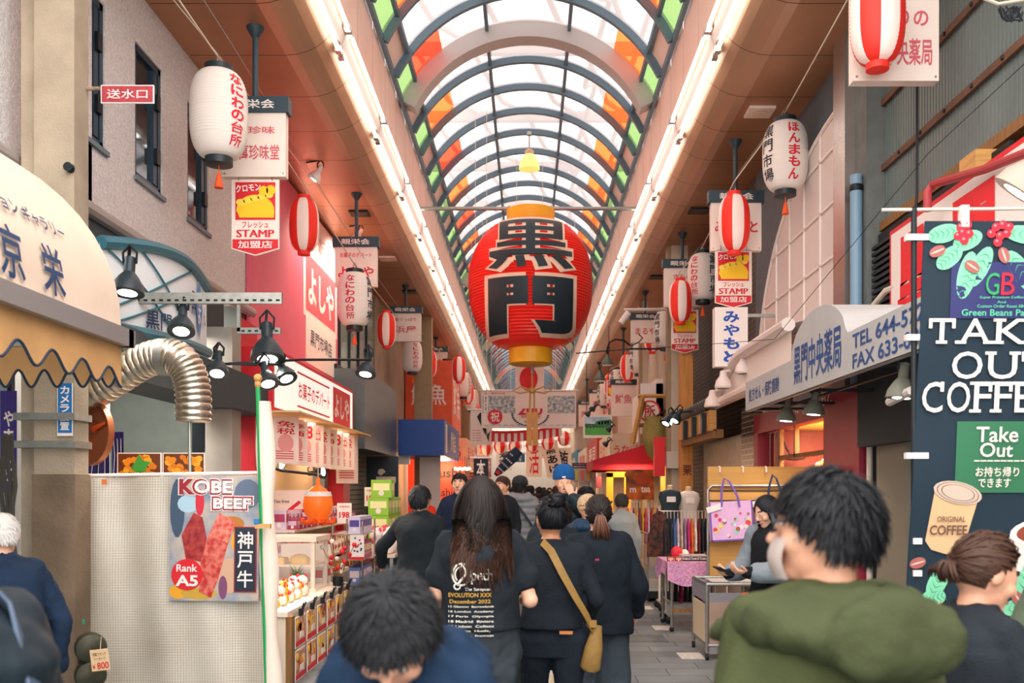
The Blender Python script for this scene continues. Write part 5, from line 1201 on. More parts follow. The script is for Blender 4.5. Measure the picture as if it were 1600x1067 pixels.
def leaf(x, y, l, a, wd=.042):
    be(x + l / 2 * math.cos(a), y + l / 2 * math.sin(a), l / 2, wd, LG, .004, a)
    for k in range(5):
        f = .18 + .16 * k
        for s_ in (-1, 1):
            p = (x + l * f * math.cos(a), y + l * f * math.sin(a)); q = (p[0] + wd * .9 * math.cos(a + s_ * .9), p[1] + wd * .9 * math.sin(a + s_ * .9)); nx, ny = -math.sin(a) * .004, math.cos(a) * .004
            bf([(p[0] + nx, p[1] + ny), q, (p[0] - nx, p[1] - ny)] if s_ > 0 else [(p[0] - nx, p[1] - ny), q, (p[0] + nx, p[1] + ny)], LG2, .005)
for l in ((.16, .04, .15, 2.9), (.17, .12, .14, 2.4), (.22, .14, .22, 1.75), (.3, .12, .2, 2.0), (.38, .14, .23, .95), (.36, .05, .2, .15), (.26, .06, .14, 2.7), (.52, .05, .16, .4)): leaf(*l)
for l in ((.10, 1.72, .16, -1.1), (.06, 1.74, .12, -.3), (.50, 1.78, .22, -1.35), (.44, 1.78, .15, -.3), (.62, 1.8, .14, -2.2), (.36, 1.76, .12, -2.4)): leaf(*l)
for x, y in ((.16, .03), (.19, .02), (.15, .07), (.18, .09), (.20, .06), (.17, .055), (.32, .03), (.35, .02), (.34, .07), (.37, .06), (.30, .06), (.33, .1), (.38, .03), (.36, 1.69), (.39, 1.67), (.38, 1.71), (.42, 1.70), (.41, 1.66), (.56, 1.71), (.59, 1.69)): be(x, y, .02, .02, CH, .007); be(x - .005, y - .006, .006, .006, CH2, .008)
for x, y, a in ((.06, .14, -.4), (.22, .21, .6), (.36, .16, 1.2), (.04, 1.56, -.3), (.55, 1.58, 1.1), (.50, 1.72, .9)): be(x, y, .038, .025, BEAN, .008, a); be(x, y, .032, .004, BEAN2, .009, a)
bq(.13, .19, .64, .445, mat('indigo_print', '2c2f66', .6), .004)
GRN = mat('print_green', '2f9f5c', .5)
bt('G', GRN, .315, .29, .06, .10, .0); bt('B', CH, .385, .29, .06, .10, .0)
for tx, y, w_, h_ in (('Super Premium Coffee', .352, .2, .014), ('And', .372, .04, .011), ('Custom Order Roast 584', .391, .22, .014), ('Green Beans Parlor', .420, .36, .03)): bt(tx, mat('mint_ink', '5fc49a', .6), .36, y, w_, h_, .012, cut=.1)
WDT = dict(T=.9, A=1.1, K=1.08, E=.85, O=1.1, U=1.05, C=1., F=.82)
def serif(body, x, y, w_, h_):
    tot = sum(WDT[c] for c in body); cx = x - w_ / 2
    for ch in body:
        cw = w_ * WDT[ch] / tot; lw = cw * .84; xc = cx + cw / 2; cx += cw
        bt(ch, OW, xc, y, lw, h_, .004)
        for f, up in {'T': ((0, 0),), 'A': ((-.46, 0), (.46, 0)), 'K': ((-.42, 0), (.44, 0), (-.42, 1), (.40, 1)), 'F': ((-.40, 0),), 'U': ((-.42, 1), (.42, 1))}.get(ch, ()):
            fx = xc + f * lw; yy = y + (-h_ / 2 if up else h_ / 2 - .014); bq(fx - .026, yy, fx + .026, yy + .014, OW, .009)
        if ch in 'TFEC':
            for q in ((-.46, .46) if ch == 'T' else (.44,)): fx = xc + q * lw; bq(fx - .008, y - h_ / 2, fx + .008, y - h_ / 2 + .045, OW, .009)
        if ch == 'E': fx = xc + .44 * lw; bq(fx - .008, y + h_ / 2 - .045, fx + .008, y + h_ / 2, OW, .009)
        if ch in 'FEK': 
            fx = xc - .40 * lw; bq(fx - .028, y - h_ / 2, fx + .03, y - h_ / 2 + .014, OW, .009)
serif('TAKE', .325, .505, .60, .115); serif('OUT', .365, .66, .46, .125); serif('COFFEE', .318, .805, .61, .14)
bq(.19, .915, .63, 1.24, mat('panel_green_print', '2f6f4d', .6), .004)
bt('Take', OW, .37, .975, .19, .07, .012); bt('Out', OW, .37, 1.045, .15, .065, .012); bt('--------', OW, .39, 1.095, .24, .006, .02); bt('お持ち帰り', OW, .38, 1.145, .2, .045, .012); bt('できます', OW, .37, 1.195, .15, .042, .012)
KR = mat('kraft_cup_print', 'd9b284', .6); LID = mat('cup_lid_print', 'cbb4a2', .6); LID2 = mat('cup_lid_line', '6b4a3c', .6)
bf([(.10, 1.230), (.30, 1.280), (.24, 1.510), (.20, 1.530), (.10, 1.500), (.07, 1.460)][::-1], KR, .004)
for r_, m_, z_ in ((1, LID, .006), (.88, LID2, .0065), (.84, LID, .007), (.7, LID2, .0075), (.66, LID, .008)): be(.205, 1.24, .115 * r_, .05 * r_, m_, z_, .22)
bt('ORIGINAL', LID2, .18, 1.360, .13, .025, .01); bt('COFFEE', LID2, .17, 1.410, .17, .045, .02)
be(.53, 1.530, .15, .075, mat('saucer_print', 'e9e2dc', .5), .004, .3); be(.56, 1.480, .12, .10, OW, .005); be(.58, 1.420, .13, .06, OW, .006, -.1); be(.585, 1.420, .105, .045, mat('coffee_print', '8a3f2a', .5), .007, -.1); be(.60, 1.430, .05, .02, mat('coffee_dark_print', '3f1c14', .5), .008, -.1)
b.build('print', t, smooth=0)

# white panelled screen facade with a curved edge
t = thing('screen_facade', 'white perforated panel facade with a curved left edge above the pharmacy awning', 'facade', (3.1, 11.2, 2.6)); SCRN = mat('white_perforated_panel', 'ddd3ce', .6, var=.03, vs=60); b = MB(); M = FR(V((3.12, 9.32, 2.6)))
cv = [(-3.7, 0)] + [(-3.7 + 3.6 * (1 - math.cos(PI / 2 * k / 20)) ** 1.15, 2.85 * math.sin(PI / 2 * k / 20)) for k in range(1, 21)] + [(0, 2.85), (0, 0)]
b.prism(cv[::-1], .05, SCRN, M); b.build('panel', t)
b = MB()
def cvtop(x):
    lo = 0
    for k in range(200):
        f = k / 200; q = -3.7 + 3.6 * (1 - math.cos(PI / 2 * f)) ** 1.15
        if q <= x: lo = 2.85 * math.sin(PI / 2 * f)
    return lo
for k in range(6): x = -.6 * k - .3; b.rect(x - .012, 0, x + .012, cvtop(x), WHITE, M, .02)
for k in range(5):
    y = .55 * k + .3; x = next(-3.7 + 3.6 * (1 - math.cos(PI / 2 * f / 200)) ** 1.15 for f in range(201) if 2.85 * math.sin(PI / 2 * f / 200) >= y); b.rect(x, y - .012, 0, y + .012, WHITE, M, .02)
for k in range(len(cv) - 3): b.tube([M @ V((*cv[k], .01)), M @ V((*cv[k + 1], .01))], .022, WHITE, 6)
b.build('grid', t)
# red shop front and brick pier
MAG = mat('crimson_shop_front', '96283f', .45, var=.05); RX = 3.0
t = thing('crimson_shop_front', 'crimson framed shop front with white characters below the pharmacy awning', 'shop front', (RX, 10.6, 0)); b = MB(); b.bb((RX, 8.7, 2.35), (RX + .1, 12.75, 2.6), MAG); M = FR(V((RX, 10.7, 2.52))); b.text('きもの', WHITE, M, .6, .17, -.2, .03, .025); b.text('みやもと', WHITE, M, .75, .17, .85, .03, .025); b.build('fascia', t)
b = MB(); b.bb((RX, 8.7, 0), (RX + .1, 9.75, 2.35), MAG); b.build('pillar', t); b = MB(); b.bb((RX, 12.55, 0), (RX + .16, 12.75, 2.35), MAG); b.build('pillar', t)
b = MB(); b.bb((RX + .17, 11.9, 0), (RX + .9, 12.55, 2.35), mat('deep_red_recess', '8a1c24', .6)); b.build('recess', t)
WIN = mat('warm_interior_wall', 'f0c878', .6, var=.1)
b = MB(); b.bb((RX + 1.0, 9.0, 0), (RX + 1.05, 12.6, 2.6), WIN); b.bb((RX + .2, 9.0, 2.36), (RX + 1.05, 12.6, 2.4), WIN); b.bb((RX + .2, 12.6, 0), (RX + 1.05, 12.65, 2.4), WIN); b.bb((RX + .2, 9.0, 0), (RX + 1.05, 9.05, 2.4), WIN); struct(b.build('wall_shop_interior'))
b = MB(); b.bb((RX + .05, 9.75, 0), (RX + .06, 11.9, 2.35), glassmat('shop_glass', 'fff2dd', .1)); b.build('glass', t)
b = MB(); b.bb((RX + .03, 9.75, 1.98), (RX + .08, 11.6, 2.03), OLDWOOD); b.bb((RX + .03, 11.55, 0), (RX + .08, 11.62, 2.35), OLDWOOD); b.bb((RX + .03, 10.9, 2.0), (RX + .08, 10.95, 2.35), OLDWOOD); b.build('glazing_bar', t)
lamp('shop_light', 'AREA', (RX + .6, 10.6, 2.33), 45, (1, .85, .6), .7)
for k in range(26):
    p = V((RX + .25 + .3 * rnd.random(), 9.8 + 1.1 * rnd.random(), 1.72 + .22 * rnd.random())); b = MB(); b.ell(p, (.035, .045, .03), mat('flower_%d' % (k % 4), ('e8862c', 'f0c04a', 'd8462c', 'f2e0b8')[k % 4], .6), n=8, h=5); tag(b.build('artificial_flower'), 'orange and yellow flower in the lit shop window', 'flower', 'flowers in the lit shop window')
b = MB(); b.bb((RX + .2, 9.6, 1.62), (RX + .75, 11.2, 1.70), WOOD); b.bb((RX + .2, 9.6, 0), (RX + .75, 11.2, 1.62), mat('pale_cabinet', 'd8b884', .6)); tag(b.build('window_plinth'), 'wooden plinth holding flowers inside the lit shop window', 'plinth')
b = MB(); b.lathe([(.02, 0), (.13, .02), (.14, .04), (.02, .06)], 18, BLACK, Matrix.Translation(P(1240, 720, 11.6))); b.tube([P(1236, 712, 11.6), P(1228, 700, 11.7), P(1225, 690, 11.9)], .012, BLACK, 6); tag(b.build('black_hat'), 'flat black hat shape on a stand in the lit window', 'hat')
BT = brickmat('glazed_brown_brick', '3f3a38', '4c4644', '8d857a', .24, .075, .01, 'YZ', .3); b = MB(); b.bb((RX, 12.78, 0), (RX + .2, 13.5, 2.75), BT); b.bb((RX, 12.76, 0), (RX + .2, 12.78, 2.75), brickmat('glazed_brown_brick_end', '3f3a38', '4c4644', '8d857a', .24, .075, .01, 'XZ', .3)); struct(b.build('column_brick'))
# white arched sign with three lamps
t = thing('arched_shop_sign', 'white rounded arch sign with a thick tubular frame and three lamps', 'sign', (2.55, 11, 2.75)); pth = []
for k in range(25):
    f = k / 24; y = 13.0 - 3.6 * f; z = 2.78 + .46 * math.sin(min(1, f / .45) * PI / 2) ** .8; pth.append(V((2.55, y, z)))
GW = mat('glossy_white_tube', 'e4d6cf', .3)
b = MB(); b.tube([V((2.55, 9.4, 2.78))] + [V((2.55, 13.0 - 3.6 * k / 24, 2.78)) for k in range(24, -1, -1)] + pth, .07, GW, 10); b.tube([p + V((.45, .05, .1)) for p in pth], .06, GW, 10); b.build('frame', t)
b = MB(); vs = [p for p in pth] + [V((2.55, 9.4, 2.78)), V((2.55, 13.0, 2.78))]; b.add([(p.x + .03, p.y, p.z) for p in vs], [tuple(range(len(vs)))[::-1]], WHITE)
for k in range(24): q = [pth[k], pth[k + 1], pth[k + 1] + V((.5, .05, .12)), pth[k] + V((.5, .05, .12))]; b.add(q, [(0, 1, 2, 3)], GW)
b.build('face', t)
for i, (px, py) in enumerate(((1113, 622), (1130, 592), (1162, 568))):
    Y = 12.6 - .6 * i; b = MB(); p = P(px, py, Y); b.lathe([(.10, -.12), (.11, -.1), (.09, -.02), (.05, .03), (.04, .1), (.01, .11)], 16, GW, Matrix.Translation(p)); b.lathe([(.075, -.125), (.02, -.12)], 12, mat('dim_lens', '555048', .3), Matrix.Translation(p)); b.tube([p + V((0, 0, .08)), p + V((.12, 0, .12))], .02, GW, 8); o = b.build('arch_lamp', t)
b = MB(); b.tube([P(1165, 650, 11), P(1235, 700, 11)], .004, BLACK, 4)
# blue brushed vertical sign
o = P(1143, 526, 11.95); t = thing('vertical_sign', 'white vertical sign with blue brushed characters under a yellow and red sign', 'sign', o); b = MB(); b.box(o + V((0, .09, 0)), (.41, .16, .74), WHITE); M = FC(o + V((0, .01, 0))); b.text('みやもと', mat('brush_blue', '1f4fae', .5), M, .2, .66, 0, -.0, .035, True); b.build('box', t); b = MB(); b.bb(o + V((.2, .08, -.3)), (3.2, o.y + .12, o.z - .26), STEEL); b.bb(o + V((.2, .08, .26)), (3.2, o.y + .12, o.z + .30), STEEL); b.build('bracket', t)
# tiled eave with timber brackets
t = thing('tiled_eave', 'small dark tiled eave with pale timber beams over the next shop', 'eave', (2.8, 14.5, 2.5)); b = MB(); TL = mat('dark_roof_tile', '4a5050', .5)
for k in range(16): y = 13.55 + .17 * k; b.tube([(2.5, y, 2.82), (3.18, y, 3.15)], .075, TL, 8)
b.build('tiles', t); b = MB(); b.bb((2.55, 13.5, 2.45), (2.65, 16.3, 2.74), WOOD); b.bb((2.6, 13.5, 2.35), (2.75, 16.3, 2.47), OLDWOOD); b.build('beam', t)
for y in (13.7, 14.5, 15.3): b = MB(); b.bb((2.48, y, 2.42), (2.54, y + .12, 2.72), DARKM); b.build('clamp', t)
b = MB(); b.bb((3.0, 13.5, 0), (3.06, 16.4, 2.4), mat('pale_glazed_wall', 'b8ae98', .5, var=.1)); struct(b.build('wall_eave_shop'))
b = MB(); b.bb((2.62, 16.4, 0), (2.82, 16.7, 4.2), mat('orange_timber', 'c8863c', .5, var=.15, vs=3, stretch=(8, 8, 1))); o_ = FC(V((2.72, 16.4, 1.95))); b.text('栗', mat('maroon_ink', '6b1f1c', .6), o_, .16, .18, 0, 0, .03); tag(b.build('timber_post'), 'orange timber post with a dark red character beside the cream column', 'post')
# twin floodlight on an arm by the cream column
for dx, nm in ((0, 'left'), (14, 'right')): spot(P(1040 + dx, 662 - dx * .3, 14.5), (-.5, -.3, -.8), 'dark spot lamp of the clustered pair by the cream column, %s one' % nm, .9, power=15, arm=[P(1052, 645, 14.6), P(1110, 640, 14.8)])
# gabled little roof, olive hanging board, red panel
t = thing('gabled_roof', 'little pale wooden gabled roof projecting over a shop entrance', 'roof', P(1015, 680, 19)); a = P(1004, 622, 19); PW = mat('pale_plank', 'd8b287', .6, var=.1, vs=3, stretch=(12, 1, 1)); b = MB()
for s_ in (-1, 1): b.add([a, a + V((.55 if s_ > 0 else -.2, 0, -.72)), a + V((.75 if s_ > 0 else .0, 1.4, -.72)), a + V((.25, 1.4, 0))], [(0, 1, 2, 3) if s_ > 0 else (3, 2, 1, 0)], PW)
b.build('roof_board', t); b = MB(); b.tube([a + V((0, -.03, .05)), a + V((-.2, -.03, -.9))], .05, WOOD, 4); b.tube([a + V((-.1, -.03, .04)), a + V((.55, -.03, .04))], .04, WOOD, 4); b.tube([a + V((-.15, 0, -.55)), a + V((.4, 0, -.5))], .04, OLDWOOD, 4); b.build('barge_board', t); b = MB(); b.bb(a + V((.3, .8, -.9)), (3.2, a.y + .95, a.z - .3), WOOD); b.build('beam', t)
o = P(1022, 685, 18.7); b = MB(); b.lathe([(.04, -.42), (.14, -.3), (.24, -.02), (.22, .2), (.17, .35), (.2, .42)], 18, mat('olive_sacking', '9a8a4a', .8, var=.12, bump=.3), Matrix.Translation(o) @ Matrix.Diagonal((1, .7, 1, 1))); b.tube([o + V((0, 0, .4)), o + V((.3, .3, .6))], .02, DARKM, 6); tag(b.build('olive_sack'), 'olive tan sack shaped hanging under the gabled roof', 'sack')
b = MB(); a = P(1021, 683, 17.3); c = P(1038, 744, 17.3); b.bb((a.x, 17.2, c.z), (c.x, 17.3, a.z), mat('pure_red_panel', 'e0141c', .4)); b.bb((c.x, 17.24, c.z + .2), (2.6, 17.3, c.z + .3), DARKM); tag(b.build('red_panel_sign'), 'plain bright red vertical panel on the side of the cream column', 'sign')
b = MB(); a = P(1042, 705, 17.03); b.bb(a + V((0, 0, -.3)), a + V((.3, .16, .0)), mat('beige_box', 'cabfae', .5)); tag(b.build('meter_box'), 'beige meter box on the cream street column', 'meter box')
# white sign with red seal, horse picture, red awning, tea stall
t = thing('seal_sign', 'white tiled sign wall with a red round seal', 'sign', (2.9, 22, 2.2)); b = MB(); b.bb((2.75, 20.6, 2.82), (2.9, 25.3, 4.0), WHITE); b.bb((2.42, 20.6, 2.82), (2.9, 20.7, 3.9), WHITE); M = FC(V((2.66, 20.6, 3.2))); b.disc(-.05, .1, .24, RED, M, .003, 24); b.disc(-.05, .1, .2, WHITE, M, .005, 24); b.text('所', RED, M, .24, .28, -.05, .1, .03, z=.009); b.text('SINCE', PINKTX, M, .25, .06, -.1, -.45, .01)
M = FR(V((2.75, 23, 3.2))); b.disc(0, .15, .5, RED, M, .003, 28); b.disc(0, .15, .42, WHITE, M, .005, 28); b.text('所', RED, M, .55, .55, 0, .15, .03, z=.009); b.build('board', t)
o = P(934, 666, 26); w_, h_ = .78, .62; M = FC(o); t = thing('horse_field_picture', 'framed picture of dark horses grazing on a green field', 'picture', o); b = MB(); b.prism([(-w_ / 2, -h_ / 2), (w_ / 2, -h_ / 2), (w_ / 2, h_ / 2), (-w_ / 2, h_ / 2)], .05, WHITE, M); b.rect(-.35, -.24, .35, -.02, mat('print_grass', '4fae4a', .5, var=.1), M); b.rect(-.35, .04, .35, .25, mat('print_sky', '58a9d0', .5, hx2='cfe6ee', vs=4), M); b.rect(-.35, -.02, .35, .06, mat('print_far_trees', '3c7a54', .5), M)
for k in range(5): b.disc(.0 + .08 * k, .08 + .01 * k, .07, mat('print_far_trees'), M, .004, 10)
for k in range(7): b.disc(-.28 + .085 * k, -.02, .03, BLACK, M, .005, 10, .016); b.rect(-.30 + .085 * k, -.06, -.295 + .085 * k, -.02, BLACK, M, .005); b.rect(-.265 + .085 * k, -.06, -.26 + .085 * k, -.02, BLACK, M, .005)
b.build('picture', t); b = MB(); b.tube([o + V((-.3, .03, h_ / 2)), o + V((-.3, .03, 3.5))], .01, DARKM, 5); b.tube([o + V((.3, .03, h_ / 2)), o + V((.3, .03, 3.5))], .01, DARKM, 5); b.build('hanger', t)
for px, py in ((925, 640), (945, 695), (950, 672), (917, 648)): spot(P(px, py, 24.5), (-.6, .5, -.6), 'small dark spot lamp %s the horse picture' % {640: 'upper left of', 695: 'below', 672: 'right of', 648: 'left of'}[py], .8, power=0, arm=[P(px + 12, py - 6, 24.6)])
slope(3.15, 1.45, 21.5, 24.6, 2.28, 2.78, 'b81f38', 'red fabric awning over the tea stall at right')
b = MB(); b.bb((1.75, 22.8, 0), (3.1, 22.9, 2.02), mat('white_stall_wall', 'ded2c4', .7)); b.bb((2.95, 19.2, 0), (3.1, 21.4, 2.25), mat('honey_wall', 'd9a04c', .6, var=.1)); struct(b.build('wall_tea_stall'))
YF = mat('yellow_paint', 'e8b02c', .5)
t = thing('yellow_door_frame', 'bright yellow door frame of the tea stall', 'door frame', (1.9, 21.4, 0)); b = MB(); b.bb((1.75, 21.4, 0), (1.9, 21.55, 2.0), YF); b.bb((2.15, 21.4, 0), (2.3, 21.55, 2.0), YF); b.bb((1.75, 21.4, 1.9), (2.3, 21.55, 2.02), YF); b.build('frame', t)
t = thing('tea_poster', 'orange tea poster with white letters on the tea stall', 'poster', P(1000, 760, 20.5)); o = P(1000, 757, 20.5); M = FC(o); b = MB(); b.prism([(-.3, -.32), (.3, -.32), (.3, .32), (-.3, .32)], .02, mat('tea_orange', 'd8741c', .5, hx2='5a2a12', vs=4), M); b.disc(.05, .12, .16, mat('tea_cup_print', 'b8481c', .5), M, .003, 18, .12); b.text('tea', WHITE, M, .2, .14, .12, -.1, .03); b.text('m', WHITE, M, .14, .1, -.15, -.12, .03); b.build('sheet', t); b = MB(); b.bb(o + V((-.3, .03, -1.6)), o + V((-.27, .06, .3)), WOOD); b.bb(o + V((.27, .03, -1.6)), o + V((.3, .06, .3)), WOOD); b.build('frame', t)
lamp('tea_light', 'AREA', (2.3, 21, 2.2), 18, (1, .75, .4), .8)
b = MB(); b.bb((1.7, 19.6, .0), (2.9, 20.3, .95), mat('honey_counter', 'cf9a4e', .6)); tag(b.build('tea_counter'), 'honey coloured counter of the tea stall', 'counter')
scatter('t', mk_box('e0a030', (.12, .12, .2), 'tea_pack', 'a03820'), [(1.75 + .16 * (i % 7), 19.75 + .25 * (i // 7), .95) for i in range(14)], 'amber tea packet on the tea stall counter', 'packet', 'tea packets on the counter', rots=0)
o = P(910, 738, 24); M = FC(o); t = thing('drinks_poster', 'poster of three coloured iced drinks on a dark header', 'poster', o); b = MB(); b.prism([(-.24, -.24), (.24, -.24), (.24, .24), (-.24, .24)], .02, mat('poster_grey', 'b8a89c', .5), M); b.rect(-.24, .1, .24, .24, mat('print_navy'), M); b.text('Original fruit', PINKTX, M, .42, .05, 0, .2, .01, z=.006); b.text('Mixed fruit juice', WHITE, M, .42, .04, 0, .14, .01, z=.006)
for k, hx in enumerate(('c8c23a', 'e0584a', 'e8b030')): x = -.15 + .15 * k; b.flat([(x - .035, -.2), (x + .035, -.2), (x + .05, .05), (x - .05, .05)], mat('drink_' + hx, hx, .4), M, .004)
b.build('sheet', t); b = MB(); b.bb(o + V((-.24, .03, -.9)), o + V((-.2, .06, .2)), STEEL); b.bb(o + V((.2, .03, -.9)), o + V((.24, .06, .2)), STEEL); b.build('stand', t)
b = MB(); b.bb((1.3, 24.7, 0), (1.75, 25.0, 2.2), mat('white_stall_wall')); struct(b.build('column_stall'))
for y0, y1, z0, z1, hx, lab, tx in ((27, 31, 2.3, 3.2, 'd8c8b0', 'cream sign box beyond the horse picture', 'うなぎ'), (32, 37, 2.3, 3.4, 'c23a34', 'dull red sign box far along the right', '寿司'), (38, 44, 2.4, 3.3, 'e0d4c4', 'pale sign box far along the right', '果物'), (45, 54, 2.3, 3.5, '3f7fa0', 'blue sign box at the far right end', '鮮魚')): farshop(2.3, 3.2, y0, y1, z0, z1, hx, lab, tx=tx, tc=RED if hx in ('d8c8b0', 'e0d4c4') else WHITE, side='R')
slope(3.15, 1.7, 29, 33, 1.9, 2.25, 'a8484c', 'dusky red awning farther along the right')
# curled iron lamp bracket with two dome lamps
t = thing('iron_lamp_bracket', 'dark curled iron bracket with two grey dome lamps at right', 'lamp', P(968, 545, 20)); b = MB(); q = [(985, 540), (975, 532), (962, 530), (952, 535), (948, 548), (950, 556)]; b.tube([P(x, y, 20) for x, y in q], .02, DARKM, 8); b.tube([P(985, 545, 20), P(900, 552, 20)], .014, DARKM, 6); b.tube([P(985, 540, 20), P(998, 535, 20), P(1004, 528, 20), P(998, 522, 20)], .014, DARKM, 6); b.tube([P(985, 545, 20), V((2.9, 20, P(0, 545, 20).z))], .02, DARKM, 6); b.build('arm', t)
DOME = mat('grey_green_dome', '5d665c', .4, metal=.3)
for px, py in ((949, 563), (937, 588)): b = MB(); p = P(px, py, 20); b.lathe([(.13, -.1), (.13, -.08), (.1, .0), (.05, .06), (.03, .12), (.01, .13)], 18, DOME, Matrix.Translation(p)); b.tube([p + V((0, 0, .1)), p + V((.05, 0, .28))], .012, DARKM, 6); b.build('dome', t)
o = P(978, 490, 18.5); t = thing('security_camera', 'white tubular camera on a long bar by the upper right lanterns', 'camera', o); b = MB(); b.tube([P(975, 484, 18.3), P(1062, 483, 18.3), V((2.85, 18.5, P(0, 483, 18.3).z))], .03, mat('pale_bar', 'd8cfc2', .4), 8); b.build('bar', t); b = MB(); b.tube([P(970, 505, 18.3), P(982, 488, 18.3)], .06, WHITE, 10); b.build('body', t)

# ---- slatted display board, cart, table, racks
SLW = mat('honey_slatboard', 'cf9a52', .5, var=.08, vs=2, stretch=(1, 1, 10)); BY = 9.95
t = thing('slat_display_board', 'honey coloured slatted display board with hooks behind the cart', 'display board', (2.4, BY, 0)); b = MB(); b.bb((1.87, BY, .72), (3.0, BY + .06, 1.86), SLW); b.build('board', t)
b = MB()
for z in (1.60, 1.50, 1.42, 1.18): b.bb((1.88, BY - .006, z), (3.0, BY, z + .014), mat('slot_dark', '4a3a26', .7))
b.build('slot', t)
b = MB(); b.tube([(1.86, BY - .03, .72), (1.86, BY - .03, 1.62), (1.9, BY - .03, 1.66), (3.0, BY - .03, 1.66)], .014, STEEL, 8); b.build('rail', t)
for x in (1.98, 2.22, 2.46): b = MB(); b.tube([(x, BY, 1.86), (x, BY - .04, 1.85), (x, BY - .045, 1.80)], .008, WHITE, 6); b.build('hook', t)
b = MB(); b.bb((1.86, BY + .02, 0), (1.9, BY + .06, .74), STEEL); b.bb((2.96, BY + .02, 0), (3.0, BY + .06, .74), STEEL); b.build('leg', t)
def tote(cx, cz, w_, h_, y, hx, hs, lab, rot=.0, fl=True):
    o = V((cx, y, cz)); t = thing('shopping_bag', lab, 'bag', o); M = FC(o) @ Matrix.Rotation(rot, 4, 'Z'); b = MB(); m = mat('bag_' + hx, hx, .4, var=.06, vs=9); e = mat('bag_edge_' + hs, hs, .5)
    b.box((0, 0, -.05), (w_, h_, .10), m, M); b.rect(-w_ / 2, -h_ / 2, -w_ / 2 + .015, h_ / 2, e, M); b.rect(w_ / 2 - .015, -h_ / 2, w_ / 2, h_ / 2, e, M); b.rect(-w_ / 2, -h_ / 2, w_ / 2, -h_ / 2 + .015, e, M)
    if fl:
        for k in range(26): b.disc(rnd.uniform(-w_ * .4, w_ * .4), rnd.uniform(-h_ * .42, h_ * .2), rnd.uniform(.012, .03), mat('bag_dot_%d' % (k % 5), ('f0e0e6', 'e8d86a', 'd84a5c', '9fcfc0', 'a8684a')[k % 5], .5), M, .003 + .0002 * k, 10)
    b.build('body', t)
    b = MB(); q = [(-w_ * .22, h_ / 2 - .05), (-w_ * .2, h_ / 2 + .12), (-w_ * .12, h_ / 2 + .24), (.0, h_ / 2 + .2), (w_ * .16, h_ / 2 + .05), (w_ * .2, h_ / 2 - .06)]; b.tube([M @ V((x, yy, .01)) for x, yy in q], .011, e, 6); b.build('handle', t)
    b = MB(); b.box((-w_ * .3, h_ / 2 - .02, .012), (.16, .06, .004), WHITE, M @ Matrix.Rotation(.25, 4, 'Z')); b.build('tag', t)
tote(2.08, 1.30, .44, .40, 9.80, 'e3b4dc', '7a5ab8', 'pink printed shopping bag with purple handles on the slat board', .06)
tote(2.52, 1.32, .36, .42, 9.82, 'c9cfe6', '22335c', 'pale blue shopping bag with navy edges on the slat board', -.05, False)
t = thing('wheeled_cart', 'grey framed wheeled cart with cream side panels and a wire top', 'cart', (2.2, 9.5, 0)); b = MB(); cx0, cx1, cy0, cy1, ch = 1.70, 2.85, 9.12, 9.86, .72
for x in (cx0, cx1):
    for y in (cy0, cy1): b.tube([(x, y, .08), (x, y, ch)], .018, STEEL, 8)
for z in (.14, ch): b.tube([(cx0, cy0, z), (cx1, cy0, z), (cx1, cy1, z), (cx0, cy1, z)], .018, STEEL, 8, closed=True)
b.build('frame', t); b = MB()
for k in range(24): b.tube([(cx0 + .05 * k, cy0, ch), (cx0 + .05 * k, cy1, ch)], .004, STEEL, 4)
b.build('wire_top', t); b = MB(); b.bb((cx0 - .008, cy0 + .02, .16), (cx0 + .008, cy1 - .02, .52), mat('cream_panel', 'e2cfae', .6)); b.bb((cx0 - .008, cy0 + .02, .55), (cx0 + .008, cy1 - .02, .70), mat('grey_clear_panel', '9a96a0', .4)); b.build('side_panel', t); b = MB(); b.bb((cx0 + .02, cy0 - .006, .14), (cx1, cy0 + .006, .55), mat('brown_translucent_sheet', 'a08a7a', .35, var=.06)); b.bb((cx0 + .02, cy0 - .008, .06), (cx1, cy0 + .004, .16), mat('grey_sheet', '85858a', .4)); b.bb((cx0 + .02, cy0 - .004, .52), (cx1, cy0 + .004, .64), mat('grey_sheet')); b.build('front_sheet', t)
for x in (cx0, cx1):
    for y in (cy0, cy1): b = MB(); b.lathe([(.01, -.015), (.035, -.014), (.035, .014), (.01, .015)], 14, BLACK, Matrix.Translation((x, y, .035)) @ Matrix.Rotation(PI / 2, 4, 'Y')); b.bb((x - .012, y - .012, .05), (x + .012, y + .012, .09), STEEL); b.build('wheel', t)
b = MB(); b.bb((1.75, 9.16, .74), (2.4, 9.5, .745), mat('clear_cover', 'cfd0d4', .2)); tag(b.build('plastic_cover'), 'thin clear plastic cover lying on the cart', 'cover')
# traffic cone
o = V((1.98, 8.75, 0)); t = thing('traffic_cone', 'red orange traffic cone with a white band before the cart', 'cone', o); CONE = mat('cone_orange', 'e8401c', .4); b = MB(); b.box(o + V((0, 0, .02)), (.36, .36, .04), CONE); b.build('base', t); b = MB(); b.lathe([(.14, .04), (.12, .08), (.035, .66), (.03, .68)], 24, CONE, Matrix.Translation(o)); b.build('body', t); b = MB(); b.lathe([(.085, .38), (.088, .38), (.064, .56), (.06, .56)], 24, mat('cone_band', 'd8a890', .4), Matrix.Translation(o)); b.build('band', t)
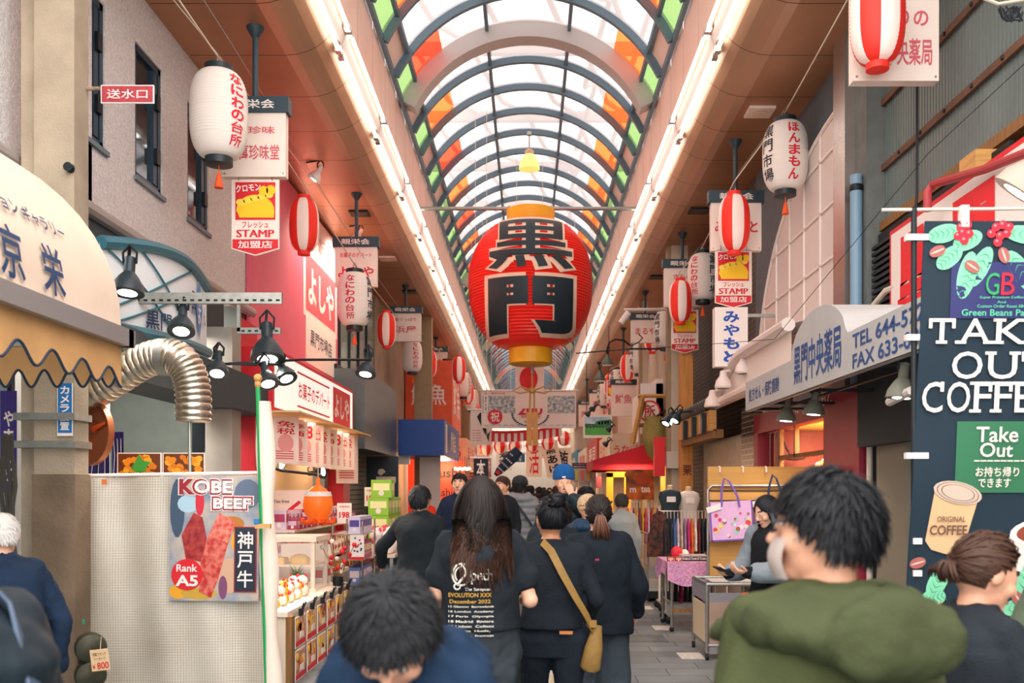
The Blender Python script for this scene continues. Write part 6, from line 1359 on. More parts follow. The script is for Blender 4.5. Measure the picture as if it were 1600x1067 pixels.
# pink cloth table
t = thing('pink_cloth_table', 'steel framed table with a pink patterned cloth', 'table', (2.0, 11.3, 0)); b = MB(); PKC = mat('pink_patterned_cloth', 'e0a8cf', .7, hx2='b87aa8', vs=45)
def cl(u, v):
    x = 1.58 + .95 * u; z = .80 - .20 * v - (.05 * math.sin(u * 8) + .04 * math.sin(u * 3)) * v; return V((x, 10.88 - .03 * v + .02 * math.sin(u * 20) * v, z))
b.surf(cl, 30, 6, PKC); b.surf(lambda u, v: V((1.58 - .03 * v + .02 * math.sin(u * 16) * v, 11.75 - .87 * u, .80 - .18 * v - .06 * math.sin(u * 7) * v)), 24, 6, PKC); b.bb((1.58, 10.88, .78), (2.53, 11.75, .80), PKC); b.build('cloth', t)
for x in (1.64, 2.45):
    for y in (10.95, 11.68): b = MB(); b.tube([(x, y, .05), (x, y, .78)], .018, STEEL, 8); b.ell((x, y, .03), .03, BLACK, n=10, h=6); b.build('leg', t)
b = MB(); b.bb((1.64, 10.93, .22), (2.45, 10.97, .26), OLDWOOD); b.tube([(1.64, 10.95, .32), (1.64, 11.68, .32)], .012, STEEL, 6); b.build('brace', t)
t = thing('black_tray', 'black tray with wrapped accessories on the pink table', 'tray', (1.95, 11.2, .8)); b = MB(); b.bb((1.78, 11.0, .80), (2.15, 11.35, .815), BLACK); b.build('base', t)
scatter('t', mk_box('b8b0b4', (.09, .12, .05), 'wrapped_pack', '6a5a58'), [(1.82 + .1 * (i % 3), 11.08 + .15 * (i // 3), .815) for i in range(6)], 'small wrapped accessory on the black tray', 'accessory', 'accessories on the black tray', rots=0)
scatter('t', mk_box('a8553c', (.07, .07, .05), 'trinket_box', 'e0c0a0'), [(1.63, 11.0, .8), (1.72, 11.0, .8), (2.2, 11.1, .8)], 'small brown trinket box on the pink table', 'box', 'trinket boxes on the pink table', rots=0)
b = MB(); o = V((1.78, 11.5, .8)); b.ell(o + V((0, 0, .07)), (.07, .05, .075), mat('red_ornament', 'd8283c', .5)); b.ell(o + V((.1, .02, .05)), (.05, .04, .055), WHITE); tag(b.build('red_ornament'), 'round red and white ornament on the pink table', 'ornament')
b = MB(); b.bb((2.2, 11.35, .8), (2.5, 11.6, .83), BLACK); b.bb((2.24, 11.45, .83), (2.34, 11.5, 1.0), mat('taupe_card', '7d6e66', .6)); tag(b.build('card_stand'), 'taupe card standing on a black base on the pink table', 'card')
# garment rack with scarves
def rack(x0, x1, y, z, lab, nm, n, cols, ln, grp, glab):
    t = thing('garment_rack', lab, 'rack', ((x0 + x1) / 2, y, 0)); b = MB(); b.tube([(x0, y, .1), (x0, y, z), (x1, y, z), (x1, y, .1)], .016, WHITE, 8); b.tube([(x0, y - .25, .1), (x0, y + .25, .1)], .016, STEEL, 6); b.tube([(x1, y - .25, .1), (x1, y + .25, .1)], .016, STEEL, 6); b.build('frame', t)
    for x in (x0, x1):
        for dy in (-.22, .22): b = MB(); b.ell((x, y + dy, .05), .05, BLACK, n=10, h=6); b.build('wheel', t)
    for k in range(n):
        x = x0 + .06 + (x1 - x0 - .12) * k / (n - 1); hx = cols[k % len(cols)]; q = V((x, y, z)); b = MB(); l = ln * rnd.uniform(.85, 1.1); m = mat('cloth_' + hx, hx, .8, hx2=None, var=.25, vs=14)
        b.loft([(-.10 - l, .02, .10, 0), (-.1 - l * .5, .022, .085, 0), (-.16, .016, .06, 0), (-.10, .01, .03, 0)], m, lambda p, q=q: q + p + V((0, .012 * math.sin(p.z * 25), 0)), 10); b.tube([q + V((0, 0, .01)), q + V((0, 0, -.11))], .004, WHITE, 4); tag(b.build('hanging_garment'), glab, 'garment', grp)
    return t
rack(1.78, 2.7, 13.0, 1.33, 'white garment rack with scarves behind the pink table', 'r', 18, ('1d242c', '1d242c', '2a3038', '4b6ba8', 'd8d0e0', 'c8b0a0', '9a8aa8', 'd03a8a', 'e8702c', 'f0e0d8', '6a2430'), .5, 'garments on the rack behind the pink table', 'coloured scarf or garment on the rack behind the pink table')
rack(1.55, 2.3, 15.9, 1.42, 'white garment rack with yellow and pink cloths near the tea stall', 'r', 14, ('e8b82c', 'd84a6a', 'f0d0d8', 'b8384c', 'e8c060', '8a4a6a'), .55, 'cloths on the rack near the tea stall', 'yellow or pink cloth on the rack near the tea stall')
rack(1.70, 2.3, 10.92 + .9, .72, 'low steel bar with dark garments under the pink table', 'r', 9, ('20262c', '2c2a34', 'a8285c', '3a2a3c'), .38, 'dark garments under the pink table', 'dark garment hanging under the pink table')
b = MB(); q = P(1030, 798, 12.98); m = mat('black_floral_dress', '1e2226', .8, hx2='6a3a30', vs=18); b.loft([(-.62, .19, .05, 0, .02), (-.4, .16, .05, 0), (-.15, .10, .04, 0), (-.05, .08, .03, 0), (.0, .02, .02, 0)], m, lambda p: q + p + V((.0, .02 * math.sin(p.x * 40), 0)), 28); b.tube([q, q + V((.0, .0, .06))], .006, WHITE, 5); tag(b.build('floral_dress'), 'black floral dress hanging at the end of the scarf rack', 'dress')
# mannequin torsos
for px, py, Y, hx, lab in ((1047, 782, 14.2, '24343c', 'mannequin torso in a dark teal jacket behind the scarf rack'), (1076, 784, 14.3, 'd8c8bc', 'mannequin torso in a pale lace top behind the scarf rack')):
    p = P(px, py, Y); t = thing('mannequin', lab, 'mannequin', V((p.x, p.y, 0))); b = MB(); b.loft([(-.35, .15, .10, 0), (-.1, .13, .1, 0), (.05, .17, .10, 0), (.13, .15, .08, 0), (.16, .07, .06, 0)], mat('garment_' + hx, hx, .8), lambda q, p=p: p + q, 20); b.build('garment', t); b = MB(); b.lathe([(.05, .13), (.045, .22), (.02, .23)], 14, mat('mannequin_skin', 'd9b890', .5), Matrix.Translation(p)); b.build('neck', t); b = MB(); b.tube([V((p.x, p.y, 0)), p + V((0, 0, -.3))], .02, STEEL, 8); b.lathe([(.16, 0), (.16, .02), (.02, .03)], 18, STEEL, Matrix.Translation((p.x, p.y, 0))); b.build('stand', t); b = MB(); b.box(p + V((0, -.12, .02)), (.13, .01, .08), WHITE); b.build('price_card', t)
# glass showcase on wheels
t = thing('glass_showcase', 'low glass showcase on a black wheeled base beyond the pink table', 'showcase', (2.05, 14.6, 0)); b = MB(); b.bb((1.72, 13.8, .06), (2.4, 15.4, .16), BLACK); b.build('base', t); b = MB()
for x in (1.73, 2.39):
    for y in (13.81, 15.39): b.bb((x - .012, y - .012, .16), (x + .012, y + .012, .98), CHROME)
for x in (1.73, 2.39): b.bb((x - .012, 13.8, .97), (x + .012, 15.4, .99), CHROME)
b.build('frame', t); b = MB(); b.bb((1.722, 13.82, .16), (1.728, 15.38, .97), glassmat('showcase_glass', 'dfe8e4', .25)); b.bb((1.73, 13.802, .16), (2.38, 13.808, .97), glassmat('showcase_glass')); b.build('glass', t); b = MB(); b.bb((1.74, 13.82, .5), (2.38, 15.38, .515), CHROME); b.bb((1.74, 13.82, .16), (2.38, 15.38, .2), WHITE); b.build('shelf', t)
for y in (13.9, 15.3): b = MB(); b.ell((1.76, y, .04), .04, BLACK, n=10, h=6); b.build('wheel', t)
# ================================================================ people
def organic(mb, name, parent, m, vox=.012, sm=4, fold=0., fs=9., zs=1., scale=1., mats=None):
    """One continuous surface grown over overlapping limb shapes."""
    me = bpy.data.meshes.new('tmp'); me.from_pydata([tuple(p) for p in mb.v], [], mb.f); me.update()
    o = bpy.data.objects.new('tmp', me); COL.objects.link(o)
    r = o.modifiers.new('r', 'REMESH'); r.mode = 'VOXEL'; r.voxel_size = vox; r.use_smooth_shade = True
    if sm: s_ = o.modifiers.new('s', 'SMOOTH'); s_.factor = .5; s_.iterations = sm
    ev = o.evaluated_get(bpy.context.evaluated_depsgraph_get()); out = bpy.data.meshes.new_from_object(ev)
    bpy.data.objects.remove(o); bpy.data.meshes.remove(me)
    out.name = name; off = sum(map(ord, name)) % 97 * .1 + len(out.vertices) * .001
    if fold:
        nn = [v.normal.copy() for v in out.vertices]
        for v, n in zip(out.vertices, nn):
            p = v.co; q = V((p.x * fs + off, p.y * fs, p.z * fs * zs)); v.co = p + n * fold * (noise.noise(q) + .5 * abs(noise.noise(q * 2.1)) - .15)
    if scale != 1:
        for v in out.vertices: v.co *= scale
    out.materials.clear(); out.materials.append(m)
    for p in out.polygons: p.use_smooth = True; p.material_index = 0
    return link(bpy.data.objects.new(name, out), parent)

def cloth(name, hx, bump=.35, bs=160., rough=.85, var=.08, vs=5): return mat(name, hx, rough, var=var, vs=vs, bump=bump, bs=bs, spec=.2)
SK = {'fair': mat('fair_skin', 'e2ad90', .5, var=.05, vs=12), 'light': mat('light_skin', 'dca386', .5, var=.05, vs=12), 'tan': mat('tan_skin', 'c68a68', .5, var=.05, vs=12)}
HR = {'black': mat('black_hair', '121418', .55, spec=.25), 'dark': mat('dark_brown_hair', '1f1816', .55, spec=.25), 'brown': mat('brown_hair', '442d22', .55, spec=.25), 'white': mat('white_hair', 'd4d0cb', .6), 'grey': mat('grey_black_hair', '2a2726', .55, spec=.25)}
EYEW, IRIS, LIP = mat('eye_white', 'e8e2dc', .3), mat('dark_iris', '1c1512', .2), mat('lip', 'b5665a', .5)
SOLE = mat('white_sole', 'd8d4cc', .6)
HC = V((0, -.005, 1.605)); HRAD = V((.079, .098, .107))

def hairmesh(parent, H, style, m, n, sc, seed=1, wd=.0045, ln=.07, nm='hair', lift=.35, top=None, tip=None):
    """strands of hair over a cap; H places the head"""
    rd = random.Random(seed); b = MB(); tipm = tip or m
    def lim(y):
        pts = {'short': ((1, .66), (.55, .45), (.25, .08), (0, -.18), (-.3, -.55), (-1, -.62)), 'crop': ((1, .62), (.55, .42), (.25, .1), (0, -.05), (-.3, -.35), (-1, -.45))}['crop' if style == 'crop' else 'short']
        for (ya, za), (yb, zb) in zip(pts, pts[1:]):
            if yb <= y <= ya: t_ = (ya - y) / (ya - yb); return za + (zb - za) * t_
        return -.6
    ok = lambda d: d.z > lim(d.y)
    cap = MB(); N1, N2 = 28, 20; vs = []; fs = []
    for j in range(N2 + 1):
        for i in range(N1):
            a, c = 2 * PI * i / N1, PI * j / N2; d = V((math.sin(c) * math.cos(a), math.sin(c) * math.sin(a), math.cos(c))); k = 1.035 + .02 * (d.z > .3)
            vs.append(H @ (HC + V((d.x * HRAD.x, d.y * HRAD.y, d.z * HRAD.z)) * k))
    for j in range(N2):
        for i in range(N1):
            a, c = 2 * PI * (i + .5) / N1, PI * (j + .5) / N2; d = V((math.sin(c) * math.cos(a), math.sin(c) * math.sin(a), math.cos(c)))
            if ok(d): fs.append((j * N1 + i, j * N1 + (i + 1) % N1, (j + 1) * N1 + (i + 1) % N1, (j + 1) * N1 + i)[::-1])
    b.add(vs, fs, m)
    crown = V((0, -.35, .93)).normalized(); g = (H.to_3x3().inverted() @ V((0, 0, -1))).normalized()
    c = 0
    while c < n:
        d = V((rd.gauss(0, 1), rd.gauss(0, 1), rd.gauss(0, 1))).normalized()
        if not ok(d): continue
        if top and style == 'crop' and (d - V(top)).length < .55: continue
        c += 1
        p = HC + V((d.x * HRAD.x, d.y * HRAD.y, d.z * HRAD.z)) * 1.03
        fl = (d - crown); fl = (fl - d * fl.dot(d)); fl = fl.normalized() if fl.length > .05 else V((rd.gauss(0, 1), rd.gauss(0, 1), 0)).normalized()
        fl = (fl + V((rd.gauss(0, .25), rd.gauss(0, .25), rd.gauss(0, .12)))).normalized()
        if style in ('short', 'crop'):
            L_ = ln * rd.uniform(.7, 1.25); st = 4; dr = (fl * 1. + d * lift).normalized(); pts = [p]
            for k in range(st): dr = (dr + g * .13 - d * .05).normalized(); pts.append(pts[-1] + dr * L_ / st)
        elif style == 'tied':
            kn = V(top or (0, -.105, 1.62)); vo = rd.uniform(1.06, 1.15); pts = [p]; jt = V((rd.gauss(0, .006), rd.gauss(0, .006), rd.gauss(0, .006)))
            for k in range(1, 6):
                x = p.lerp(kn, k / 5); e = x - HC; r_ = math.sqrt((e.x / HRAD.x) ** 2 + (e.y / HRAD.y) ** 2 + (e.z / HRAD.z) ** 2)
                pts.append(HC + e * max(1, vo / max(r_, .2)) + jt if k < 5 else kn)
        else:   # long
            L_ = ln * rd.uniform(.7, 1.1); st = 18; pts = [p]
            if d.y > -.3: fl = V((math.copysign(1, d.x + .12), -.45, -.1)).normalized()
            dr = (fl + d * .12).normalized(); cl_ = random.Random(int(math.atan2(d.x, d.y) * 4) * 7 + int(d.z * 4)); ph = cl_.uniform(0, 6.3) + rd.uniform(-.5, .5); am = cl_.uniform(.3, .65)
            for k in range(st):
                gg = V((0, 0, -1)); dr = (dr * .8 + gg * .42 + V((math.sin(k * .8 + ph) * am, math.cos(k * .7 + ph) * am, 0)) * (k / st)).normalized(); q = pts[-1] + dr * L_ / st
                e = q - HC; r_ = math.sqrt((e.x / HRAD.x) ** 2 + (e.y / HRAD.y) ** 2 + (e.z / HRAD.z) ** 2)
                if r_ < 1.045: q = HC + e * (1.045 / max(r_, .3))
                if q.z < 1.49 and abs(q.x) < .21:
                    yb = -.10 - .05 * min(1, max(0, (1.48 - q.z) / .12))
                    if d.y < .35: q.y = min(q.y, yb - .012 * rd.random())
                    else: q.y = max(q.y, .10)
                if q.y > -.03 and q.z < 1.62: q.x = math.copysign(max(abs(q.x), .082), q.x if abs(q.x) > .001 else d.x); q.y = min(q.y, .05)
                pts.append(q)
        w_ = wd * rd.uniform(.6, 1.3); vv = []; q = len(pts)
        for k, x in enumerate(pts):
            dd = (pts[min(k + 1, q - 1)] - pts[max(k - 1, 0)]); sd = dd.cross(x - HC); sd = sd.normalized() if sd.length > 1e-6 else V((1, 0, 0)); ww = w_ * (1 - .8 * (k / (q - 1)) ** 2); up = (x - HC).normalized() * ww * .5
            vv += [H @ (x - sd * ww), H @ (x + up), H @ (x + sd * ww)]
        sp = int(q * .6) if tip else q
        b.add(vv[:3 * (sp + 1)], [(3 * k + j, 3 * k + 3 + j, 3 * k + 4 + j, 3 * k + 1 + j) for k in range(min(sp, q - 1)) for j in (0, 1)], m)
        if tip: b.add(vv[3 * sp:], [(3 * k + j, 3 * k + 3 + j, 3 * k + 4 + j, 3 * k + 1 + j) for k in range(q - 1 - sp) for j in (0, 1)], tipm)
    return b.build(nm, parent, smooth=180, xf=lambda p: p * sc)

def hand(b, w_, el, side, m, curl=.35, n=None, d=None):
    """palm, four unequal bent fingers and a thumb"""
    d = V(d).normalized() if d else (w_ - el).normalized(); n = V(n) if n else V((-side, 0, 0)); n = (n - d * n.dot(d)).normalized(); s_ = d.cross(n); ts = side
    for k in (-1.2, -.4, .4, 1.2): b.cap(w_ + d * .012 + s_ * .008 * k, w_ + d * .085 + s_ * .019 * k, .0165, .0135, m, 8, 3)
    for i in range(4):
        k = (i - 1.5) * ts; base = w_ + d * .085 + s_ * (-k) * .0205 * -1; l = (.062, .072, .078, .068)[i] if ts > 0 else (.062, .072, .078, .068)[i]
        dd = d.copy(); p = base
        for j, f in enumerate((.42, .32, .26)):
            a = curl * (1 + .35 * j) + .05 * i; dd = (Matrix.Rotation(a, 3, n.cross(d) * -1) @ dd) if False else (dd * math.cos(a) + n * math.sin(a) * 1.0).normalized() if j == 0 else (dd + n * math.sin(a) - d * .25 * math.sin(a) * j).normalized()
            q = p + dd * l * f * 1.15; b.cap(p, q, .0092 - .0008 * j, .0086 - .0008 * j, m, 8, 3); p = q
    p = w_ + d * .022 + s_ * ts * .028; dd = (d * .75 + s_ * ts * .55 + n * .35).normalized(); q = p + dd * .048; b.cap(w_ + d * .015 + s_ * ts * .012, p, .016, .014, m, 8, 3); b.cap(p, q, .0125, .011, m, 8, 3); dd = (dd + d * .5).normalized(); b.cap(q, q + dd * .032, .0105, .0085, m, 8, 3)

def person(label, x, y, face, h, top='1b2229', bottom='1d2630', hair='short', hcol='black', skin='light', w=1., lean=0., yaw=0., pitch=0., roll=0.,
           arms=None, legs=(0, 0), ease=.02, sleeve='long', wide=0., vox=.014, strands=1500, shoes='2a2a2a', puff=0, hem=.88, feat=False, hood=None, group=None, curl=.35, hn=(None, None), hd=(None, None), fold=.012, hw=.0045, hl=.07, seed=1, collar=True, tip=None, hips=1., topname='jacket', lift=.35, knot=None):
    t = thing('person', label, 'person', (0, 0, 0), 0, group); s = h / 1.72
    U = Matrix.Translation((0, 0, .95)) @ Matrix.Rotation(-lean, 4, 'X') @ Matrix.Translation((0, 0, -.95))
    Hm = U @ Matrix.Translation((0, -.01, 1.47)) @ Matrix.Rotation(yaw, 4, 'Z') @ Matrix.Rotation(-pitch, 4, 'X') @ Matrix.Rotation(roll, 4, 'Y') @ Matrix.Translation((0, .01, -1.47))
    T = lambda p: (U @ p) if p.z > .95 else p
    sk = SK[skin]; A = arms or {}
    sh = [U @ V((sx * .148 * w, -.005, 1.395)) for sx in (-1, 1)]
    el = [V(A.get('le', (-.215 * w, -.03, 1.13))), V(A.get('re', (.215 * w, -.03, 1.13)))]
    wr = [V(A.get('lw', (-.225 * w, .05, .88))), V(A.get('rw', (.225 * w, .05, .88)))]
    if not A.get('abs'):
        el = [U @ p for p in el]; wr = [U @ p for p in wr]
    hip = [V((-.09 * w, 0, .90)), V((.09 * w, 0, .90))]; kn = []; an = []
    for i, sx in enumerate((-1, 1)):
        f = legs[i]; kn.append(V((sx * .095 * w, .03 + f * .55 + .03 * (f > 0), .49))); an.append(V((sx * .1 * w, f - .02, .085 + .05 * max(0, -f * 2))))
    # skin: one continuous body
    b = MB(); m = sk
    b.loft([(.84, .15 * w, .10, 0), (.95, .155 * w, .105, 0), (1.06, .13 * w, .09, 0), (1.22, .15 * w, .105, 0), (1.34, .165 * w, .105, 0), (1.42, .13 * w, .075, -.005), (1.47, .06, .055, -.01)], m, T)
    b.cap(U @ V((0, -.015, 1.42)), Hm @ V((0, -.005, 1.53)), .056, .052, m)
    def E(c, r, q=0): b.ell(c, r, m, Hm, 18, 12)
    E(HC, HRAD); E((0, .022, 1.545), (.060, .072, .070)); E((0, .062, 1.505), (.034, .034, .028)); E((0, .035, 1.60), (.066, .068, .05))
    for sx in (-1, 1): E((sx * .040, .062, 1.565), (.026, .028, .028)); E((sx * .082, -.008, 1.590), (.010, .022, .033))
    b.cap(Hm @ V((0, .090, 1.605)), Hm @ V((0, .112, 1.568)), .009, .014, m, 8); E((0, .094, 1.560), (.018, .016, .010)); E((0, .080, 1.532), (.025, .016, .008)); E((0, .080, 1.522), (.021, .015, .007))
    for i, sx in enumerate((-1, 1)):
        b.cap(U @ V((sx * .035, -.012, 1.45)), sh[i], .04, .044, m); b.cap(sh[i], el[i], .045, .036, m); b.cap(el[i], wr[i], .039, .027, m); hand(b, wr[i], el[i], sx, m, curl, hn[i], hd[i])
        b.cap(hip[i], kn[i], .082 * w, .055, m); b.cap(kn[i], an[i], .054, .036, m); b.cap(an[i] + V((0, -.03, -.04)), an[i] + V((0, .13, -.055)), .036, .03, m)
    organic(b, 'body', t, m, min(vox, .0075 if (feat or sleeve == 'short') else vox), 2, scale=s)
    # trousers
    b = MB(); bm = cloth('trousers_' + bottom, bottom); e = .018
    b.loft([(.80, .15 * w * hips, .115, -.01), (.90, .17 * w * hips, .125, -.012), (.98, .16 * w * hips, .115, 0), (1.06, .145 * w, .10, 0)], bm, T)
    for i in range(2):
        b.cap(hip[i] - V((0, .012, .02)), kn[i], .095 * w * (hips * .5 + .5) + wide * .3, .066 + e * .3 + wide, bm); b.cap(kn[i], an[i] - V((0, 0, .01)), .066 + e * .3 + wide, .05 + wide * 1.25, bm)
    organic(b, 'trousers', t, bm, vox, 3, .012, 7, .6, s)
    for i in range(2):
        b = MB(); sm_ = mat('shoe_' + shoes, shoes, .5); a = an[i]; b.cap(a + V((0, -.045, -.035)), a + V((0, .06, -.035)), .045, .043, sm_); b.cap(a + V((0, .06, -.04)), a + V((0, .145, -.055)), .043, .032, sm_); b.cap(a, a + V((0, -.01, .03)), .046, .046, sm_)
        o = organic(b, 'shoe', t, sm_, .012, 2, scale=s); b = MB(); b.loft([(0, .040, .125, .045, 0), (.022, .043, .13, .045, 0)], SOLE, lambda p, a=a: V((a.x + p.x, a.y + p.y, p.z + a.z - .085)), 18); b.build('sole', o, xf=lambda p: p * s)
    # top
    b = MB(); tm = cloth('top_' + top, top, bump=.25 if puff == 0 else .1, rough=.85 if not puff else .5); z0 = hem; rg = []
    nz = 26; prof = [(.80, .172 * hips, .135), (.90, .172 * hips, .135), (1.0, .158, .125), (1.1, .148, .115), (1.22, .158, .12), (1.34, .170, .12), (1.41, .14, .09), (1.455, .085, .07), (1.485, .068, .066)]
    for k in range(nz + 1):
        z = z0 + (1.485 - z0) * k / nz; i = max(0, min(len(prof) - 2, next((j for j in range(len(prof) - 1) if z <= prof[j + 1][0]), len(prof) - 2))); (za, aa, ba), (zb, ab, bb_) = prof[i], prof[i + 1]; f = max(0, (z - za) / (zb - za)); e = ease * (1 if z < 1.4 else max(.3, (1.485 - z) / .085))
        q = (puff * abs(math.sin(PI * (z - z0) / .085)) if puff else 0)
        rg.append((z, (aa + (ab - aa) * f) * w + e + q, ba + (bb_ - ba) * f + e + q, -.008))
    b.loft(rg, tm, T, 26)
    if hood: 
        for k in range(9): a = PI * (1.0 + k / 8); c = U @ V((.10 * math.cos(a) * 1.15, -.035 + .10 * math.sin(a), 1.475 + .015 * math.sin(k))); d = U @ V((.10 * math.cos(a) * 1.5, -.05 + .13 * math.sin(a), 1.43)); b.cap(c, d, .034, .045, tm)
        b.ell((0, -.135, 1.40), (.125, .055, .10), tm, U)
    elif collar:
        for k in range(12): a = 2 * PI * k / 12; b.cap(U @ V((.062 * math.cos(a), -.008 + .062 * math.sin(a), 1.46)), U @ V((.062 * math.cos(a), -.008 + .062 * math.sin(a), 1.50 if collar is True else collar)), .013, .011, tm, 8, 3)
    for i in range(2):
        r = ease * .6; b.cap(U @ V(((i * 2 - 1) * .04, -.012, 1.445)), sh[i], .045 + r * .4, .050 + r * .8, tm)
        b.cap(sh[i], el[i], .049 + r, .042 + r, tm)
        if sleeve == 'long':
            b.cap(el[i], wr[i], .042 + r, .034 + r * .8, tm)
            if puff:
                for k in range(5): b.ell(el[i].lerp(wr[i], k / 5), .055 + r + puff * .3, tm)
    if sleeve == 'short':   # cut the sleeve above the elbow
        b2 = MB(); b2.loft(rg, tm, T, 26)
        for i in range(2): q = sh[i].lerp(el[i], .62); b2.cap(U @ V(((i * 2 - 1) * .04, -.012, 1.445)), sh[i], .05, .055, tm); b2.cap(sh[i], q, .050 + ease * .5, .060 + ease * .5, tm, 12, 2)
        b = b2
    tp = organic(b, topname, t, tm, vox, 3, fold, 8, .8, s)
    # hair
    hm = HR[hcol]
    if hair in ('short', 'crop'): hairmesh(t, Hm, hair, hm, strands, s, seed, hw, hl, lift=lift)
    elif hair == 'balding': hairmesh(t, Hm, 'crop', hm, strands, s, seed, hw, .03, top=(0, -.5, .87))
    elif hair == 'long': hairmesh(t, Hm, 'long', hm, strands, s, seed, hw, hl, tip=tip)
    elif hair in ('bun', 'pony', 'tied'):
        kn_ = knot or {'bun': (0, -.085, 1.695), 'pony': (0, -.112, 1.60), 'tied': (0, -.108, 1.57)}[hair]
        hairmesh(t, Hm, 'tied', hm, strands, s, seed, hw, hl, top=kn_); b = MB(); rd = random.Random(seed); kv = V(kn_)
        if hair == 'bun':
            for k in range(40): a = rd.uniform(0, 6.3); q = kv + V((0, -.02, .015)); e1 = V((math.cos(a), math.sin(a) * .7, math.sin(a * 2.3) * .7)) * .047; b.tube([q + e1, q + V((e1.y, -e1.x * .7, e1.z * .5 + .01)) , q - e1, q + V((-e1.y, e1.x * .6, e1.z))], .008, hm, 6)
            b.ell(kv + V((0, -.02, .012)), (.046, .042, .042), hm)
        else:
            tl = .16 if hair == 'pony' else .05
            for k in range(40):
                dx, dy = rd.gauss(0, .016), rd.gauss(0, .008); b.tube([kv + V((dx * .3, 0, 0)), kv + V((dx * 1.2, -.03 + dy, -.02)), kv + V((dx * 2.2, -.035 + dy, -.02 - tl * .5)), kv + V((dx * 2.6, -.02 + dy, -.03 - tl * rd.uniform(.7, 1)))], [.007, .008, .006, .002], tip or hm, 5)
        b.v = [Hm @ p for p in b.v]; b.build('hair_knot', t, smooth=180, xf=lambda p: p * s)
        if hair == 'pony': b = MB(); b.tube([Hm @ (kv + V((.016 * math.cos(a), -.008, .016 * math.sin(a)))) for a in [k * PI / 5 for k in range(10)]], .006, mat('hair_tie_blue', '7f95a8', .5), 6, closed=True); b.build('hair_tie', t, xf=lambda p: p * s)
    elif hair == 'none': pass
    # face details
    if feat:
        for sx in (-1, 1):
            b = MB(); b.ell((sx * .031, .083, 1.603), (.0135, .009, .0065), EYEW, Hm, 12, 8); b.ell((sx * .031, .089, 1.603), (.0058, .0045, .0058), IRIS, Hm, 10, 8); b.build('eye', t, xf=lambda p: p * s)
            b = MB(); b.tube([Hm @ V((sx * .014, .094, 1.622)), Hm @ V((sx * .032, .091, 1.628)), Hm @ V((sx * .050, .078, 1.622))], [.0035, .0042, .002], hm if hcol != 'white' else HR['grey'], 6); b.build('eyebrow', t, xf=lambda p: p * s)
        b = MB(); b.tube([Hm @ V((-.023, .088, 1.528)), Hm @ V((-.008, .098, 1.530)), Hm @ V((.008, .098, 1.530)), Hm @ V((.023, .088, 1.528))], [.003, .006, .006, .003], LIP, 8); b.build('lips', t, xf=lambda p: p * s)
    t.location = (x, y, 0); t.rotation_euler = (0, 0, face)
    WM[t.name] = Matrix.Translation((x, y, 0)) @ Matrix.Rotation(face, 4, 'Z'); t['_s'] = s
    return t, Hm, U, s
def extra(t, b, name, s, smooth=60):
    """a part given in the person's own coordinates"""
    return b.build(name, t, smooth, xf=None) if s is None else _ex(t, b, name, s, smooth)
def _ex(t, b, name, s, smooth):
    Wt = wm(t); b.v = [Wt @ (p * s) for p in b.v]; return b.build(name, t, smooth)
def onback(t, b, s, body, m, x, z, w_, h_, U, depth, bold=.015, zoff=.0, cut=.05, wid=.2):
    """lettering wrapped on a garment's back"""
    def f(p): return U @ V((-p.x * -1 if False else p.x, -depth * math.sqrt(max(.15, 1 - (p.x / (wid * 1.25)) ** 2)) - zoff, p.y))
    b.text(body, m, None, w_, h_, x, z, bold, False, 0, False, f, cut)
# ---- the crowd, nearest first
# man in the olive jacket, foreground right
t, Hm, U, s = person('man in olive green hooded jacket, glasses and face mask, blurred in the right foreground', .610, 1.95, .35, 1.665, '40462a', '22262c', 'crop', 'black', 'light', 1.08, yaw=.80, ease=.05, vox=.011, strands=5200, feat=True, fold=.02, hw=.0042, hl=.05, seed=3, collar=False, topname='jacket')
b = MB(); OLJ = cloth('olive_hood_cloth', '3c4229', bump=.2)
for k in range(15):
    a = PI * (.82 + 1.36 * k / 14); c, q = math.cos(a), math.sin(a); b.cap(U @ V((.105 * c, -.03 + .105 * q, 1.455)), U @ V((.185 * c, -.05 + .175 * q, 1.405 - .03 * abs(q))), .026, .050, OLJ)
b.ell((0, -.20, 1.385), (.17, .07, .09), OLJ, U); b.cap(U @ V((-.13, .03, 1.43)), U @ V((-.16, .10, 1.41)), .036, .026, OLJ); b.cap(U @ V((.16, .05, 1.43)), U @ V((.2, .12, 1.37)), .05, .045, OLJ); b.cap(U @ V((-.16, .10, 1.41)), U @ V((-.205, .12, 1.36)), .026, .015, OLJ); b.cap(U @ V((-.15, .02, 1.40)), U @ V((-.205, .12, 1.36)), .03, .014, OLJ)
organic(b, 'hood', t, OLJ, .011, 3, .016, 9, 1.6, s)
MASK = mat('white_mask', 'b3a49d', .7); GLS = mat('dark_glasses_frame', '2a3038', .3)
b = MB(); b.surf(lambda u, v: Hm @ V((.068 * math.sin((u - .5) * 2.4), .035 + .072 * math.cos((u - .5) * 2.2) + .014 * math.sin(v * PI), 1.488 + .086 * v)), 14, 8, MASK)
for sx in (-1, 1): b.tube([Hm @ V((sx * .068, .06, 1.57)), Hm @ V((sx * .083, .02, 1.585)), Hm @ V((sx * .088, -.022, 1.60))], .0022, MASK, 5)
extra(t, b, 'face_mask', s)
b = MB()
for sx in (-1, 1): b.tube([Hm @ V((sx * (.033 + .026 * math.cos(a)), .108 - .01 * abs(math.cos(a)) , 1.603 + .019 * math.sin(a))) for a in [k * PI / 8 for k in range(16)]], .0026, GLS, 6, closed=True); b.tube([Hm @ V((sx * .058, .10, 1.608)), Hm @ V((sx * .085, .0, 1.612)), Hm @ V((sx * .084, -.02, 1.60))], .0028, GLS, 6)
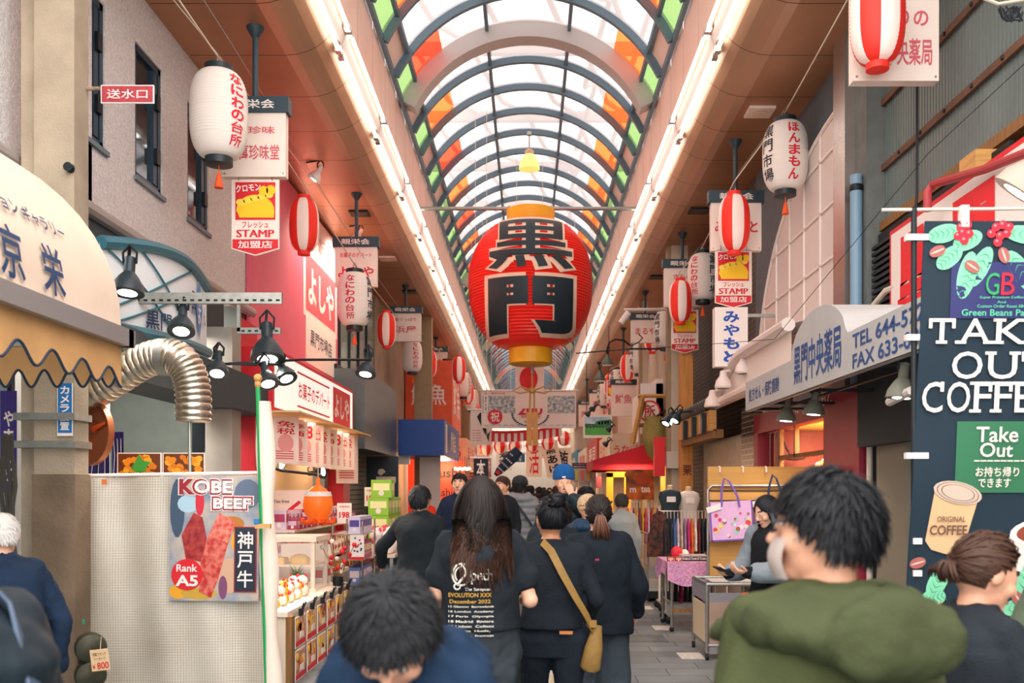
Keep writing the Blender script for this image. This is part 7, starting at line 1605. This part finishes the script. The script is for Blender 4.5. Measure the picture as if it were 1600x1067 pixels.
b.tube([Hm @ V((-.008, .11, 1.606)), Hm @ V((.008, .11, 1.606))], .0025, GLS, 6); extra(t, b, 'glasses', s)
# boy, foreground centre, looking down
t, Hm, U, s = person('boy with short black hair in navy hooded top looking down, blurred in the foreground', -.235, 1.93, PI - .12, 1.52, '142a42', '1d2630', 'crop', 'black', 'light', .92, pitch=.84, ease=.035, vox=.010, strands=5200, feat=True, hood=True, fold=.014, hw=.0036, hl=.045, seed=5, lean=.12, topname='hoodie', lift=.7)
# woman with long hair and printed tee
t, Hm, U, s = person('long haired woman in a black printed band tee, jacket tied at her waist', -.225, 4.55, .10, 1.69, '1d2329', '23292c', 'long', 'dark', 'fair', 1.0, ease=.04, sleeve='short', wide=.035, vox=.010, strands=2600, legs=(.1, -.1), hw=.006, hl=.37, seed=8, collar=False, hem=.985, fold=.014, tip=HR['brown'], topname='tee', arms=dict(le=(-.22, -.02, 1.14), lw=(-.13, .2, 1.05), re=(.235, -.06, 1.12), rw=(.21, .19, 1.10)))
PW_ = mat('tee_print', 'd9d2c6', .7); PG_ = mat('tee_print_gold', 'b98e34', .7); b = MB()
bk = dict(U=U, depth=.178, wid=.2)
b.tube([U @ V((-.075 + .042 * math.cos(a), -.172, 1.255 + .05 * math.sin(a))) for a in [k * PI / 10 for k in range(20)]], .005, PW_, 6, closed=True)
b.tube([U @ V((-.075 + .02 * math.sin(k * .55), -.176, 1.30 - .012 * k)) for k in range(9)], .006, PW_, 6); b.tube([U @ V((-.095 + .014 * math.cos(a), -.172, 1.20 + .014 * math.sin(a))) for a in [k * PI / 6 for k in range(12)]], .004, PW_, 6, closed=True); b.tube([U @ V((-.075 + .03 * math.cos(a), -.174, 1.255 + .036 * math.sin(a))) for a in [.6 + k * PI / 12 for k in range(14)]], .004, PW_, 6)
def tb(x, m, cx, z, w_, h_, bold=.02): onback(t, b, s, x, m, cx, z, w_, h_, U, .176, bold, .004)
tb('peth', PW_, .02, 1.245, .10, .07, .01); tb('The European', PW_, -.0, 1.185, .12, .018); tb('EVOLUTION XXX', PG_, -.035, 1.160, .20, .020); tb('December 2022', PG_, -.035, 1.130, .19, .018)
for k, tx in enumerate(('15 Glasgow  Barrowlands', '16 London  Academy', '17 Paris  Olympia', '18 Madrid  Riviera', '19 Lisbon  Coliseu', '20 Berlin  Huxleys', '21 Warsaw  Progresja')): tb(tx, PW_, -.03, 1.105 - .0225 * k, .21, .012, .02)
b.v = [p + V((-.022, 0, 0)) for p in b.v]; extra(t, b, 'back_print', s, 180)
b = MB(); JK = cloth('grey_tied_jacket', '2c3338', bump=.2); b.loft([(.70, .13, .06, -.15), (.78, .18, .11, -.08), (.88, .205, .165, -.01), (.96, .20, .165, 0), (1.01, .185, .155, 0), (1.03, .16, .13, 0)], JK)
b.cap((.10, .13, .95), (.06, .17, .75), .04, .03, JK); b.cap((-.08, .13, .95), (-.1, .16, .78), .04, .03, JK); organic(b, 'tied_jacket', t, JK, .011, 3, .022, 9, 1, s)
# woman with bun and brown shoulder bag
t, Hm, U, s = person('woman with a messy black bun, black long sleeved top and brown strap bag', .125, 5.15, -.03, 1.575, '191f26', '1a212a', 'bun', 'black', 'tan', 1.08, ease=.016, vox=.010, strands=1900, legs=(.06, -.08), hips=1.18, hem=.965, seed=12, collar=False, hw=.006, yaw=.35, fold=.010, topname='top', arms=dict(le=(-.255, -.03, 1.12), lw=(-.285, .02, .86), re=(.265, -.02, 1.13), rw=(.22, .17, 1.0)))
b = MB(); BRN = mat('brown_strap', '8b6a33', .6, var=.1, vs=30); q = [(-.05, -.10, 1.47), (0, -.150, 1.42), (.06, -.165, 1.30), (.13, -.165, 1.17), (.20, -.145, 1.05), (.25, -.08, .93)]
def strap(q, w_, m): 
    vs = []
    for k, p in enumerate(q):
        p = V(p); d = (V(q[min(k + 1, len(q) - 1)]) - V(q[max(k - 1, 0)])).normalized(); sd = d.cross(V((p.x, p.y, 0)).normalized()).normalized(); o_ = V((p.x, p.y, 0)).normalized() * .006
        vs += [p - sd * w_, p + sd * w_, p + sd * w_ + o_, p - sd * w_ + o_]
    fs = [(4 * k + j, 4 * k + (j + 1) % 4, 4 * k + 4 + (j + 1) % 4, 4 * k + 4 + j) for k in range(len(q) - 1) for j in range(4)]; b.add(vs, fs, m)
strap(q, .022, BRN); o = extra(t, b, 'bag_strap', s)
b = MB(); b.loft([(-.14, .045, .02, 0), (-.12, .075, .03, 0), (.0, .065, .03, 0), (.13, .03, .016, 0)], BRN, lambda p: V((.245, -.09, .86)) + Matrix.Rotation(.18, 3, 'Y') @ V((p.x * .8, p.y, p.z)), 14); extra(t, b, 'shoulder_bag', s)
b = MB(); b.box((.235, -.115, 1.00), (.05, .02, .04), BRN); extra(t, b, 'buckle', s)
b = MB(); b.box((.085, -.155, .955), (.075, .008, .018), mat('tan_patch', 'b8713c', .6)); extra(t, b, 'leather_patch', s)
# woman with ponytail
t, Hm, U, s = person('woman with a brown ponytail in an oversized black sweatshirt and wide grey jeans', .44, 6.0, .0, 1.58, '141c24', '39424a', 'pony', 'dark', 'fair', 1.05, ease=.055, wide=.05, vox=.011, strands=1700, legs=(.05, -.05), hem=.80, seed=14, collar=1.485, hw=.006, tip=mat('auburn_hair', '6a4434', .45), fold=.018, topname='sweatshirt', arms=dict(le=(-.24, -.02, 1.12), lw=(-.2, .16, .98), re=(.265, -.02, 1.11), rw=(.27, .12, .93)))
b = MB(); onback(t, b, s, 'xx', PW_, .03, 1.285, .05, .018, U, .178, .02, .004); onback(t, b, s, 'miss', mat('pink_print', 'd83a6a', .6), -.012, 1.302, .045, .018, U, .178, .01, .004); extra(t, b, 'back_print', s, 180)
# dark suited man at left
t, Hm, U, s = person('man in a black jacket seen from behind beside the green snack boxes', -.90, 8.0, -.25, 1.66, '171d22', '1a1f25', 'short', 'black', 'light', 1.10, ease=.03, vox=.013, strands=2200, seed=21, yaw=-.25, arms=dict(le=(-.36, .02, 1.18), lw=(-.42, .16, 1.02)), hw=.006, hl=.04, lift=.2)
# man in a grey top with thinning hair
t, Hm, U, s = person('man with thinning hair in a pale grey jacket by the showcase', 1.13, 11.6, .08, 1.58, '8b9496', '5f7f95', 'balding', 'grey', 'light', 1.0, ease=.02, vox=.015, strands=1200, legs=(-.12, .1), shoes='e6e2dc', seed=25, hw=.007)
# knit hat woman
t, Hm, U, s = person('woman in a beige knitted hat and navy padded jacket', .52, 8.3, .1, 1.56, '17324a', '20262c', 'none', 'dark', 'light', 1.05, ease=.045, vox=.013, puff=.02, seed=26, fold=.006, hood=True)
b = MB(); KN = mat('beige_knit', 'c9ab86', .9, bump=.8, bs=90, var=.2, vs=60); pr = [(.100 - .0, -.03), (.106, .0)] + [(.106 * math.cos(PI / 2 * k / 8), .105 * math.sin(PI / 2 * k / 8) + .02) for k in range(9)]
b.lathe([(r + (.003 if k % 2 else 0), z) for k, (r, z) in enumerate(pr)], 24, KN, Hm @ Matrix.Translation(HC + V((0, -.005, .02)))); extra(t, b, 'knitted_hat', s)
for k in range(3):
    b = MB(); b.tube([Hm @ (HC + V((.104 * math.sin(a) * (1 - .2 * k), -.104 * math.cos(a) * (1 - .2 * k) - .005, .03 + .028 * k))) for a in [-1.2 + .2 * j for j in range(13)]], .006, mat('brown_knit', '6d4a34', .9), 5); extra(t, b, 'hat_stripe', s)
# blue beanie man facing us, hand at his mouth
t, Hm, U, s = person('tall man in a blue beanie and dark padded jacket holding a hand over his mouth', .36, 9.6, PI + .05, 1.83, '1b3038', '20262c', 'none', 'dark', 'fair', 1.08, ease=.04, vox=.012, puff=.015, seed=30, feat=True, fold=.006, arms=dict(le=(-.30, .12, 1.22), lw=(-.07, .19, 1.44)), hn=((0, -1, .2), None), hd=((.35, -.15, .9), None), curl=.25)
b = MB(); BL = mat('blue_knit', '15599a', .9, bump=.6, bs=110); b.lathe([(.100, .012), (.106, .015), (.107, .055), (.102, .058), (.104, .08), (.09, .125), (.05, .155), (.01, .165)], 26, BL, Hm @ Matrix.Translation(HC + V((0, -.008, 0)))); extra(t, b, 'beanie', s)
b = MB(); b.box((.01, .108, 1.64), (.03, .006, .014), WHITE, Hm); extra(t, b, 'beanie_tab', s)
# grey puffer man with a black cap
t, Hm, U, s = person('man in a black cap and grey quilted jacket with a dark cross strap', -.11, 13.2, -.1, 1.80, '868b93', '5a5f62', 'crop', 'black', 'light', 1.1, ease=.05, vox=.014, puff=.028, seed=32, hood=True, fold=.004, strands=500)
b = MB(); CAP = mat('black_cap', '1d262c', .7); b.lathe([(.104, -.005), (.108, .0), (.106, .05), (.085, .095), (.04, .12), (.01, .125)], 24, CAP, Hm @ Matrix.Translation(HC + V((0, -.005, .01)))); b.surf(lambda u, v: Hm @ (HC + V(((u - .5) * .16 * (1 - .3 * v), .085 + .085 * v - .08 * (u - .5) ** 2 * 4 * .4, .02 - .012 * v))), 8, 4, CAP); extra(t, b, 'cap', s)
b = MB(); strap([(-.09, -.19, 1.45), (0, -.225, 1.34), (.1, -.225, 1.2), (.19, -.19, 1.06)], .016, mat('dark_strap', '232b30', .6)); extra(t, b, 'cross_strap', s)
# navy sweater man facing us
t, Hm, U, s = person('young man in a navy sweater with cropped hair facing the camera', -.80, 11.2, PI - .15, 1.82, '1d2740', '22272e', 'crop', 'dark', 'fair', 1.05, ease=.02, vox=.013, seed=33, feat=True, strands=1500, hw=.006, hl=.03, arms=dict(le=(-.26, .0, 1.13), re=(.26, 0, 1.13)))
t, Hm, U, s = person('man with short brown hair and a dark shirt looking left behind the long haired woman', -.33, 12.4, PI - .7, 1.80, '1c2126', '22272e', 'crop', 'brown', 'fair', 1.05, ease=.02, vox=.014, seed=34, feat=True, strands=1200, hw=.007, hl=.03, collar=False)
# woman with phone, right
t, Hm, U, s = person('woman with dark curly hair and grey sleeves looking down at a phone by the bags', 1.76, 6.9, PI - 1.05, 1.60, '14181d', '1c2026', 'long', 'black', 'fair', .95, ease=.03, vox=.010, seed=36, feat=True, strands=1700, hw=.007, hl=.30, pitch=.42, yaw=-.15, arms=dict(le=(-.24, .08, 1.13), lw=(-.08, .33, 1.12), re=(.25, .06, 1.13), rw=(.10, .36, 1.10)), hn=((.3, -.3, 1), (-.2, -.5, 1)), hd=((.3, .9, .1), (-.25, .95, .1)), curl=.5, collar=1.485)
b = MB(); GSL = cloth('grey_sleeve', '7a838a', bump=.2)
for a_, c_ in (((-.18, 0, 1.38), (-.25, .08, 1.13)), ((-.25, .08, 1.13), (-.12, .27, 1.12)), ((.18, 0, 1.38), (.26, .06, 1.13)), ((.26, .06, 1.13), (.14, .28, 1.11))): b.cap(a_, c_, .092, .078, GSL)
organic(b, 'grey_sleeves', t, GSL, .012, 4, .016, 8, 1, s)
ph = wm(t) @ (V((.03, .47, 1.13)) * s)
M = Matrix.Translation(ph) @ Matrix.Rotation(PI - 1.05, 4, 'Z') @ Matrix.Rotation(.45, 4, 'X'); p_ = MB(); p_.box((0, 0, 0), (.074, .15, .009), BLACK, M); p_.box((0, 0, .005), (.068, .14, .001), mat('phone_screen', '3a4652', .1), M); tag(p_.build('phone'), 'black phone held by the woman with dark curly hair', 'phone')
# girl with tied brown hair, lower right, facing right
t, Hm, U, s = person('woman with tied brown hair in a dark jacket facing right at the lower right', 1.26, 2.72, -1.25, 1.50, '20262c', '20262c', 'tied', 'brown', 'light', .95, ease=.035, vox=.010, seed=40, feat=True, strands=2600, hw=.005, pitch=.35, yaw=-.2, hl=.05, collar=False, arms=dict(le=(-.23, .10, 1.12), lw=(-.10, .34, 1.13), re=(.24, .08, 1.12), rw=(.12, .33, 1.08)), hn=((0, -.2, 1), (0, -.2, 1)), hd=((.4, .9, .1), (-.3, .95, .1)), curl=.6, knot=(0, -.108, 1.60))
b = MB(); strap([(-.09, .06, 1.46), (-.02, .155, 1.36), (.06, .165, 1.2), (.14, .15, 1.05)], .016, mat('cream_strap', 'bfa67c', .7)); strap([(-.09, -.04, 1.475), (-.07, -.13, 1.40), (.02, -.165, 1.25), (.14, -.14, 1.05)], .016, mat('cream_strap')); extra(t, b, 'bag_strap', s)
# grey green sleeve person at the right edge
t, Hm, U, s = person('person in a grey green sweater with hands together, cut by the right frame edge', 1.82, 3.0, PI - .9, 1.66, '56614f', '20262c', 'short', 'dark', 'light', 1.2, ease=.03, vox=.012, seed=41, strands=1200, feat=True, arms=dict(le=(-.28, .08, 1.10), lw=(-.10, .30, 1.02), re=(.28, .08, 1.10), rw=(-.02, .32, 1.06)), hn=((0, 0, 1), (0, 0, 1)), hd=((.8, .5, .1), (-.8, .4, .1)), curl=.5)
# white haired man at left
t, Hm, U, s = person('old man with white hair in a dark navy jacket stooping at the left edge', -2.44, 4.45, .55, 1.52, '1b2c42', '23282e', 'balding', 'white', 'fair', 1.02, ease=.045, lean=.14, vox=.011, seed=43, strands=2200, hw=.006, fold=.02, feat=True, yaw=-.3, arms=dict(re=(.29, .03, 1.12), rw=(.27, .12, .88)))
# near shoulder at the lower left
t, Hm, U, s = person('person in a dark padded coat with a grey strap, cut by the lower left corner', -1.06, 1.65, 1.0, 1.68, '1f2a31', '20262c', 'short', 'black', 'light', 1.05, ease=.06, vox=.013, seed=44, strands=900, puff=.012)
b = MB(); strap([(-.13, .12, 1.42), (-.12, .02, 1.49), (-.12, -.10, 1.44), (-.12, -.19, 1.28)], .026, mat('grey_strap', '4a5a70', .6)); strap([(.13, .12, 1.42), (.12, .02, 1.49), (.12, -.10, 1.44), (.12, -.19, 1.28)], .026, mat('grey_strap')); extra(t, b, 'shoulder_strap', s)
# middle crowd
for a in (('man with thick black hair and a dark coat behind the knitted hat', .64, 10.6, .15, 1.66, '161c22', 'short', 'black', .06), ('woman in a dark padded coat between the bun and the beanie man', .20, 7.6, .1, 1.55, '1a2228', 'short', 'black', .05), ('person in a black coat holding a phone up by the tea stall', .78, 12.8, .1, 1.66, '1c2630', 'crop', 'black', .05), ('woman in dark clothes left of the knitted hat woman', .33, 9.0, -.1, 1.50, '1a1f25', 'short', 'dark', .06)):
    person(a[0], a[1], a[2], a[3], a[4], a[5], '1d2228', a[6], a[7], 'light', 1.05, ease=.04, vox=.017, strands=1100, seed=int(a[2] * 10), hw=.007, hl=a[8])
person('shop worker in a red happi coat left of the navy sweater man', -1.55, 14.2, .6, 1.62, 'd8381f', '23282e', 'crop', 'black', 'light', 1., ease=.04, vox=.017, strands=600, seed=61, hw=.008)
# far crowd
fc = (('e02a70', .12, 16.5, 1.56), ('23282e', -.25, 17.5, 1.68), ('2c3440', .55, 18.2, 1.7), ('8a8078', .32, 17.0, 1.62), ('1c2127', -.6, 19.5, 1.66), ('3a3f48', .9, 20.5, 1.7), ('20262c', .05, 21.5, 1.72), ('5a4a40', -.35, 23, 1.64), ('c8bfb4', .65, 24, 1.66), ('242a30', .3, 26, 1.7), ('30363c', -.1, 28, 1.68), ('6a3038', -.75, 26.5, 1.63), ('1f252b', 1.05, 28, 1.7), ('3c4a58', .5, 31, 1.7), ('262c32', -.45, 32, 1.69), ('b0a090', .1, 35, 1.66), ('22282e', .8, 36, 1.7), ('4a4038', -.2, 39, 1.68), ('2a3038', .4, 43, 1.7), ('5a6068', -.6, 42, 1.66))
NM = {'e02a70': 'magenta', '8a8078': 'taupe', 'c8bfb4': 'cream', '5a4a40': 'brown', '6a3038': 'maroon', '3c4a58': 'steel blue', 'b0a090': 'sand', '5a6068': 'grey'}
for i, (hx, x, y, h) in enumerate(fc):
    person('far person in %s clothes in the crowd up the street' % NM.get(hx, 'dark'), x, y, .1 if i % 4 else PI, h, hx, '22272d', 'crop', ('black', 'dark', 'brown')[i % 3], 'light', 1., ease=.04, vox=.024, strands=250, seed=70 + i, hw=.012, hl=.05, group=None if hx in NM else 'dark dressed people in the far crowd')
# red toy/hand goods beside the suited man and a bag on the ground
b = MB(); p = P(853, 1048, 6.2); b.ell((p.x, 6.2, .32), (.09, .05, .13), mat('plastic_bag_pale', 'c9ccc4', .3, hx2='e0b060', vs=14)); b.tube([(p.x - .04, 6.2, .42), (p.x, 6.2, .56), (p.x + .04, 6.2, .42)], .008, WHITE, 5); tag(b.build('carrier_bag'), 'pale plastic carrier bag seen between the legs of the woman with the bun', 'bag')
